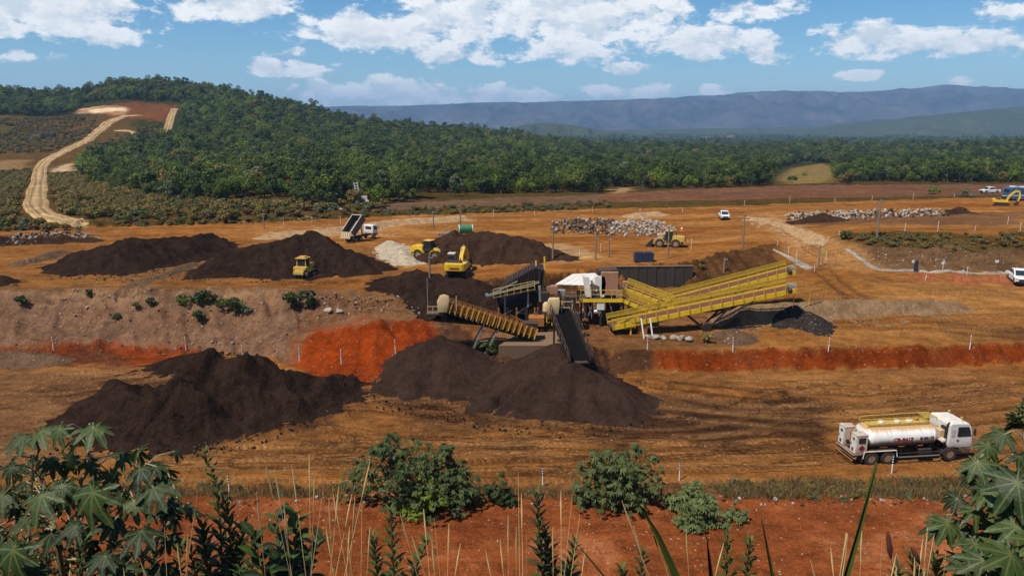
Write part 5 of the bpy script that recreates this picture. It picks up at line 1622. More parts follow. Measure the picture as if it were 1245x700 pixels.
# ================================================================== vehicles
VYEL = pm('machine_yellow', (0.70, 0.44, 0.015), 0.4, var=0.12, scale=1.5, dust=0.30, grime=0.2)
VYEL2 = pm('dusty_machine_yellow', (0.55, 0.36, 0.06), 0.6, var=0.2, scale=1.5, dust=0.55, grime=0.25)
VWHITE = pm('truck_white', (0.72, 0.71, 0.68), 0.35, var=0.06, scale=1.0, dust=0.75, dustcol=(0.48, 0.27, 0.10), grime=0.12)
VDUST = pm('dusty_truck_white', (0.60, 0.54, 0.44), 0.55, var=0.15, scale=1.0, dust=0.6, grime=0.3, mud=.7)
TYRE = pm('tyre_rubber', (0.030, 0.024, 0.020), 0.85, var=0.3, scale=3, dust=0.5, dustcol=(0.13, 0.07, 0.035))
RIM = pm('wheel_rim', (0.30, 0.20, 0.13), 0.6, 0.2, var=0.3, scale=4, dust=0.4)
CHAS = pm('chassis_black', (0.020, 0.018, 0.016), 0.7, var=0.3, dust=0.45, dustcol=(0.10, 0.05, 0.025))
GLS = glass('window_glass')
REDL = pm('red_lamp', (0.35, 0.02, 0.015), 0.3, var=0.1)
REDP = pm('red_lettering', (0.26, 0.012, 0.020), 0.5, var=0.15)
DKP = pm('dark_lettering', (0.035, 0.035, 0.045), 0.5, var=0.15)
YRAIL = pm('yellow_rail', (0.50, 0.37, 0.06), 0.5, var=0.15, dust=0.4)


def wheel_mesh(r, w, n=20):
    t = MB().lathe([(-w / 2, r * .62), (-w / 2, r * .93), (-w * .38, r), (w * .38, r), (w / 2, r * .93), (w / 2, r * .62)], n, 'y')
    t.f = t.f[:-2]; t.mi = t.mi[:-2]
    for i in range(n):      # lugs
        a = 2 * math.pi * (i + .5) / n
        t.box((math.cos(a) * r * .99, 0, math.sin(a) * r * .99), (r * .10, w * .96, r * .07), (0, -a, 0))
    rim = MB().lathe([(-w * .40, r * .60), (-w * .30, r * .56), (-w * .22, r * .30), (-w * .34, r * .22), (w * .34, r * .22), (w * .22, r * .30), (w * .30, r * .56), (w * .40, r * .60)], n, 'y')
    return t.mesh('tyre', TYRE, 30), rim.mesh('rim', RIM, 30)


def wheels(parent, mesh, spots):
    for p in spots:
        w = inst('wheel', mesh[0], parent, p); inst('rim', mesh[1], w)


def lettering(name, text, size, mat, parent, loc, rot, stretch=1.0):
    cu = bpy.data.curves.new(name, 'FONT'); cu.body = text; cu.size = size; cu.extrude = 0.006; cu.align_x = 'CENTER'; cu.offset = 0.012
    o = bpy.data.objects.new(name, cu)
    me = bpy.data.meshes.new_from_object(o); bpy.data.objects.remove(o)
    me.name = name; me.materials.clear(); me.materials.append(mat)
    return inst(name, me, parent, loc, rot, (stretch, 1, 1))


# ------------------------------------------------------------------ water tank truck (subject)
def tank_truck():
    p = PZ(1094, 554, 0); p.z = hz(p.x, p.y) + .02
    e = empty('tank_truck', p, R(7), 'dusty white water tank truck lettered CB-8417 with yellow top rails', 'truck', None, .94)
    # chassis
    m = MB()
    for s in (-1, 1): m.box((0.2, s * .42, .88), (9.2, .1, .26))
    for x in (-4, -2.5, -1, .5, 2, 3.5): m.box((x, 0, .88), (.12, .74, .2))
    m.build('chassis', CHAS, e, bevel=.015)
    MB().box((-3.2, 0, .55), (.2, 2.0, .2)).build('axle', CHAS, e); MB().box((-1.85, 0, .55), (.2, 2.0, .2)).build('axle', CHAS, e); MB().box((3.35, 0, .55), (.2, 2.0, .2)).build('axle', CHAS, e)
    wm = wheel_mesh(.54, .30)
    wheels(e, wm, [(x, s * y, .54) for x in (-3.2, -1.85) for s in (-1, 1) for y in (.78, 1.10)] + [(3.35, s * 1.06, .54) for s in (-1, 1)])
    # tank: oval cylinder, domed ends, bands
    dome = [(-3.55, .25), (-3.50, .62), (-3.38, .90), (-3.2, 1.0)] + [(x, 1.0) for x in np.linspace(-2.6, 1.5, 8)] + [(1.95, 1.0), (2.13, .90), (2.25, .62), (2.3, .25)]
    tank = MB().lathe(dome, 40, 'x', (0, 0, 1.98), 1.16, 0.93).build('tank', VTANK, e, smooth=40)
    for x in (-3.1, -1.4, .3, 1.85):
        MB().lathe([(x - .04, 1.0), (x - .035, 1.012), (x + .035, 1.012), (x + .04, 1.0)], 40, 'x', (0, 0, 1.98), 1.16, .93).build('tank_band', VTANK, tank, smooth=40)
    for x in (-2.6, -1, .6, 1.7):
        MB().prism([(-.9, 1.0), (.9, 1.0), (1.0, 1.45), (.6, 1.22), (-.6, 1.22), (-1.0, 1.45)], x - .08, x + .08, 'x').build('saddle', CHAS, e)
    # lettering on the side that faces the slope; the skin leans back a little there
    lettering('lettering', 'CB-8417', .40, REDP, e, (-.72, -1.172, 1.84), (R(90), 0, 0), 1.12)
    lettering('lettering', '20 000 LTS', .30, DKP, e, (1.22, -1.172, 1.90), (R(90), 0, 0), .84)
    # walkway on top with rails and a tray
    MB().box((-.6, 0, 2.94), (5.1, .62, .05)).build('walkway', YRAIL, e)
    for s, yy in ((-1, -.52), (1, .52)):
        MB().bar((-3.3, yy, 3.02), (1.75, yy, 3.02), .06).build('kerb_rail', YRAIL, e)
        for i in range(7): MB().box((-3.2 + i * .82, yy, 2.93), (.06, .05, .24)).build('rail_post', YRAIL, e)
        MB().tube([(-3.4, yy, 2.95), (-3.35, yy, 3.28), (-2.6, yy, 3.36), (-1.0, yy, 3.36), (2.0, yy, 3.40), (2.35, yy, 3.36), (2.35, yy, 3.05)], .032, 6).build('handrail', YRAIL, e)
    for i in range(6): MB().box((1.45 + i * .17, 0, 3.40), (.05, 1.06, .04)).build('tray_slat', YRAIL, e)
    for x in (-1.9, -.6, .4): MB().lathe([(2.9, .26), (3.06, .26), (3.12, .2)], 16, 'z', (x, 0, 0)).build('manhole', VWHITE, e, smooth=40)
    MB().lathe([(2.9, .17), (3.2, .17), (3.22, .1)], 14, 'z', (1.1, .1, 0)).build('valve_cover', RUST, e, smooth=40)
    # rear pump cabinets with a gap and sign plates
    for s in (-1, 1):
        c = MB().box((-4.12, s * .83, 1.70), (.92, .80, 1.52)).build('rear_cabinet', VDUST, e, bevel=.04)
        MB().box((-4.59, s * .83, 1.70), (.03, .62, 1.32)).build('cabinet_door', VWHITE, c, bevel=.01)
        MB().box((-4.62, s * .83 + .22, 1.7), (.04, .05, .16)).build('handle', CHAS, c)
        MB().box((-4.615, s * .83 - .05, 2.15), (.02, .26, .2)).build('sign_plate', GRNP if s < 0 else DKP, c)
        MB().box((-4.615, s * .83 + .02, 1.30), (.02, .22, .26)).build('sign_plate', DKP, c)
        MB().box((-4.62, s * 1.02, .98), (.05, .3, .14)).build('tail_lamp', REDL, e)
        d = MB().box((-4.12, s * 1.245, 1.48), (.36, .02, .36), (0, R(45), 0)).build('warning_diamond', REDP, c)
        MB().box((-4.12, s * 1.24, 2.08), (.55, .02, .45)).build('sign_plate', CHAS, c)
        MB().box((-4.12, s * .83, 2.49), (.95, .84, .06)).build('cabinet_roof', VDUST, c)
    MB().lathe([(-4.5, .10), (-3.4, .10)], 12, 'x', (0, 0, 1.5)).build('discharge_pipe', RUST, e, smooth=40)
    MB().lathe([(-4.55, .2), (-4.45, .2)], 14, 'x', (0, 0, 1.5)).build('pipe_flange', DSTEEL, e)
    MB().tube([(-4.3, 0, 1.5), (-4.35, 0, 2.4), (-4.1, 0, 2.75)], .07, 8).build('riser_pipe', RUST, e, smooth=40)
    m = MB().box((-4.55, 0, .66), (.16, 2.5, .16)); m.box((-4.4, 0, .92), (.7, 2.46, .06)); m.build('rear_bumper', VDUST, e, bevel=.02)
    MB().bar((-4.75, -1.2, .48), (-4.75, 1.2, .48), .07).build('spray_bar', RUST, e)
    for y in (-.9, 0, .9): MB().box((-4.78, y, .42), (.06, .2, .12)).build('spray_nozzle', DSTEEL, e)
    for s in (-1, 1): MB().box((-4.0, s * .98, .62), (.04, .55, .6)).build('mud_flap', CHAS, e)
    # mudguard frames and side guards
    for s in (-1, 1):
        y = s * 1.24
        MB().tube([(-3.95, y, .62), (-3.85, y, 1.16), (-1.25, y, 1.16), (-1.12, y, .62)], .045, 6).build('mudguard_frame', VWHITE, e)
        MB().box((-2.55, s * .98, 1.18), (2.6, .5, .03)).build('mudguard', CHAS, e)
        for z in (.55, .85): MB().bar((-.95, s * 1.2, z), (2.45, s * 1.2, z), .05, .08).build('side_guard', GSTEEL if z < .7 else CHAS, e)
        for x in (-.8, .6, 2.3): MB().box((x, s * 1.16, .8), (.06, .06, .6)).build('guard_post', CHAS, e)
    MB().box((1.3, -.85, .82), (1.1, .5, .5)).build('fuel_tank', CHAS, e, bevel=.08)
    MB().box((1.3, .85, .82), (1.1, .5, .5)).build('battery_box', CHAS, e, bevel=.05)
    # gear behind the cab
    MB().lathe([(-.55, .1), (-.48, .2), (.48, .2), (.55, .1)], 16, 'y', (2.62, -.72, 1.72)).build('air_cylinder', VWHITE, e, smooth=40)
    MB().box((2.62, -.2, 2.15), (.45, 1.5, .7)).build('pump_housing', CREAM, e, bevel=.06)
    MB().tube([(2.92, -.95, 1.2), (2.92, -.98, 2.6), (2.98, -.98, 2.95), (3.1, -.98, 3.1)], .075, 10).build('exhaust_stack', CHAS, e, smooth=40)
    MB().box((2.9, -.7, 2.0), (.22, .5, 1.5)).build('air_filter', CHAS, e, bevel=.05)
    # cab
    prof = [(3.05, .95), (3.05, 2.95), (3.18, 3.08), (4.62, 3.02), (4.84, 2.72), (5.02, 1.95), (5.06, 1.05), (4.98, .62), (4.25, .62), (4.12, 1.02), (3.85, 1.18), (3.1, 1.18), (2.95, 1.0)]
    prof = [(3.05, 1.12), (3.05, 2.95), (3.18, 3.08), (4.62, 3.02), (4.84, 2.72), (5.02, 1.95), (5.06, 1.05), (5.0, .55), (4.1, .55), (4.05, .85), (3.85, 1.12)]
    cab = MB().prism(prof, -1.2, 1.2).build('cab', VCAB, e, bevel=.05)
    m = MB().prism([(3.2, 3.06), (4.5, 3.0), (4.3, 3.08), (3.4, 3.13)], -1.0, 1.0).build('roof_fairing', VCAB, cab, bevel=.05)
    for s in (-1, 1):
        y = s * 1.215
        MB().prism([(3.72, 1.98), (3.72, 2.78), (4.58, 2.76), (4.74, 2.5), (4.86, 1.98)], y - .01, y + .01).build('side_window', GLS, cab)
        d = MB().prism([(3.62, 1.1), (3.62, 1.9), (4.90, 1.9), (4.94, 1.1)], y - .006, y + .012).build('door', VCAB, cab, bevel=.01)
        MB().box((3.76, y + s * .03, 1.72), (.2, .04, .06)).build('handle', CHAS, d)
        MB().box((3.36, y + s * .004, 2.3), (.28, .012, .5)).build('quarter_panel', VDUST, cab)
        MB().tube([(4.80, s * 1.2, 2.75), (4.95, s * 1.42, 2.75), (4.95, s * 1.42, 2.1), (4.85, s * 1.2, 2.05)], .025, 6).build('mirror_arm', CHAS, cab)
        MB().box((4.95, s * 1.44, 2.42), (.08, .2, .5)).build('mirror', CHAS, cab, bevel=.02)
        MB().box((3.95, s * 1.1, .72), (.5, .3, .3)).build('step', CHAS, cab)
        a = [(3.35 + .66 * math.cos(q), .54 + .66 * math.sin(q)) for q in np.linspace(math.pi, 0, 9)]
        a += [(3.35 + .60 * math.cos(q), .54 + .60 * math.sin(q)) for q in np.linspace(0, math.pi, 9)]
        MB().prism(a, s * 1.0 - .18, s * 1.0 + .22).build('wheel_arch', CHAS, cab)
        MB().box((5.05, s * .95, .85), (.08, .34, .2)).build('headlight', GSTEEL, cab, bevel=.02)
    MB().add([(4.845, -1.08, 2.70), (4.845, 1.08, 2.70), (5.012, 1.08, 2.0), (5.012, -1.08, 2.0), (4.86, -1.08, 2.705), (4.86, 1.08, 2.705), (5.03, 1.08, 2.0), (5.03, -1.08, 2.0)], [(0, 1, 2, 3), (4, 7, 6, 5), (0, 4, 5, 1), (1, 5, 6, 2), (2, 6, 7, 3), (3, 7, 4, 0)]).build('windscreen', GLS, cab)
    MB().box((5.08, 0, .78), (.14, 2.4, .42)).build('front_bumper', VDUST, cab, bevel=.04)
    MB().box((5.055, 0, 1.45), (.04, 1.5, .5)).build('grille', CHAS, cab)
    for y in (-.7, .7): MB().box((4.3, y, 3.33), (.14, .14, .12)).build('roof_lamp', YRAIL, cab)


def tank_material():
    m, t, p = new_mat('tank_white')
    tc = t.node('ShaderNodeTexCoord'); ob = tc.outputs['Object']
    sep = t.node('ShaderNodeSeparateXYZ', {0: ob})
    n = t.noise(ob, 1.4, 6, .65)
    st = t.node('ShaderNodeMapping'); st.inputs['Scale'].default_value = (3.5, .3, .6); t.l.new(ob, st.inputs[0])
    n2 = t.noise(st.outputs[0], 1.5, 5, .6)
    c = t.mix(n, (0.70, 0.69, 0.66), (0.78, 0.77, 0.74))
    # dust lying on the crown, belly darkened for splash dirt and painted-in shade
    top = t.ss(t.m('ADD', sep.outputs[2], t.m('MULTIPLY_ADD', n2, .35, -.18)), 2.44, 2.76)
    c = t.mix(t.m('MULTIPLY', top, .95), c, (0.46, 0.25, 0.07))
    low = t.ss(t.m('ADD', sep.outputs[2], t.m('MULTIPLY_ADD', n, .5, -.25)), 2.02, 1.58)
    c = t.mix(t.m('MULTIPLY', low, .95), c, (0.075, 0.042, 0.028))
    c = t.mix(t.ss(n2, .52, .72, 0, .35), c, (0.40, 0.26, 0.14))
    t.l.new(c, p.inputs['Base Color']); p.inputs['Roughness'].default_value = .35
    return m


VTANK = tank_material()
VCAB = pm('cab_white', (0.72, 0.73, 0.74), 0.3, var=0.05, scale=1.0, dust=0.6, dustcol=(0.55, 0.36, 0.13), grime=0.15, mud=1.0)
tank_truck()


# ------------------------------------------------------------------ excavators
def track_part(parent, x0, x1, y, w, h, name='track'):
    r = h / 2
    pts = [(x0 + r + r * math.cos(a), r + r * math.sin(a)) for a in np.linspace(math.pi / 2, math.pi * 1.5, 8)] + [(x1 - r + r * math.cos(a), r + r * math.sin(a)) for a in np.linspace(-math.pi / 2, math.pi / 2, 8)]
    t = MB().prism(pts, y - w / 2, y + w / 2).build(name, CHAS, parent)
    sh = MB(); 
    n = int((x1 - x0) / .28)
    for i in range(n):
        for z in (.0, h): sh.box((x0 + .3 + (x1 - x0 - .6) * i / (n - 1), y, z), (.12, w * 1.02, .06))
    tag(sh.build('track_shoes', CHAS, t), kind='stuff')
    return t


def excavator(loc, rz, label, house_turn=0.0, boom='out', s_=.94):
    e = empty('excavator', loc, rz, label, 'excavator', None, s_)
    for s in (-1, 1): track_part(e, -2.0, 2.0, s * 1.15, .6, .85)
    MB().box((0, 0, .75), (2.2, 1.8, .35)).build('undercarriage', CHAS, e)
    MB().lathe([(.85, .75), (1.02, .75)], 18, 'z').build('slew_ring', CHAS, e)
    h = MB().prism([(-2.1, 1.05), (1.5, 1.05), (1.5, 1.5), (.2, 1.95), (-2.1, 1.95)], -1.35, 1.35).build('house', VYEL, e, bevel=.08)
    cwp = [(-2.75, -1.0), (-2.55, -1.36), (-1.9, -1.40), (-1.9, 1.40), (-2.55, 1.36), (-2.75, 1.0)]
    cw = MB().prism(cwp, 1.1, 2.12, 'z').build('counterweight', VYEL, e, bevel=.1)
    MB().box((-2.77, 0, 1.5), (.03, 1.3, .2)).build('stripe', REDP, cw)
    MB().box((-1.3, .2, 2.12), (1.3, 1.9, .3)).build('engine_cover', CHAS, e, bevel=.05)
    MB().tube([(-1.2, -.6, 2.1), (-1.2, -.6, 2.65)], .07, 8).build('exhaust', CHAS, e)
    cab = MB().prism([(-.35, 1.4), (-.35, 2.85), (-.2, 2.98), (.95, 2.98), (1.35, 2.1), (1.45, 1.4)], .42, 1.35).build('cab', CHAS, e, bevel=.04)
    for y in (.41, 1.36): MB().prism([(-.2, 1.9), (-.2, 2.8), (.85, 2.8), (1.2, 2.05), (1.2, 1.9)], y - .015, y + .015).build('cab_window', GLS, cab)
    MB().box((-.37, .88, 2.35), (.03, .7, .7)).build('rear_window', GLS, cab)
    MB().box((.35, .88, 3.02), (1.3, .98, .07)).build('cab_roof', VWHITE, cab)
    if boom == 'out':
        q = [(1.0, 1.5), (1.5, 2.3), (3.3, 3.2), (5.4, 2.6)]; q2 = [(5.4, 2.6), (6.6, 1.7), (6.8, 1.0)]
    else:
        q = [(1.0, 1.5), (1.5, 3.0), (3.0, 4.6), (4.2, 4.4)]; q2 = [(4.2, 4.4), (4.3, 2.6), (3.9, 1.5)]
    def arm(pts, w, t0, t1, name, mat):
        top, bot = [], []
        n = len(pts)
        for i, (x, z) in enumerate(pts):
            a = Vector(pts[max(i - 1, 0)]); b = Vector(pts[min(i + 1, n - 1)]); d = (b - a).normalized(); nn = Vector((-d.y, d.x))
            th = (t0 + (t1 - t0) * i / (n - 1)) * (1.25 if 0 < i < n - 1 else .8) / 2
            top.append((x + nn.x * th, z + nn.y * th)); bot.append((x - nn.x * th, z - nn.y * th))
        return MB().prism(top + bot[::-1], -w / 2 - .25, w / 2 - .25).build(name, mat, e, bevel=.02)
    arm(q, .5, .55, .45, 'boom', VYEL); arm(q2, .4, .5, .35, 'stick', VYEL)
    MB().tube([(1.3, -.05, 1.5), (2.6, -.05, 3.4)], .09, 8).build('boom_cylinder', GSTEEL, e)
    MB().tube([(q[2][0], -.25, q[2][1] + .45), (q2[0][0] + .35, -.25, q2[0][1] + .3)], .08, 8).build('stick_cylinder', GSTEEL, e)
    bx, bz = q2[-1]
    MB().prism([(bx + .15, bz + .1), (bx + .45, bz - .5), (bx + .1, bz - 1.15), (bx - .6, bz - 1.2), (bx - 1.0, bz - .6), (bx - .35, bz - .35), (bx - .15, bz + .1)], -.8, .3).build('bucket', CHAS, e)
    for s in (-1, 1): MB().box((-.6, s * 1.38, 2.0), (1.8, .04, .06)).build('handrail', GSTEEL, e)
    return e


q = PD(557, 338, 92.5); q.z = pile_z(q.x, q.y) - .05
excavator(q, R(84), 'yellow excavator on the dark heap, its back and red-striped counterweight towards the viewer')
q = G(1218, 250)
excavator(q, R(-28), 'yellow excavator with its boom folded, far right by the blue bus', 0, 'in', .72)


# ------------------------------------------------------------------ wheel loaders
def wheel_loader(loc, rz, label, bucket_up=.3, mat=VYEL, sc_=.84):
    e = empty('wheel_loader', loc, rz, label, 'wheel loader', None, sc_)
    wm = wheel_mesh(.85, .62)
    wheels(e, wm, [(x, s * 1.05, .85) for x in (-1.6, 1.6) for s in (-1, 1)])
    MB().box((-1.4, 0, 1.05), (3.4, 1.2, .5)).build('rear_frame', CHAS, e, bevel=.05)
    MB().box((1.5, 0, 1.05), (1.9, 1.0, .5)).build('front_frame', mat, e, bevel=.05)
    MB().prism([(-3.3, 1.15), (-3.3, 2.05), (-3.0, 2.3), (-.9, 2.4), (-.9, 1.15)], -.95, .95).build('engine_hood', mat, e, bevel=.1)
    MB().box((-3.33, 0, 1.7), (.06, 1.5, .85)).build('radiator_grille', CHAS, e, bevel=.02)
    MB().box((-3.3, 0, 1.05), (.3, 1.9, .45)).build('rear_counterweight', mat, e, bevel=.05)
    for s in (-1, 1):
        a = [(-1.6 + 1.05 * math.cos(t), .85 + 1.05 * math.sin(t)) for t in np.linspace(math.pi * .95, math.pi * .1, 8)] + [(-1.6 + .95 * math.cos(t), .85 + .95 * math.sin(t)) for t in np.linspace(math.pi * .1, math.pi * .95, 8)]
        MB().prism(a, s * 1.05 - .35, s * 1.05 + .35).build('fender', mat, e)
        a = [(1.6 + 1.05 * math.cos(t), .85 + 1.05 * math.sin(t)) for t in np.linspace(math.pi * .95, math.pi * .35, 7)] + [(1.6 + .95 * math.cos(t), .85 + .95 * math.sin(t)) for t in np.linspace(math.pi * .35, math.pi * .95, 7)]
        MB().prism(a, s * 1.05 - .3, s * 1.05 + .3).build('fender', mat, e)
    cab = MB().prism([(-.85, 1.4), (-.85, 3.1), (-.7, 3.2), (.45, 3.2), (.65, 2.3), (.75, 1.4)], -.75, .75).build('cab', CHAS, e, bevel=.05)
    for y in (-.76, .76): MB().prism([(-.72, 2.0), (-.72, 3.02), (.38, 3.02), (.55, 2.2), (.58, 2.0)], y - .015, y + .015).build('cab_window', GLS, cab)
    MB().add([(.475, -.6, 3.02), (.475, .6, 3.02), (.69, .6, 2.1), (.69, -.6, 2.1), (.5, -.6, 3.02), (.5, .6, 3.02), (.72, .6, 2.1), (.72, -.6, 2.1)], [(0, 1, 2, 3), (7, 6, 5, 4), (0, 4, 5, 1), (1, 5, 6, 2), (2, 6, 7, 3), (3, 7, 4, 0)]).build('windscreen', GLS, cab)
    MB().box((-.865, 0, 2.75), (.03, 1.1, .55)).build('rear_window', GLS, cab)
    MB().box((-.15, 0, 3.25), (1.5, 1.65, .1)).build('cab_roof', mat, cab, bevel=.03)
    MB().tube([(-1.6, .3, 2.3), (-1.6, .3, 3.0)], .08, 8).build('exhaust', CHAS, e)
    z = bucket_up
    for s in (-1, 1): MB().prism([(.9, 1.9), (1.2, 2.15), (2.9, 1.05 + z), (3.2, .45 + z), (2.95, .4 + z), (2.5, .95 + z)], s * .5 - .09, s * .5 + .09).build('lift_arm', mat, e)
    MB().tube([(1.4, 0, 1.9), (2.9, 0, 1.25 + z)], .1, 8).build('tilt_cylinder', GSTEEL, e)
    b = MB().prism([(3.1, .1 + z), (3.0, 1.0 + z), (3.15, 1.35 + z), (3.3, 1.1 + z), (3.35, .35 + z), (3.6, .12 + z), (4.4, .15 + z), (4.4, .05 + z), (3.3, -.02 + z)], -1.4, 1.4).build('bucket', CHAS, e)
    for s in (-1, 1): MB().prism([(3.1, .1 + z), (3.1, 1.3 + z), (4.35, .15 + z), (4.35, .05 + z)], s * 1.4 - .04, s * 1.4 + .04).build('bucket_side', CHAS, b)
    return e


q = G(523, 315)
wheel_loader(q, R(-24), 'yellow wheel loader on the left, at the foot of the brown-black ridge', .35)
q = G(812, 300)
wheel_loader(q, R(163), 'yellow wheel loader with dark bucket, right of the pale rocks', .1, VYEL2, .76)


# ------------------------------------------------------------------ bulldozer
def bulldozer(loc, rz):
    e = empty('bulldozer', loc, rz, 'dusty cream-yellow bulldozer seen from behind at the widest dark heap', 'bulldozer', None, .82)
    for s in (-1, 1): track_part(e, -1.7, 1.7, s * .98, .55, 1.0)
    MB().box((-.2, 0, 1.0), (3.0, 1.4, .8)).build('body', VYEL2, e, bevel=.06)
    MB().prism([(.4, 1.3), (.4, 2.05), (2.0, 1.9), (2.1, 1.2)], -.6, .6).build('engine_hood', VYEL2, e, bevel=.06)
    MB().box((-1.2, 0, 1.55), (.9, 2.1, .45)).build('fuel_tank', VYEL2, e, bevel=.08)
    for s in (-1, 1): MB().box((0, s * .98, 1.08), (2.6, .62, .08)).build('fender', VYEL2, e)
    for x in (-1.0, .3):
        for s in (-1, 1): MB().bar((x, s * .72, 1.5), (x * .9, s * .68, 2.95), .12).build('cab_post', VYEL2, e)
    cab = MB().prism([(-.98, 1.5), (-.9, 2.75), (.22, 2.75), (.32, 1.5)], -.64, .64).build('cab', CHAS, e)
    MB().box((-.97, 0, 2.3), (.03, 1.0, .6)).build('rear_window', GLS, cab)
    for y in (-.65, .65): MB().box((-.35, y, 2.3), (.9, .03, .6)).build('side_window', GLS, cab)
    MB().box((-.35, 0, 3.0), (1.7, 1.75, .14)).build('canopy_roof', VYEL2, e, bevel=.03)
    MB().box((-.35, 0, 3.16), (1.0, 1.1, .2)).build('roof_unit', VYEL2, e, bevel=.03)
    MB().box((-1.85, 0, .9), (.5, 1.6, .5)).build('ripper_beam', VYEL2, e, bevel=.04)
    for y in (-.6, 0, .6): MB().prism([(-2.0, 1.0), (-1.8, 1.0), (-1.95, .1), (-2.1, .15)], y - .06, y + .06).build('ripper_shank', CHAS, e)
    MB().prism([(2.6, .1), (2.5, .6), (2.55, 1.2), (2.75, 1.3), (2.68, .6), (2.8, .05)], -1.6, 1.6).build('blade', VYEL2, e)
    for s in (-1, 1): MB().bar((0, s * 1.35, .5), (2.6, s * 1.35, .4), .18).build('push_arm', VYEL2, e)
    MB().tube([(.9, .3, 2.0), (.9, .3, 2.7)], .07, 8).build('exhaust', CHAS, e)


q = G(371, 336)
bulldozer(q, R(78))


# ------------------------------------------------------------------ tip truck with raised body
def tip_truck(loc, rz):
    e = empty('tip_truck', loc, rz, 'white tip truck with its body raised, dumping over the widest dark heap', 'truck', None, .80)
    for s in (-1, 1): MB().box((.2, s * .4, .95), (8.0, .12, .28)).build('chassis_rail', CHAS, e)
    wm = wheel_mesh(.54, .3)
    wheels(e, wm, [(x, s * y, .54) for x in (-2.6, -1.25) for s in (-1, 1) for y in (.75, 1.07)] + [(x, s * 1.05, .54) for s in (-1, 1) for x in (3.1,)])
    MB().prism([(2.75, 1.1), (2.75, 2.8), (2.9, 2.95), (4.1, 2.9), (4.35, 1.9), (4.4, .7), (3.75, .7), (3.6, 1.1)], -1.2, 1.2).build('cab', VCAB, e, bevel=.05)
    for s in (-1, 1):
        MB().prism([(3.1, 1.85), (3.1, 2.65), (4.0, 2.6), (4.2, 1.85)], s * 1.21 - .01, s * 1.21 + .01).build('side_window', GLS, e)
        MB().box((4.3, s * 1.4, 2.3), (.08, .2, .5)).build('mirror', CHAS, e)
    MB().box((2.74, 0, 2.3), (.03, 1.5, .6)).build('rear_window', GLS, e)
    # the body, hinged at the back and tipped up
    hp = bpy.data.objects.new('tip_body', None); COL.objects.link(hp)
    m = MB(); l, w, h = 4.6, 2.5, 1.4
    m.box((l / 2, 0, .06), (l, w, .12)); m.box((l - .05, 0, h / 2 + .12), (.1, w, h))
    for s in (-1, 1): m.box((l / 2, s * (w / 2 - .05), h / 2 + .12), (l, .1, h))
    for i in range(6):
        for s in (-1, 1): m.box((.4 + i * .85, s * (w / 2 + .05), h / 2), (.12, .1, h))
    bpy.data.objects.remove(hp)
    b = m.build('tip_body', DBED, e); b.location = (-3.2, 0, 1.25); b.rotation_euler = (0, R(-40), 0)
    MB().box((l / 2 + .0, 0, h + .16), (l, .0001 + .1, .06)).v
    for s in (-1, 1): MB().box((l / 2, s * (w / 2 - .05), h + .17), (l, .16, .10)).build('top_rim', VDUST, b)
    MB().box((l - .02, 0, h + .17), (.16, w, .10)).build('top_rim', VDUST, b)
    tg = MB().box((0, 0, -.7), (.10, w - .04, 1.4)); tg = tg.build('tailgate', CREAM, b); tg.location = (-.08, 0, h + .05); tg.rotation_euler = (0, R(62), 0)
    for i in range(5): MB().box((-.09, -1.0 + i * .5, -.7), (.09, .1, 1.35)).build('tailgate_rib', VDUST, tg)
    MB().tube([(.8, 0, 1.1), (.05, 0, 4.6)], [.16, .10], 10).build('hoist_ram', GSTEEL, e)
    for s in (-1, 1): MB().box((-3.3, s * .9, .7), (.05, .55, .6)).build('mud_flap', CHAS, e)


DBED = pm('truck_bed_steel', (0.10, 0.085, 0.075), 0.55, 0.2, var=0.3, scale=1.0, dust=0.3)
q = PD(436, 291, 124); q.z = pile_z(q.x, q.y) + .0
q = PD(438, 291, 122); q.z = max(pile_z(q.x, q.y), hz(q.x, q.y))
tip_truck(q, R(62))


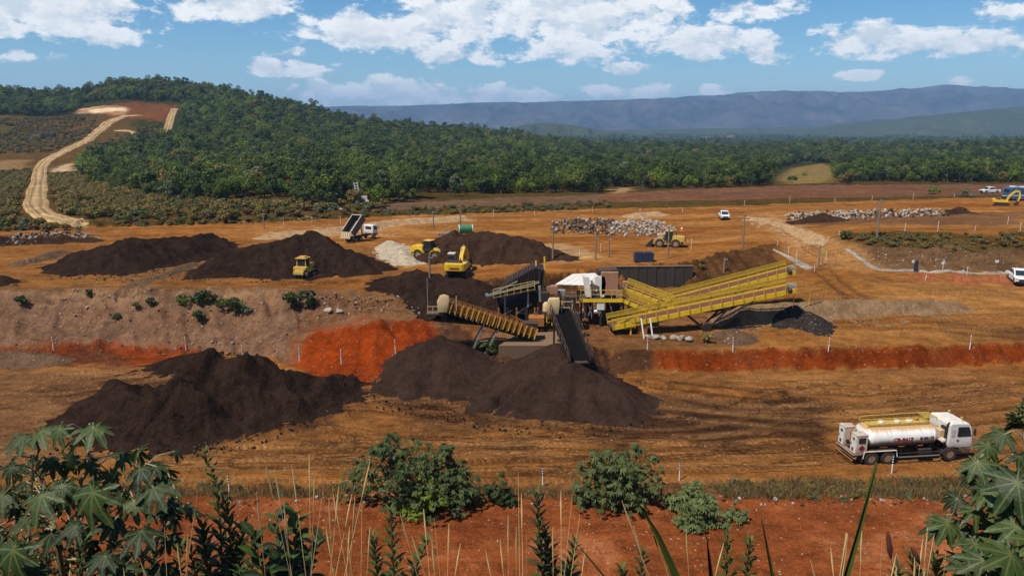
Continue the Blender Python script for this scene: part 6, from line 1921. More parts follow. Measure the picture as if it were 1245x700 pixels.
# ------------------------------------------------------------------ pickups and bus
def pickup(loc, rz, label, s_=1.0):
    e = empty('pickup_truck', loc, rz, label, 'pickup', None, s_)
    wm = PKW
    wheels(e, wm, [(x, s * .80, .38) for x in (-1.55, 1.6) for s in (-1, 1)])
    low = [(-2.55, .45), (-2.6, .95), (-2.55, 1.08), (1.0, 1.08), (2.35, .98), (2.6, .75), (2.6, .42), (2.05, .40), (1.95, .75), (1.6, .86), (1.25, .75), (1.15, .40), (-1.1, .40), (-1.2, .75), (-1.55, .86), (-1.9, .75), (-2.0, .42)]
    MB().prism(low, -.92, .92).build('body', VWHITE2, e, bevel=.05)
    cab = MB().prism([(-.95, 1.06), (-.85, 1.70), (-.6, 1.78), (.45, 1.78), (.65, 1.70), (1.35, 1.04)], -.80, .80).build('cab', VWHITE2, e, bevel=.06)
    for y in (-.81, .81): MB().prism([(-.78, 1.15), (-.7, 1.66), (.5, 1.66), (1.1, 1.15)], y - .012, y + .012).build('side_window', GLS, cab)
    MB().add([(.70, -.68, 1.68), (.70, .68, 1.68), (1.30, .70, 1.12), (1.30, -.70, 1.12), (.73, -.68, 1.69), (.73, .68, 1.69), (1.33, .70, 1.13), (1.33, -.70, 1.13)], [(0, 1, 2, 3), (7, 6, 5, 4), (0, 4, 5, 1), (1, 5, 6, 2), (2, 6, 7, 3), (3, 7, 4, 0)]).build('windscreen', GLS, cab)
    MB().box((-.93, 0, 1.42), (.03, 1.2, .36), (0, R(8), 0)).build('rear_window', GLS, cab)
    MB().box((-1.75, 0, 1.10), (1.45, 1.45, .03)).build('load_bed', CHAS, e)
    MB().box((2.61, 0, .72), (.05, 1.1, .28)).build('grille', CHAS, e)
    MB().box((2.6, 0, .48), (.14, 1.75, .2)).build('front_bumper', CHAS, e, bevel=.03); MB().box((-2.62, 0, .52), (.12, 1.75, .18)).build('rear_bumper', CHAS, e, bevel=.03)
    for s in (-1, 1):
        MB().box((2.53, s * .74, .82), (.14, .32, .16)).build('headlight', GSTEEL, e, bevel=.02); MB().box((-2.58, s * .82, .9), (.06, .14, .3)).build('tail_lamp', REDL, e)
        MB().box((1.0, s * 1.0, 1.18), (.12, .2, .16)).build('mirror', VWHITE2, e, bevel=.02)
    return e


PKW = wheel_mesh(.38, .26, 16)
VWHITE2 = pm('pickup_white', (0.76, 0.76, 0.75), 0.3, var=0.04, dust=0.25, grime=0.1)
pickup(G(1238, 343), R(-112), 'white pickup at the right picture edge, front towards the viewer')
pickup(G(880, 266), R(-98), 'small white pickup alone on the far road', .9)
pickup(G(1203, 235), R(186), 'white pickup left of the bus at the far right field edge')
pickup(G(1232, 234), R(10), 'white pickup behind the blue bus')


def bus(loc, rz):
    e = empty('bus', loc, rz, 'blue bus with dark windows at the far right edge', 'bus')
    BB = pm('bus_blue', (0.02, 0.11, 0.24), 0.35, var=0.08, dust=0.2)
    MB().prism([(-5.0, .45), (-5.05, 2.9), (-4.9, 3.15), (4.8, 3.15), (5.05, 2.8), (5.15, .45)], -1.22, 1.22).build('body', BB, e, bevel=.08)
    for s in (-1, 1):
        for i in range(6): MB().box((-3.9 + i * 1.45, s * 1.225, 2.2), (1.25, .03, .85)).build('window', GLS, e)
        MB().box((0, s * 1.23, 1.2), (9.8, .02, .16)).build('stripe', VWHITE2, e)
    MB().box((5.1, 0, 2.0), (.04, 2.1, 1.2), (0, R(-3), 0)).build('windscreen', GLS, e)
    MB().box((-5.04, 0, 2.3), (.04, 1.8, .7)).build('rear_window', GLS, e)
    MB().box((0, 0, 3.2), (3.0, 1.6, .2)).build('roof_unit', VWHITE2, e, bevel=.05)
    wheels(e, wheel_mesh(.48, .3, 16), [(x, s * 1.05, .48) for x in (-2.9, 3.2) for s in (-1, 1)])


bus(G(1246, 243), R(4))


# white mast machine at the wood edge
q = G(440, 250)
e = empty('drill_rig', q, R(20), 'small white machine with a tall leaning mast at the forest foot', 'machine')
MB().box((0, 0, .8), (3.0, 1.6, .9)).build('body', WHITE, e, bevel=.08)
for s in (-1, 1): track_part(e, -1.4, 1.4, s * .8, .4, .55)
m = MB()
for s in (-.35, .35): m.bar((-.6 + s, 0, 1.0), (-1.2 + s, 0, 5.2), .22)
m.build('mast', WHITE, e)
for k in range(7): MB().bar((-.95 - .08 * k, 0, 1.5 + k * .58), (-.4 - .08 * k, 0, 1.6 + k * .58), .12).build('mast_rung', WHITE, e)
MB().box((.5, 0, 1.7), (1.4, 1.2, .9)).build('cab', WHITE, e, bevel=.05)

# ================================================================== poles, markers, small site gear
POLEW = pm('weathered_pole', (0.20, 0.155, 0.11), 0.85, var=0.3)
PWHITE = pm('marker_white', (0.72, 0.69, 0.62), 0.6, var=0.08, grime=0.2)
PRED = pm('marker_red', (0.42, 0.06, 0.03), 0.6, var=0.15)
PBLACK = pm('marker_black', (0.02, 0.022, 0.035), 0.6, var=0.15)
PBLUE = pm('marker_blue', (0.02, 0.05, 0.16), 0.6, var=0.15)


def marker(px, py, h, label, dark, group, n=7, r=.045):
    p = G(px, py); p.z -= .05
    e = empty('marker_post', p, 0, label, 'marker post', group)
    t = rng.uniform(-.03, .03)
    e.rotation_euler = (t, rng.uniform(-.03, .03), 0)
    hs = h * .45
    MB().lathe([(0, r), (h - hs, r)], 8, 'z').build('post', PWHITE, e, smooth=40)
    for i in range(n):
        a = h - hs + hs * i / n
        MB().lathe([(a, r * 1.04), (a + hs / n, r * 1.04)], 8, 'z').build('band', (dark if i % 2 == 0 else PWHITE), e, smooth=40)


for px, py, mt, lab in ((660, 590, PBLUE, 'blue-banded white marker post between the two big shrubs'), (826, 583, PBLUE, 'blue-banded white marker post right of the second shrub'),
                        (1084, 575, PBLUE, 'blue-banded white marker post in front of the tank truck'), (1230, 562, PBLUE, 'blue-banded white marker post behind the right-hand leaves'), (279, 600, PBLUE, 'blue-banded white marker post near the left weeds')):
    marker(px, py, 1.45, lab, mt, 'banded marker posts along the near road edge')
for px, py, lab in ((65, 425, 'red-banded marker post on the red strip, far left'), (226, 426, 'red-banded marker post where the red strip ends'), (295, 436, 'red-banded marker post above the long ragged heap'),
                    (364, 439, 'left red-banded marker post at the foot of the red slope'), (415, 442, 'middle red-banded marker post on the red slope'), (481, 430, 'right red-banded marker post on the red slope'),
                    (787, 425, 'red-banded marker post at the left end of the red bank'), (891, 427, 'red-banded marker post on the red bank below the trestle'), (1007, 427, 'red-banded marker post on the red bank below the gravel cone'), (1179, 424, 'red-banded marker post on the red bank at right')):
    marker(px, py, 1.5, lab, PRED, 'red-banded marker posts on the banks', 6, .048)
def stake_label(px, py):
    if py < 268 and px < 700: w = 'thin pale stake along the far road, left of the pale rocks'
    elif py < 268 and px < 910: w = 'thin pale stake along the far road near the lone pickup'
    elif py < 268: w = 'thin pale stake in the row along the right field edge'
    elif px < 480: w = 'thin pale stake on the road behind the tip truck'
    elif px < 850: w = 'thin pale stake above the retaining wall'
    elif px < 1025: w = 'thin pale stake beside the ramp'
    elif py < 290: w = 'thin pale stake on top of the right bank'
    else: w = 'pale stake among the little red heaps'
    return w


k = 0
for px, py in ((345, 275), (414, 272), (470, 275), (560, 266), (600, 264), (650, 262), (720, 259), (778, 262), (830, 258), (905, 250), (960, 247), (1015, 246), (1060, 244), (1110, 242), (1160, 240), (1100, 281), (1140, 281), (1185, 281), (1225, 272), (1240, 283),
               (1125, 341), (1170, 339), (1175, 338), (1215, 342), (1112, 329), (1146, 329), (705, 312), (730, 306), (840, 303), (945, 299), (958, 310), (968, 318), (990, 330), (1000, 300), (1004, 318), (1020, 286)):
    p = G(px, py); p.z -= .05
    h = (1.3, 1.6, 1.1)[k % 3]; k += 1
    e = empty('survey_stake', p, 0, stake_label(px, py), 'stake', 'pale survey stakes')
    MB().bar((0, 0, 0), (rng.uniform(-.08, .08), 0, h), .05).build('stake', PWHITE, e)
    MB().box((0, 0, h - .08), (.08, .07, .18)).build('tip', PWHITE if k % 3 else PRED, e)


def utility_pole(px, py, h, label, arm=True):
    p = G(px, py); p.z -= .2
    e = empty('utility_pole', p, rng.uniform(-.3, .3), label, 'pole')
    MB().tube([(0, 0, 0), (0, 0, h)], [.14, .09], 8).build('shaft', POLEW, e, smooth=40)
    if arm:
        MB().box((0, .06, h - .5), (1.7, .1, .12)).build('crossarm', POLEW, e)
        for x in (-.7, 0, .7): MB().lathe([(h - .44, .05), (h - .36, .09), (h - .28, .05)], 8, 'z', (x, .06, 0)).build('insulator', GSTEEL, e, smooth=40)
    else:
        MB().box((.15, 0, h - .2), (.5, .16, .14)).build('lamp_head', GSTEEL, e)


utility_pole(1066, 290, 6.2, 'wooden pole with crossarm on the right bank top')
utility_pole(903, 301, 5.0, 'wooden pole with crossarm where the ramp begins')
utility_pole(672, 316, 4.6, 'pole beside the brown-black ridge', False)
utility_pole(812, 314, 4.5, 'slim pole in front of the right wheel loader', False)
utility_pole(740, 313, 3.0, 'short lamp pole right of the pale patch', False)
utility_pole(724, 316, 3.4, 'slim lamp pole left of the short one', False)
utility_pole(523, 355, 4.5, 'thin pole left of the excavator heap', False)
utility_pole(560, 284, 4.2, 'thin pole beside the green tank', False)
utility_pole(527, 279, 3.6, 'thin pole behind the left wheel loader', False)
utility_pole(321, 277, 3.0, 'lamp pole on the bank below the forest', False)
utility_pole(995, 325, 3.4, 'sign pole beside the ramp', False)
utility_pole(880, 331, 2.2, 'short lamp post behind the yellow conveyors', False)

# dark figure-high bollard and little sign boards by the drain
p = G(1113, 330); e = empty('drain_pipe', p, 0, 'black upright pipe standing in the concrete drain', 'pipe')
MB().lathe([(0, .26), (1.5, .24), (1.52, .1)], 12, 'z').build('pipe', PBLACK, e, smooth=40); MB().lathe([(-.1, .36), (.06, .34)], 12, 'z').build('collar', CONC, e)
for px, py, lab in ((1110, 318, 'tiny white sign board left of the black pipe'), (1146, 320, 'tiny white sign board between red heaps'), (1211, 318, 'pale sign board above the right red heap'), (1223, 331, 'white board beside the right pickup'), (487, 300, 'small white sign by the pale rubble')):
    p = G(px, py + 8); e = empty('sign_board', p, 0, lab, 'sign')
    MB().bar((0, .03, 0), (0, .03, 1.0), .06).build('post', POLEW, e); MB().box((0, 0, .95), (.5, .03, .35)).build('panel', PWHITE, e)
# warning sign on the ramp
p = G(995, 325); e = empty('road_sign', p + Vector((.4, -.3, 0)), 0, 'diamond road sign beside the ramp', 'sign')
MB().bar((0, .03, 0), (0, .03, 2.3), .07).build('post', POLEW, e); MB().box((0, 0, 2.35), (.62, .03, .62), (0, R(45), 0)).build('panel', YRAIL, e)
# orange cone
p = G(829, 281); e = empty('traffic_cone', p, 0, 'red-orange traffic cone near the right wheel loader', 'cone')
OR = pm('cone_orange', (0.55, 0.10, 0.02), .5, var=.1)
MB().lathe([(.05, .32), (1.0, .06)], 12, 'z').build('cone', OR, e, smooth=40); MB().box((0, 0, .03), (.75, .75, .06)).build('foot', OR, e); MB().lathe([(.45, .215), (.62, .165)], 12, 'z').build('band', PWHITE, e)


# far pale buildings and cuttings on the plain
FARW = pm('far_white_wall', (0.62, 0.60, 0.55), .8, var=.15)
FARR = pm('far_tile_roof', (0.40, 0.36, 0.32), .8, var=.2)
r2 = random.Random(4)
def far_house(px, py, w, label, group=None):
    p = G(px, py); p.z = hz(p.x, p.y) + 1.0
    e = empty('far_house', p, r2.uniform(-.5, .5), label, 'house', group)
    d = w * .5; h = w * .14 + 2.5
    MB().box((0, 0, h / 2), (w, d, h)).build('wall', FARW, e)
    MB().prism([(-d / 2 - .4, h), (d / 2 + .4, h), (0, h + w * .06)], -w / 2 - .4, w / 2 + .4, 'x').build('roof', FARR if r2.random() < .6 else FARW, e)
    for k in range(3): MB().box((-w * .3 + w * .3 * k, -d / 2 - .03, h * .55), (w * .12, .06, h * .3)).build('window', GLS, e)
for i, (px, py, w, lab) in enumerate(((838, 157.5, 60, 'largest pale building below the mountains'), (870, 158, 45, 'long pale building right of the largest one'), (908, 159, 60, 'pale building cluster block far on the plain, centre right'),
                          (1012, 158.5, 40, 'small pale building farther right on the plain'), (1035, 158.5, 50, 'pale shed at the foot of the right wooded hill'), (1075, 163, 36, 'pale house in the forest at right'), (752, 167, 14, 'little white house at the forest top, centre'))):
    far_house(px, py, w, lab, 'far buildings on the plain')

# ================================================================== foreground plants
CAST = leafmat('castor_leaf', (0.014, 0.030, 0.006), (0.050, 0.078, 0.014), 0.22, 0.55, rib=(0.13, 0.15, 0.045), spec=0.35)
CASTD = leafmat('castor_leaf_dark', (0.008, 0.017, 0.004), (0.030, 0.048, 0.010), 0.18, 0.55, rib=(0.08, 0.10, 0.035), spec=0.25)
SHRUB = leafmat('shrub_leaf', (0.026, 0.044, 0.010), (0.140, 0.170, 0.055), 0.2, 0.5, spec=0.2)
WEED = leafmat('weed_leaf', (0.026, 0.060, 0.010), (0.085, 0.145, 0.022), 0.28, 0.5, rib=(0.12, 0.17, 0.05), spec=0.2)
WEEDD = leafmat('weed_leaf_dark', (0.018, 0.028, 0.007), (0.062, 0.072, 0.020), 0.2, 0.5, rib=(0.09, 0.09, 0.04), spec=0.2)
BLADE = leafmat('green_blade', (0.055, 0.095, 0.018), (0.10, 0.14, 0.03), 0.25, 0.4)
STEM = pm('green_brown_stem', (0.13, 0.105, 0.045), .7, var=.3, scale=6)
STEMR = pm('pale_stem', (0.30, 0.23, 0.13), .7, var=.25, scale=6)
STRAW = pm('dry_straw', (0.66, 0.46, 0.19), .7, var=.25, scale=4)
SPIKE = pm('russet_spike', (0.10, 0.030, 0.018), .8, var=.3, scale=20)


def castor_mesh(name, mat, seed, detail=True):
    r = random.Random(seed)
    lob = [(-152, .42), (-118, .66), (-78, .86), (-38, .97), (0, 1.05), (38, .97), (78, .86), (118, .66), (152, .42)]
    if not detail: lob = [(-130, .6), (-85, .82), (-42, .95), (0, 1.05), (42, .95), (85, .82), (130, .6)]
    vs, fs, rb = [(0, 0, 0)], [], [1.0]
    def pt(a, rad, z, rib):
        q = R(a); vs.append((math.sin(q) * rad, math.cos(q) * rad, z - .38 * rad * rad)); rb.append(rib); return len(vs) - 1
    n = len(lob); sin_i = []
    for i in range(n + 1):
        if i == 0: a, rad = lob[0][0] - 18, .22
        elif i == n: a, rad = lob[-1][0] + 18, .22
        else: a = (lob[i - 1][0] + lob[i][0]) / 2; rad = .47 * min(1, (lob[i - 1][1] + lob[i][1]) / 1.7)
        sin_i.append(pt(a + r.uniform(-3, 3), rad * r.uniform(.85, 1.15), .03, 0))
    for i, (a, L) in enumerate(lob):
        L *= r.uniform(.88, 1.08); a += r.uniform(-5, 5)
        w = 13 + 3 * L; dz = r.uniform(-.22, .10)
        M = pt(a, L * .55, -.035 + dz * .5, 1); T = pt(a, L, dz, 1)
        EL = pt(a - w, L * .60, .04 + dz * .6, 0); ER = pt(a + w, L * .60, .04 + dz * .6, 0)
        S0, S1 = sin_i[i], sin_i[i + 1]
        if detail:
            FL = pt(a - w * .55, L * .82, .015 + dz, 0.1); FR = pt(a + w * .55, L * .82, .015 + dz, 0.1)
            fs += [(0, M, S0), (S0, M, EL), (EL, M, FL), (FL, M, T), (M, FR, T), (M, ER, FR), (M, S1, ER), (0, S1, M)]
        else:
            fs += [(0, M, EL, S0), (EL, M, T), (M, ER, T), (0, S1, ER, M)]
    me = bpy.data.meshes.new(name); me.from_pydata(vs, [], fs); me.update()
    at = me.attributes.new('rib', 'FLOAT', 'POINT'); at.data.foreach_set('value', rb)
    me.materials.append(mat); me.shade_smooth()
    return me


def lance_mesh(name, mat, w=.26, fold=.08, bend=.25, wide_at=.45, seg=5):
    vs, fs, rb = [], [], []
    for i in range(seg + 1):
        t = i / seg
        ww = w * (math.sin(math.pi * min(1, t ** (math.log(.5) / math.log(wide_at)))) ** .8 if 0 < t < 1 else .02)
        z = -bend * t * t
        vs += [(-ww / 2, t, z + fold * ww), (0, t, z), (ww / 2, t, z + fold * ww)]; rb += [0, 1, 0]
    for i in range(seg):
        a = i * 3
        fs += [(a, a + 1, a + 4, a + 3), (a + 1, a + 2, a + 5, a + 4)]
    me = bpy.data.meshes.new(name); me.from_pydata(vs, [], fs); me.update()
    at = me.attributes.new('rib', 'FLOAT', 'POINT'); at.data.foreach_set('value', rb)
    me.materials.append(mat); me.shade_smooth()
    return me


def leaf_matrix(p, tipdir, normal, s):
    y = Vector(tipdir).normalized(); n = Vector(normal)
    x = y.cross(n).normalized(); z = x.cross(y)
    m = Matrix((x * s, y * s, z * s)).transposed().to_4x4(); m.translation = p
    return m


CLEAF = [castor_mesh('leaf', CAST, 1), castor_mesh('leaf', CAST, 2), castor_mesh('leaf', CASTD, 3), castor_mesh('leaf', CASTD, 4)]


def castor_plant(label, root_px, dist, leaves, stems, seed, fill=None):
    r = random.Random(seed)
    root = PD(root_px[0], root_px[1], dist); root.z = hz(root.x, root.y) - .1
    e = empty('castor_plant', root, 0, label, 'plant')
    nodes = []
    for pts in stems:
        P_ = [PD(px, py, d) for px, py, d in pts]
        P_ = [root] + P_
        pts2 = []
        for a, b in zip(P_[:-1], P_[1:]):
            for k in range(5): pts2.append(a.lerp(b, k / 5) + Vector((r.gauss(0, .012), r.gauss(0, .012), 0)))
        pts2.append(P_[-1]); n = len(pts2)
        MB().tube([p - root for p in pts2], [.028 - .016 * i / n for i in range(n)], 7).build('stem', STEM, e, smooth=60)
        nodes += pts2[4:]
    top = max(n.z for n in nodes); cen = sum(nodes, Vector()) / len(nodes)
    allv = [(px, py, d, s, k) for px, py, d, s, k in leaves]
    if fill:
        (x0, y0, x1, y1), n = fill
        for i in range(n):
            allv.append((r.uniform(x0, x1), y0 + (y1 - y0) * r.random() ** .8, dist + r.uniform(-.3, 1.1), r.uniform(22, 44), 2 + i % 2))
    for px, py, d, s, k in allv:
        p = PD(px, py, d)
        nd = min(nodes, key=lambda q: (q - p).length + (0.4 if q.z > p.z + .15 else 0))
        out = (p - nd); out.z = 0
        if out.length < .05: out = Vector((r.gauss(0, 1), r.gauss(0, 1), 0))
        out.normalize()
        tip = (out + Vector((r.gauss(0, .35), r.gauss(0, .35) - .25, -.55 + r.gauss(0, .3)))).normalized()
        nrm = (Vector((0, -.45, .8)) + out * .35 + Vector((r.gauss(0, .25), r.gauss(0, .2), 0))).normalized()
        sz = s / 900 * d * 1.06 * .52
        o = bpy.data.objects.new('leaf', CLEAF[k]); COL.objects.link(o); o.parent = e
        o.matrix_basis = leaf_matrix(p - root, tip, nrm, sz)
        mid = nd.lerp(p, .5) + Vector((0, 0, .06))
        MB().tube([nd - root, mid - root, p - root], [.008, .006, .0055], 5).build('petiole', STEMR if r.random() < .5 else STEM, e, smooth=60)
    return e


L1_ = [(30, 531, 6.2, 52, 2), (50, 524, 6.1, 56, 0), (73, 521, 6.0, 50, 0), (92, 533, 6.3, 46, 2), (114, 520, 6.0, 62, 0), (51, 602, 5.7, 76, 0), (113, 598, 5.6, 96, 0), (16, 668, 5.2, 100, 0),
       (76, 590, 5.9, 50, 0), (150, 556, 6.1, 48, 2), (170, 570, 6.0, 60, 2), (186, 592, 5.9, 70, 2), (172, 645, 5.6, 66, 2), (163, 610, 5.8, 56, 0), (138, 634, 5.7, 50, 2), (62, 648, 5.6, 54, 2), (32, 632, 5.9, 46, 2),
       (92, 640, 5.6, 56, 3), (128, 676, 5.3, 60, 3), (82, 560, 6.4, 44, 3), (60, 562, 6.3, 48, 3), (102, 562, 6.3, 42, 3), (134, 575, 6.2, 44, 3), (4, 602, 6.0, 56, 2), (-12, 565, 6.2, 60, 2), (212, 612, 6.3, 50, 2),
       (228, 622, 6.4, 46, 2), (205, 655, 6.0, 44, 3), (40, 690, 5.3, 60, 3), (150, 690, 5.4, 56, 3), (195, 690, 5.6, 50, 3), (36, 560, 6.4, 40, 3)]
castor_plant('big castor-oil plant with lobed leaves in the lower left corner', (90, 790), 6.2, L1_,
             [[(95, 680, 6.0), (92, 600, 6.1), (110, 560, 6.2), (105, 525, 6.2)], [(70, 660, 5.9), (50, 580, 6.2), (45, 540, 6.3)], [(130, 660, 5.9), (155, 600, 6.0), (168, 575, 6.1)], [(170, 680, 5.8), (200, 640, 6.1), (220, 620, 6.3)]],
             21, ((-10, 545, 215, 725), 115))
R1_ = [(1202, 542, 6.2, 46, 0), (1188, 562, 6.1, 60, 0), (1177, 580, 6.1, 50, 2), (1221, 528, 6.4, 48, 2), (1237, 508, 6.5, 50, 2), (1250, 520, 6.4, 60, 2), (1202, 597, 5.8, 66, 0), (1237, 586, 5.5, 92, 0), (1217, 618, 5.7, 62, 0),
       (1152, 636, 5.9, 60, 0), (1164, 606, 6.1, 44, 2), (1186, 620, 5.9, 50, 0), (1196, 681, 5.3, 80, 0), (1229, 674, 5.1, 100, 0), (1186, 660, 5.5, 62, 0), (1236, 640, 5.4, 84, 0), (1140, 640, 6.0, 46, 2), (1168, 640, 6.0, 50, 2),
       (1213, 565, 6.2, 50, 2), (1240, 555, 6.1, 60, 2), (1258, 600, 5.6, 80, 2), (1225, 605, 6.0, 60, 3), (1210, 640, 5.9, 56, 3), (1245, 620, 5.8, 60, 3), (1175, 690, 5.5, 56, 3), (1270, 660, 5.2, 90, 0), (1285, 560, 5.8, 80, 2)]
castor_plant('big castor-oil plant with lobed leaves in the lower right corner', (1240, 790), 6.1, R1_,
             [[(1225, 690, 5.8), (1220, 630, 6.0), (1215, 575, 6.2), (1200, 545, 6.3)], [(1240, 660, 5.8), (1250, 580, 6.2), (1243, 500, 6.5)], [(1205, 690, 5.7), (1180, 640, 6.0), (1160, 620, 6.1)], [(1265, 660, 5.7), (1290, 560, 6.0)]],
             22, ((1160, 560, 1290, 720), 50))
# spiny seed cluster at the top of the right plant
e_ = [o for o in bpy.data.objects if o.name.startswith('castor_plant')][-1]
sp = MB(); rr = random.Random(3)
c = PD(1243, 497, 6.45) - e_.location
for i in range(34):
    p = c + Vector((rr.gauss(0, .035), rr.gauss(0, .035), rr.gauss(0, .06)))
    sp.lathe([(-.016, .004), (-.009, .014), (.006, .015), (.016, .004)], 6, 'z', p)
tag(sp.build('seed_cluster', SHRUB, e_, smooth=60), kind='stuff')

# ---- upright weeds and a broad-leaved bush
LN = lance_mesh('leaf', WEED, .26); LND = lance_mesh('leaf', WEEDD, .28); OV = lance_mesh('leaf', CASTD, .56, .10, .2, .5); OVL = lance_mesh('leaf', WEED, .5, .10, .2, .5)


def weed(label, stems, dist, leaf_px, meshes, seed, per=26, group=None, up=.75, name='weed'):
    r = random.Random(seed)
    a0 = stems[0][0]; root = PD(a0[0], max(a0[1], 735), dist); root.z = hz(root.x, root.y) - .05
    e = empty(name, root, 0, label, 'weed', group)
    for st in stems:
        P_ = [root] + [PD(px, py, dist + r.uniform(-.1, .1)) for px, py in st]
        MB().tube([p - root for p in P_], [.012 - .008 * i / len(P_) for i in range(len(P_))], 5).build('stem', STEM, e, smooth=60)
        segs = [(P_[i], P_[i + 1]) for i in range(1, len(P_) - 1)] or [(P_[0], P_[1])]
        if len(P_) > 2: segs = [(P_[1], P_[1])] and segs
        ph = r.uniform(0, 6)
        tot = sum((b - a).length for a, b in segs)
        for i in range(per):
            t = (i + .5) / per; acc = t * tot
            for a, b in segs:
                L = (b - a).length
                if acc <= L or (a, b) == segs[-1]:
                    p = a.lerp(b, min(1, acc / max(L, 1e-6))); break
                acc -= L
            ph += 2.4
            out = Vector((math.cos(ph), math.sin(ph), up + .7 * t + r.gauss(0, .15)))
            s = leaf_px / 900 * dist * r.uniform(.7, 1.15) * (1.05 - .45 * t)
            o = bpy.data.objects.new('leaf', meshes[r.randrange(len(meshes))]); COL.objects.link(o); o.parent = e
            o.matrix_basis = leaf_matrix(p - root, out, Vector((-math.cos(ph) * .5, -math.sin(ph) * .5 - .1, 1)), s)
    return e


GW = 'upright leafy weeds in the foreground'
weed('tall dense weed with a bright green tip, right of the left castor plant', [[(272, 735), (268, 640), (262, 590), (248, 548)], [(285, 735), (282, 660), (274, 610)], [(258, 735), (252, 690), (246, 640)], [(278, 735), (290, 680), (296, 640)]], 6.3, 30, [LN, LND, LND], 41, 72, GW)
weed('low leafy weed under the tall dense one', [[(300, 740), (304, 700), (310, 665)], [(235, 740), (236, 700), (232, 668)], [(290, 740), (292, 690)]], 6.0, 26, [LN, LND], 47, 44, GW)
weed('small-leaved weed tangle in the very corner under the left castor plant', [[(20, 745), (24, 700), (30, 650)], [(60, 745), (58, 690), (52, 640)], [(100, 745), (96, 700), (104, 655)], [(5, 745), (4, 700), (-4, 660)]], 5.6, 24, [LN, LND, LND], 61, 44, GW)
weed('small-leaved weed tangle between left castor plant and tall weed', [[(140, 745), (142, 700), (138, 650)], [(180, 745), (184, 700), (192, 655)], [(215, 745), (214, 700), (222, 660)], [(160, 745), (158, 715), (164, 690)]], 5.7, 24, [LN, LND, LND], 62, 44, GW)
weed('thin weed with upright tips at the left edge above the big pale leaf', [[(22, 745), (20, 640), (14, 560)], [(30, 745), (38, 620), (40, 555)]], 6.0, 20, [LN, LND], 63, 36, GW)
weed('upright weed with reddish centre in the bottom middle', [[(482, 735), (478, 680), (474, 618)], [(500, 735), (505, 690), (520, 655)], [(460, 735), (458, 690), (452, 650)]], 6.4, 24, [LN, LN, LND], 42, 60, GW)
weed('upright weed with a feathery top, left of the long green blade', [[(662, 735), (658, 680), (652, 596)], [(690, 735), (692, 690), (700, 658)], [(672, 735), (668, 690), (662, 640)]], 6.4, 26, [LN, LND, LND], 43, 72, GW)
weed('small bright weed right of the dark stalk', [[(884, 740), (882, 700), (884, 642)], [(905, 740), (908, 690), (912, 655)]], 6.6, 23, [LN, LN], 44, 50, GW)
weed('low pale weed at the foot of the long green blade', [[(778, 740), (778, 705), (782, 668)], [(760, 740), (758, 712), (756, 690)]], 6.8, 22, [LN, LND], 45, 40, GW)
weed('small weed at the foot of the right castor plant', [[(1118, 740), (1115, 705), (1106, 672)], [(1140, 740), (1140, 700), (1136, 676)], [(1085, 740), (1088, 712), (1092, 690)]], 6.0, 25, [LN, LND], 46, 44, GW)
weed('broad-leaved bush with oval glossy leaves between castor plant and weeds', [[(345, 735), (340, 670), (335, 620)], [(360, 735), (368, 680), (392, 655)], [(335, 735), (318, 690), (308, 650)], [(352, 735), (356, 690), (362, 622)]], 5.9, 42, [OV, OV, OVL], 48, 20, None, .5, 'broadleaf_bush')

# ---- long strap leaves
def strap(label, pts, dist, w, mat, group=None):
    P_ = [PD(px, py, dist) for px, py in pts]
    root = P_[0].copy(); n = len(P_)
    e_ = empty('strap_leaf', root, 0, label, 'leaf', group)
    vs, fs = [], []
    N = 14
    for i in range(N + 1):
        t = i / N; x = t * (n - 1); k = min(int(x), n - 2); p = P_[k].lerp(P_[k + 1], x - k) - root
        ww = w * (1 - t ** 2.2) + .002
        vs += [p + Vector((-ww / 2, -.01, .0)), p + Vector((0, .012, 0)), p + Vector((ww / 2, -.01, 0)), p + Vector((0, .016, 0))]
    for i in range(N):
        a = i * 4
        for j in range(4): fs.append((a + j, a + (j + 1) % 4, a + 4 + (j + 1) % 4, a + 4 + j))
    MB().add(vs, fs).build('blade', mat, e_, smooth=60)


GS = 'long strap leaves rising from the bottom edge'
strap('widest green strap leaf leaning left in the bottom middle', [(834, 760), (822, 700), (800, 650), (772, 604)], 3.8, .050, BLADE, GS)
strap('thin pale strap leaf beside the widest one', [(826, 760), (814, 705), (798, 660), (782, 610)], 3.9, .014, STRAW, GS)
strap('dark narrow strap leaf topped by a tuft, right of the widest', [(870, 760), (866, 715), (862, 680), (859, 652)], 4.2, .030, CASTD, GS)
strap('tall dark green strap leaf leaning right below the tank truck', [(1018, 770), (1028, 700), (1045, 640), (1066, 562)], 3.8, .040, BLADE, GS)
strap('short green strap leaf pointing left at the bottom edge', [(948, 760), (938, 695), (926, 632)], 3.8, .024, BLADE, GS)
strap('short straw-coloured strap leaf right of the green one', [(1014, 760), (1022, 700), (1030, 648)], 3.9, .016, STRAW, GS)
strap('thin dark strap leaf crossing the bottom near the feathery weed', [(760, 760), (735, 700), (705, 665)], 4.1, .012, BLADE, GS)
for lab, pts in (('left russet grass spike near the bottom right', [(1096, 730), (1090, 690), (1083, 678), (1079, 645)]), ('right russet grass spike near the bottom right', [(1135, 730), (1124, 695), (1118, 684), (1108, 664)])):
    P_ = [PD(px, py, 5.2) for px, py in pts]; P_[0].z = min(P_[0].z, hz(P_[0].x, P_[0].y))
    e = empty('grass_spike', P_[0], 0, lab, 'grass', 'russet grass spikes')
    MB().tube([p - P_[0] for p in P_[:3]], .006, 5).build('stalk', STRAW, e); MB().tube([P_[2] - P_[0], P_[2].lerp(P_[3], .3) - P_[0], P_[2].lerp(P_[3], .8) - P_[0], P_[3] - P_[0]], [.008, .022, .018, .004], 7).build('seed_head', SPIKE, e, smooth=60)


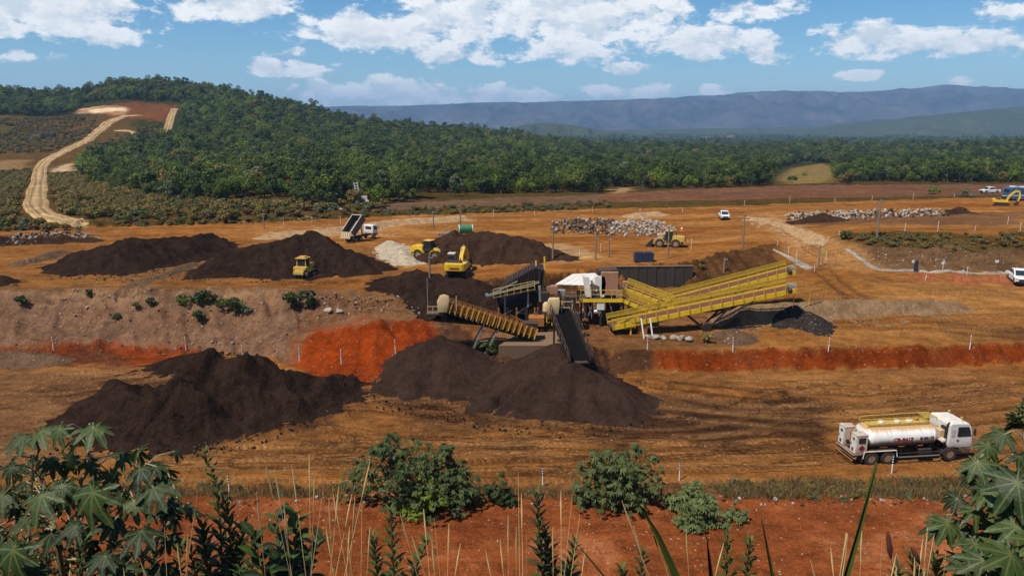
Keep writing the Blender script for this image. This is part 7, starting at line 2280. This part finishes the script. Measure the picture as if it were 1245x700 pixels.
# ---- dry grass tufts with long stalks
def tuft(label, base, dist, tips, seed, rad=.0036):
    r = random.Random(seed)
    root = PD(base[0], max(base[1], 720), dist); root.z = hz(root.x, root.y) - .05
    e = empty('dry_grass_tuft', root, 0, label, 'grass', 'dry grass tufts')
    for i, (px, py) in enumerate(tips):
        t = PD(px, py, dist + r.uniform(-.5, .5)); b = root + Vector((r.gauss(0, .08), r.gauss(0, .08), 0))
        h = t - b; mid = b + h * .55 + Vector((-h.x * .28 + r.gauss(0, .05), 0, .06 * h.length))
        pts = [b, b.lerp(mid, .55), mid, mid.lerp(t, .55) + Vector((0, 0, .01)), t]
        MB().tube([p - root for p in pts], [rad, rad, rad * .85, rad * .7, rad * .35], 5).build('stalk', STRAW, e, smooth=60)
        if r.random() < .75:
            d = (t - pts[3])
            MB().tube([pts[3].lerp(t, .55) - root, pts[3].lerp(t, .8) - root, t - root], [rad * .9, rad * 1.9, rad * .5], 5).build('seed_head', STRAW, e, smooth=60)
    for i in range(10):
        a = r.uniform(0, 6.28); L = r.uniform(.25, .7)
        b = root + Vector((r.gauss(0, .1), r.gauss(0, .1), 0))
        t = b + Vector((math.cos(a) * L * .95, math.sin(a) * L * .95, L * .8))
        MB().tube([b - root, b.lerp(t, .6) + Vector((0, 0, .06)) - root, t - root], [.004, .003, .001], 4).build('stalk', STRAW, e)


tuft('dry grass tuft with two long stalks above the broad-leaved bush', (372, 740), 5.6, [(334, 570), (355, 566), (376, 552), (383, 575), (312, 598), (322, 560), (345, 610)], 1)
tuft('dry grass tuft with one stalk leaning far right over the bush', (350, 740), 5.2, [(450, 560), (412, 590), (395, 580), (428, 600)], 2)
tuft('dry grass tuft left of the first big shrub', (430, 740), 5.4, [(400, 605), (432, 600), (425, 640), (450, 640), (405, 600), (440, 612), (418, 625), (396, 640)], 3)
tuft('dry grass tuft in front of the first big shrub', (545, 745), 5.0, [(486, 622), (515, 618), (528, 630), (546, 636), (525, 655), (560, 660), (500, 650)], 4)
tuft('dry grass tuft left of the feathery weed', (620, 745), 5.2, [(630, 572), (618, 625), (608, 655), (640, 650), (590, 668), (628, 640), (634, 600)], 5)
tuft('dry grass tuft right of the feathery weed', (680, 745), 5.3, [(682, 595), (696, 600), (672, 640), (712, 665), (705, 625)], 6)
tuft('small dry tuft with a stalk crossing the red dirt', (840, 745), 5.0, [(756, 608), (770, 640), (834, 640), (880, 660)], 7)
tuft('dry grass tuft below the tank truck', (1060, 745), 5.2, [(985, 680), (1010, 665), (1048, 640), (1072, 660), (1030, 690), (1090, 672)], 8)
tuft('dry grass tuft at the foot of the right castor plant', (1130, 745), 5.1, [(1128, 640), (1122, 655), (1136, 650), (1150, 672), (1112, 676)], 9)
tuft('dry grass tuft among the left castor leaves', (190, 745), 5.1, [(240, 600), (215, 660), (170, 680), (228, 650), (200, 640), (150, 690)], 10)


# ---- shrubs on the edge of the red bench
def shrub(label, px, py_top, py_base, width, n, lsz, seed, mat=SHRUB, peaks=3, name='castor_shrub', dist=None):
    r = random.Random(seed)
    b = G(px, py_base); d = b.y
    k = d / 900 * 1.08
    hw = width / 2 * k; h = (py_base - py_top) * k * 1.02
    e = empty(name, b, 0, label, 'shrub')
    tips = []
    for i in range(peaks * 6):
        a = r.uniform(0, 6.28); q = r.random() ** .6 * 1.08
        hh = h * (r.uniform(.55, 1.05) * (1 - .55 * q ** 1.5))
        tips.append((Vector((math.cos(a) * q * hw * .95, math.sin(a) * q * hw * .6, max(.3, hh - lsz))), r.uniform(.10, .22) * min(h, hw * 1.4)))
    for i in range(max(2, peaks)):
        a = r.uniform(0, 6.28); q = r.uniform(.1, .9)
        tips.append((Vector((math.cos(a) * q * hw, math.sin(a) * q * hw * .6, h * r.uniform(.95, 1.12) * (1 - .5 * q ** 1.5))), .07 * min(h, hw * 1.4)))
    for t, _ in tips[-4:] + tips[:9]:
        MB().tube([(0, 0, -.1), Vector((t.x * .45, t.y * .45, t.z * .6)), t], [.07, .045, .02], 6).build('stem', STEM, e, smooth=60)
    m = MB()
    proto = castor_mesh('leaf_pattern', mat, seed, False); pv = [v.co.copy() for v in proto.vertices]; pf = [tuple(p.vertices) for p in proto.polygons]; bpy.data.meshes.remove(proto)
    for i in range(n):
        c, rad = tips[i % len(tips)]
        dd = Vector((r.gauss(0, 1), r.gauss(0, 1), r.gauss(.2, .9))).normalized()
        if i % 3 == 0: c = Vector((c.x * r.random(), c.y * r.random(), c.z * r.uniform(.25, .95)))
        p = c + dd * rad * r.random() ** .4 * 1.3
        if p.z < .12: p.z = r.uniform(.12, .5)
        tip = (Vector((dd.x, dd.y - .3, -.4)) + Vector((r.gauss(0, .4), r.gauss(0, .4), r.gauss(0, .3))))
        nr = Vector((dd.x * .4 + r.gauss(0, .3), dd.y * .4 - .3, .9))
        M_ = leaf_matrix(p, tip, nr, lsz * r.uniform(.6, 1.15))
        m.add([M_ @ v for v in pv], pf)
    me = bpy.data.meshes.new('foliage'); me.from_pydata(m.v, [], m.f); me.update(); me.materials.append(mat)
    f = bpy.data.objects.new('foliage', me); COL.objects.link(f); f.parent = e; tag(f, kind='stuff')
    return e


shrub('first and largest castor shrub on the bench edge, left of centre', 500, 520, 614, 140, 1150, .33, 51, peaks=6)
shrub('thin outlying castor branches on the right of the largest shrub', 548, 545, 610, 55, 260, .24, 52)
shrub('second big castor shrub on the bench edge, right of centre', 752, 536, 612, 112, 900, .33, 53, peaks=5)
shrub('small castor shrub between the two big ones', 606, 571, 612, 40, 240, .26, 54)
shrub('low castor shrub left of the second big one', 712, 588, 612, 40, 240, .2, 55)
shrub('low spreading castor shrub right of the second big one', 838, 584, 618, 72, 420, .30, 56)
shrub('lowest castor shrub casting a dark shadow on the red dirt', 850, 605, 640, 66, 300, .30, 57)
shrub('tiny castor shrub at the right end of the shrub row', 893, 610, 632, 32, 180, .2, 58)
shrub('bright green fern-like shrub in front of the largest shrub', 512, 570, 626, 60, 420, .2, 59, LEAF_B)
shrub('russet dry bush beside the largest shrub', 574, 594, 612, 26, 160, .16, 60, LEAF_O)


# ---- dry grass along the bench edge and on the camera's slope
def grass_blades(name, regions, label, mats, seed):
    r = np.random.default_rng(seed)
    V, F, MI = [], [], []
    c = 0
    for poly_px, n, h0, h1, w in regions:
        poly = gp(poly_px) if isinstance(poly_px[0], tuple) else poly_px[0]
        X, Y, _ = scatter(poly, n, r)
        kk = fbm(X * .35, Y * .35, 3, seed) > r.normal(-.55, .45, len(X))
        X, Y = X[kk], Y[kk]; Z = terrain(X, Y)[0] - .03; n = len(X)
        a = r.uniform(0, 6.28, n); h = r.uniform(h0, h1, n); ln = r.normal(0, .32, (n, 2)) * h[:, None]
        dx, dy = np.cos(a) * w, np.sin(a) * w
        v = np.stack([np.stack([X - dx, Y - dy, Z], -1), np.stack([X + dx, Y + dy, Z], -1), np.stack([X + ln[:, 0] * .4 + dx * .7, Y + ln[:, 1] * .4 + dy * .7, Z + h * .6], -1), np.stack([X + ln[:, 0], Y + ln[:, 1], Z + h], -1), np.stack([X + ln[:, 0] * .4 - dx * .7, Y + ln[:, 1] * .4 - dy * .7, Z + h * .6], -1)], 1).reshape(-1, 3)
        i0 = c + np.arange(n) * 5
        V.append(v); F.append(np.stack([i0, i0 + 1, i0 + 2, i0 + 3, i0 + 4], -1)); MI.append(r.integers(0, len(mats), n)); c += n * 5
    V = np.concatenate(V); F = np.concatenate(F); MI = np.concatenate(MI)
    me = bpy.data.meshes.new(name)
    me.vertices.add(len(V)); me.vertices.foreach_set('co', V.astype(np.float32).ravel())
    me.loops.add(F.size); me.loops.foreach_set('vertex_index', F.astype(np.int32).ravel())
    me.polygons.add(len(F)); me.polygons.foreach_set('loop_start', np.arange(0, F.size, 5, dtype=np.int32))
    me.polygons.foreach_set('material_index', MI.astype(np.int32))
    me.update(calc_edges=True); me.validate()
    for m in mats: me.materials.append(m)
    o = bpy.data.objects.new(name, me); COL.objects.link(o)
    return tag(o, label, 'grass', None, 'stuff')


GR1 = leafmat('dry_grass_brown', (0.10, 0.060, 0.024), (0.27, 0.175, 0.070), .25, .7)
GR2 = leafmat('grass_olive', (0.035, 0.050, 0.014), (0.085, 0.090, 0.030), .25, .6)
grass_blades('verge_grass', [([(860, 590), (960, 584), (1260, 580), (1320, 600), (1260, 607), (880, 607)], 24000, .12, .62, .016), ([(-60, 592), (440, 592), (440, 607), (-60, 607)], 2600, .2, .6, .02), ([(560, 594), (860, 594), (860, 607), (560, 607)], 1500, .15, .45, .02)],
             'dry brown and olive grass along the edge of the near road', [GR1, GR1, GR1, GR1, GR1, GR2], 71)
grass_blades('slope_grass', [([[(-14, 3.5), (14, 3.5), (18, 14), (-18, 14)]], 9000, .3, .9, .007)], 'tangled grass on the slope below the viewpoint', [GR1, GR2, GR2], 72)

brush('verge_brush', [[(870, 590), (960, 584), (1260, 578), (1320, 600), (1260, 609), (880, 609)]], .62, 'ragged low brush among the verge grass below the tank truck', 81, .26, (0, 0, 1, 2), bush_src, .95)
brush('verge_brush', [[(-60, 590), (430, 590), (430, 608), (-60, 608)], [(560, 594), (870, 592), (870, 608), (560, 608)]], 1.0, 'sparse dry brush along the bench edge left of the tank truck', 83, .2, (0, 0, 1), bush_src, .6)
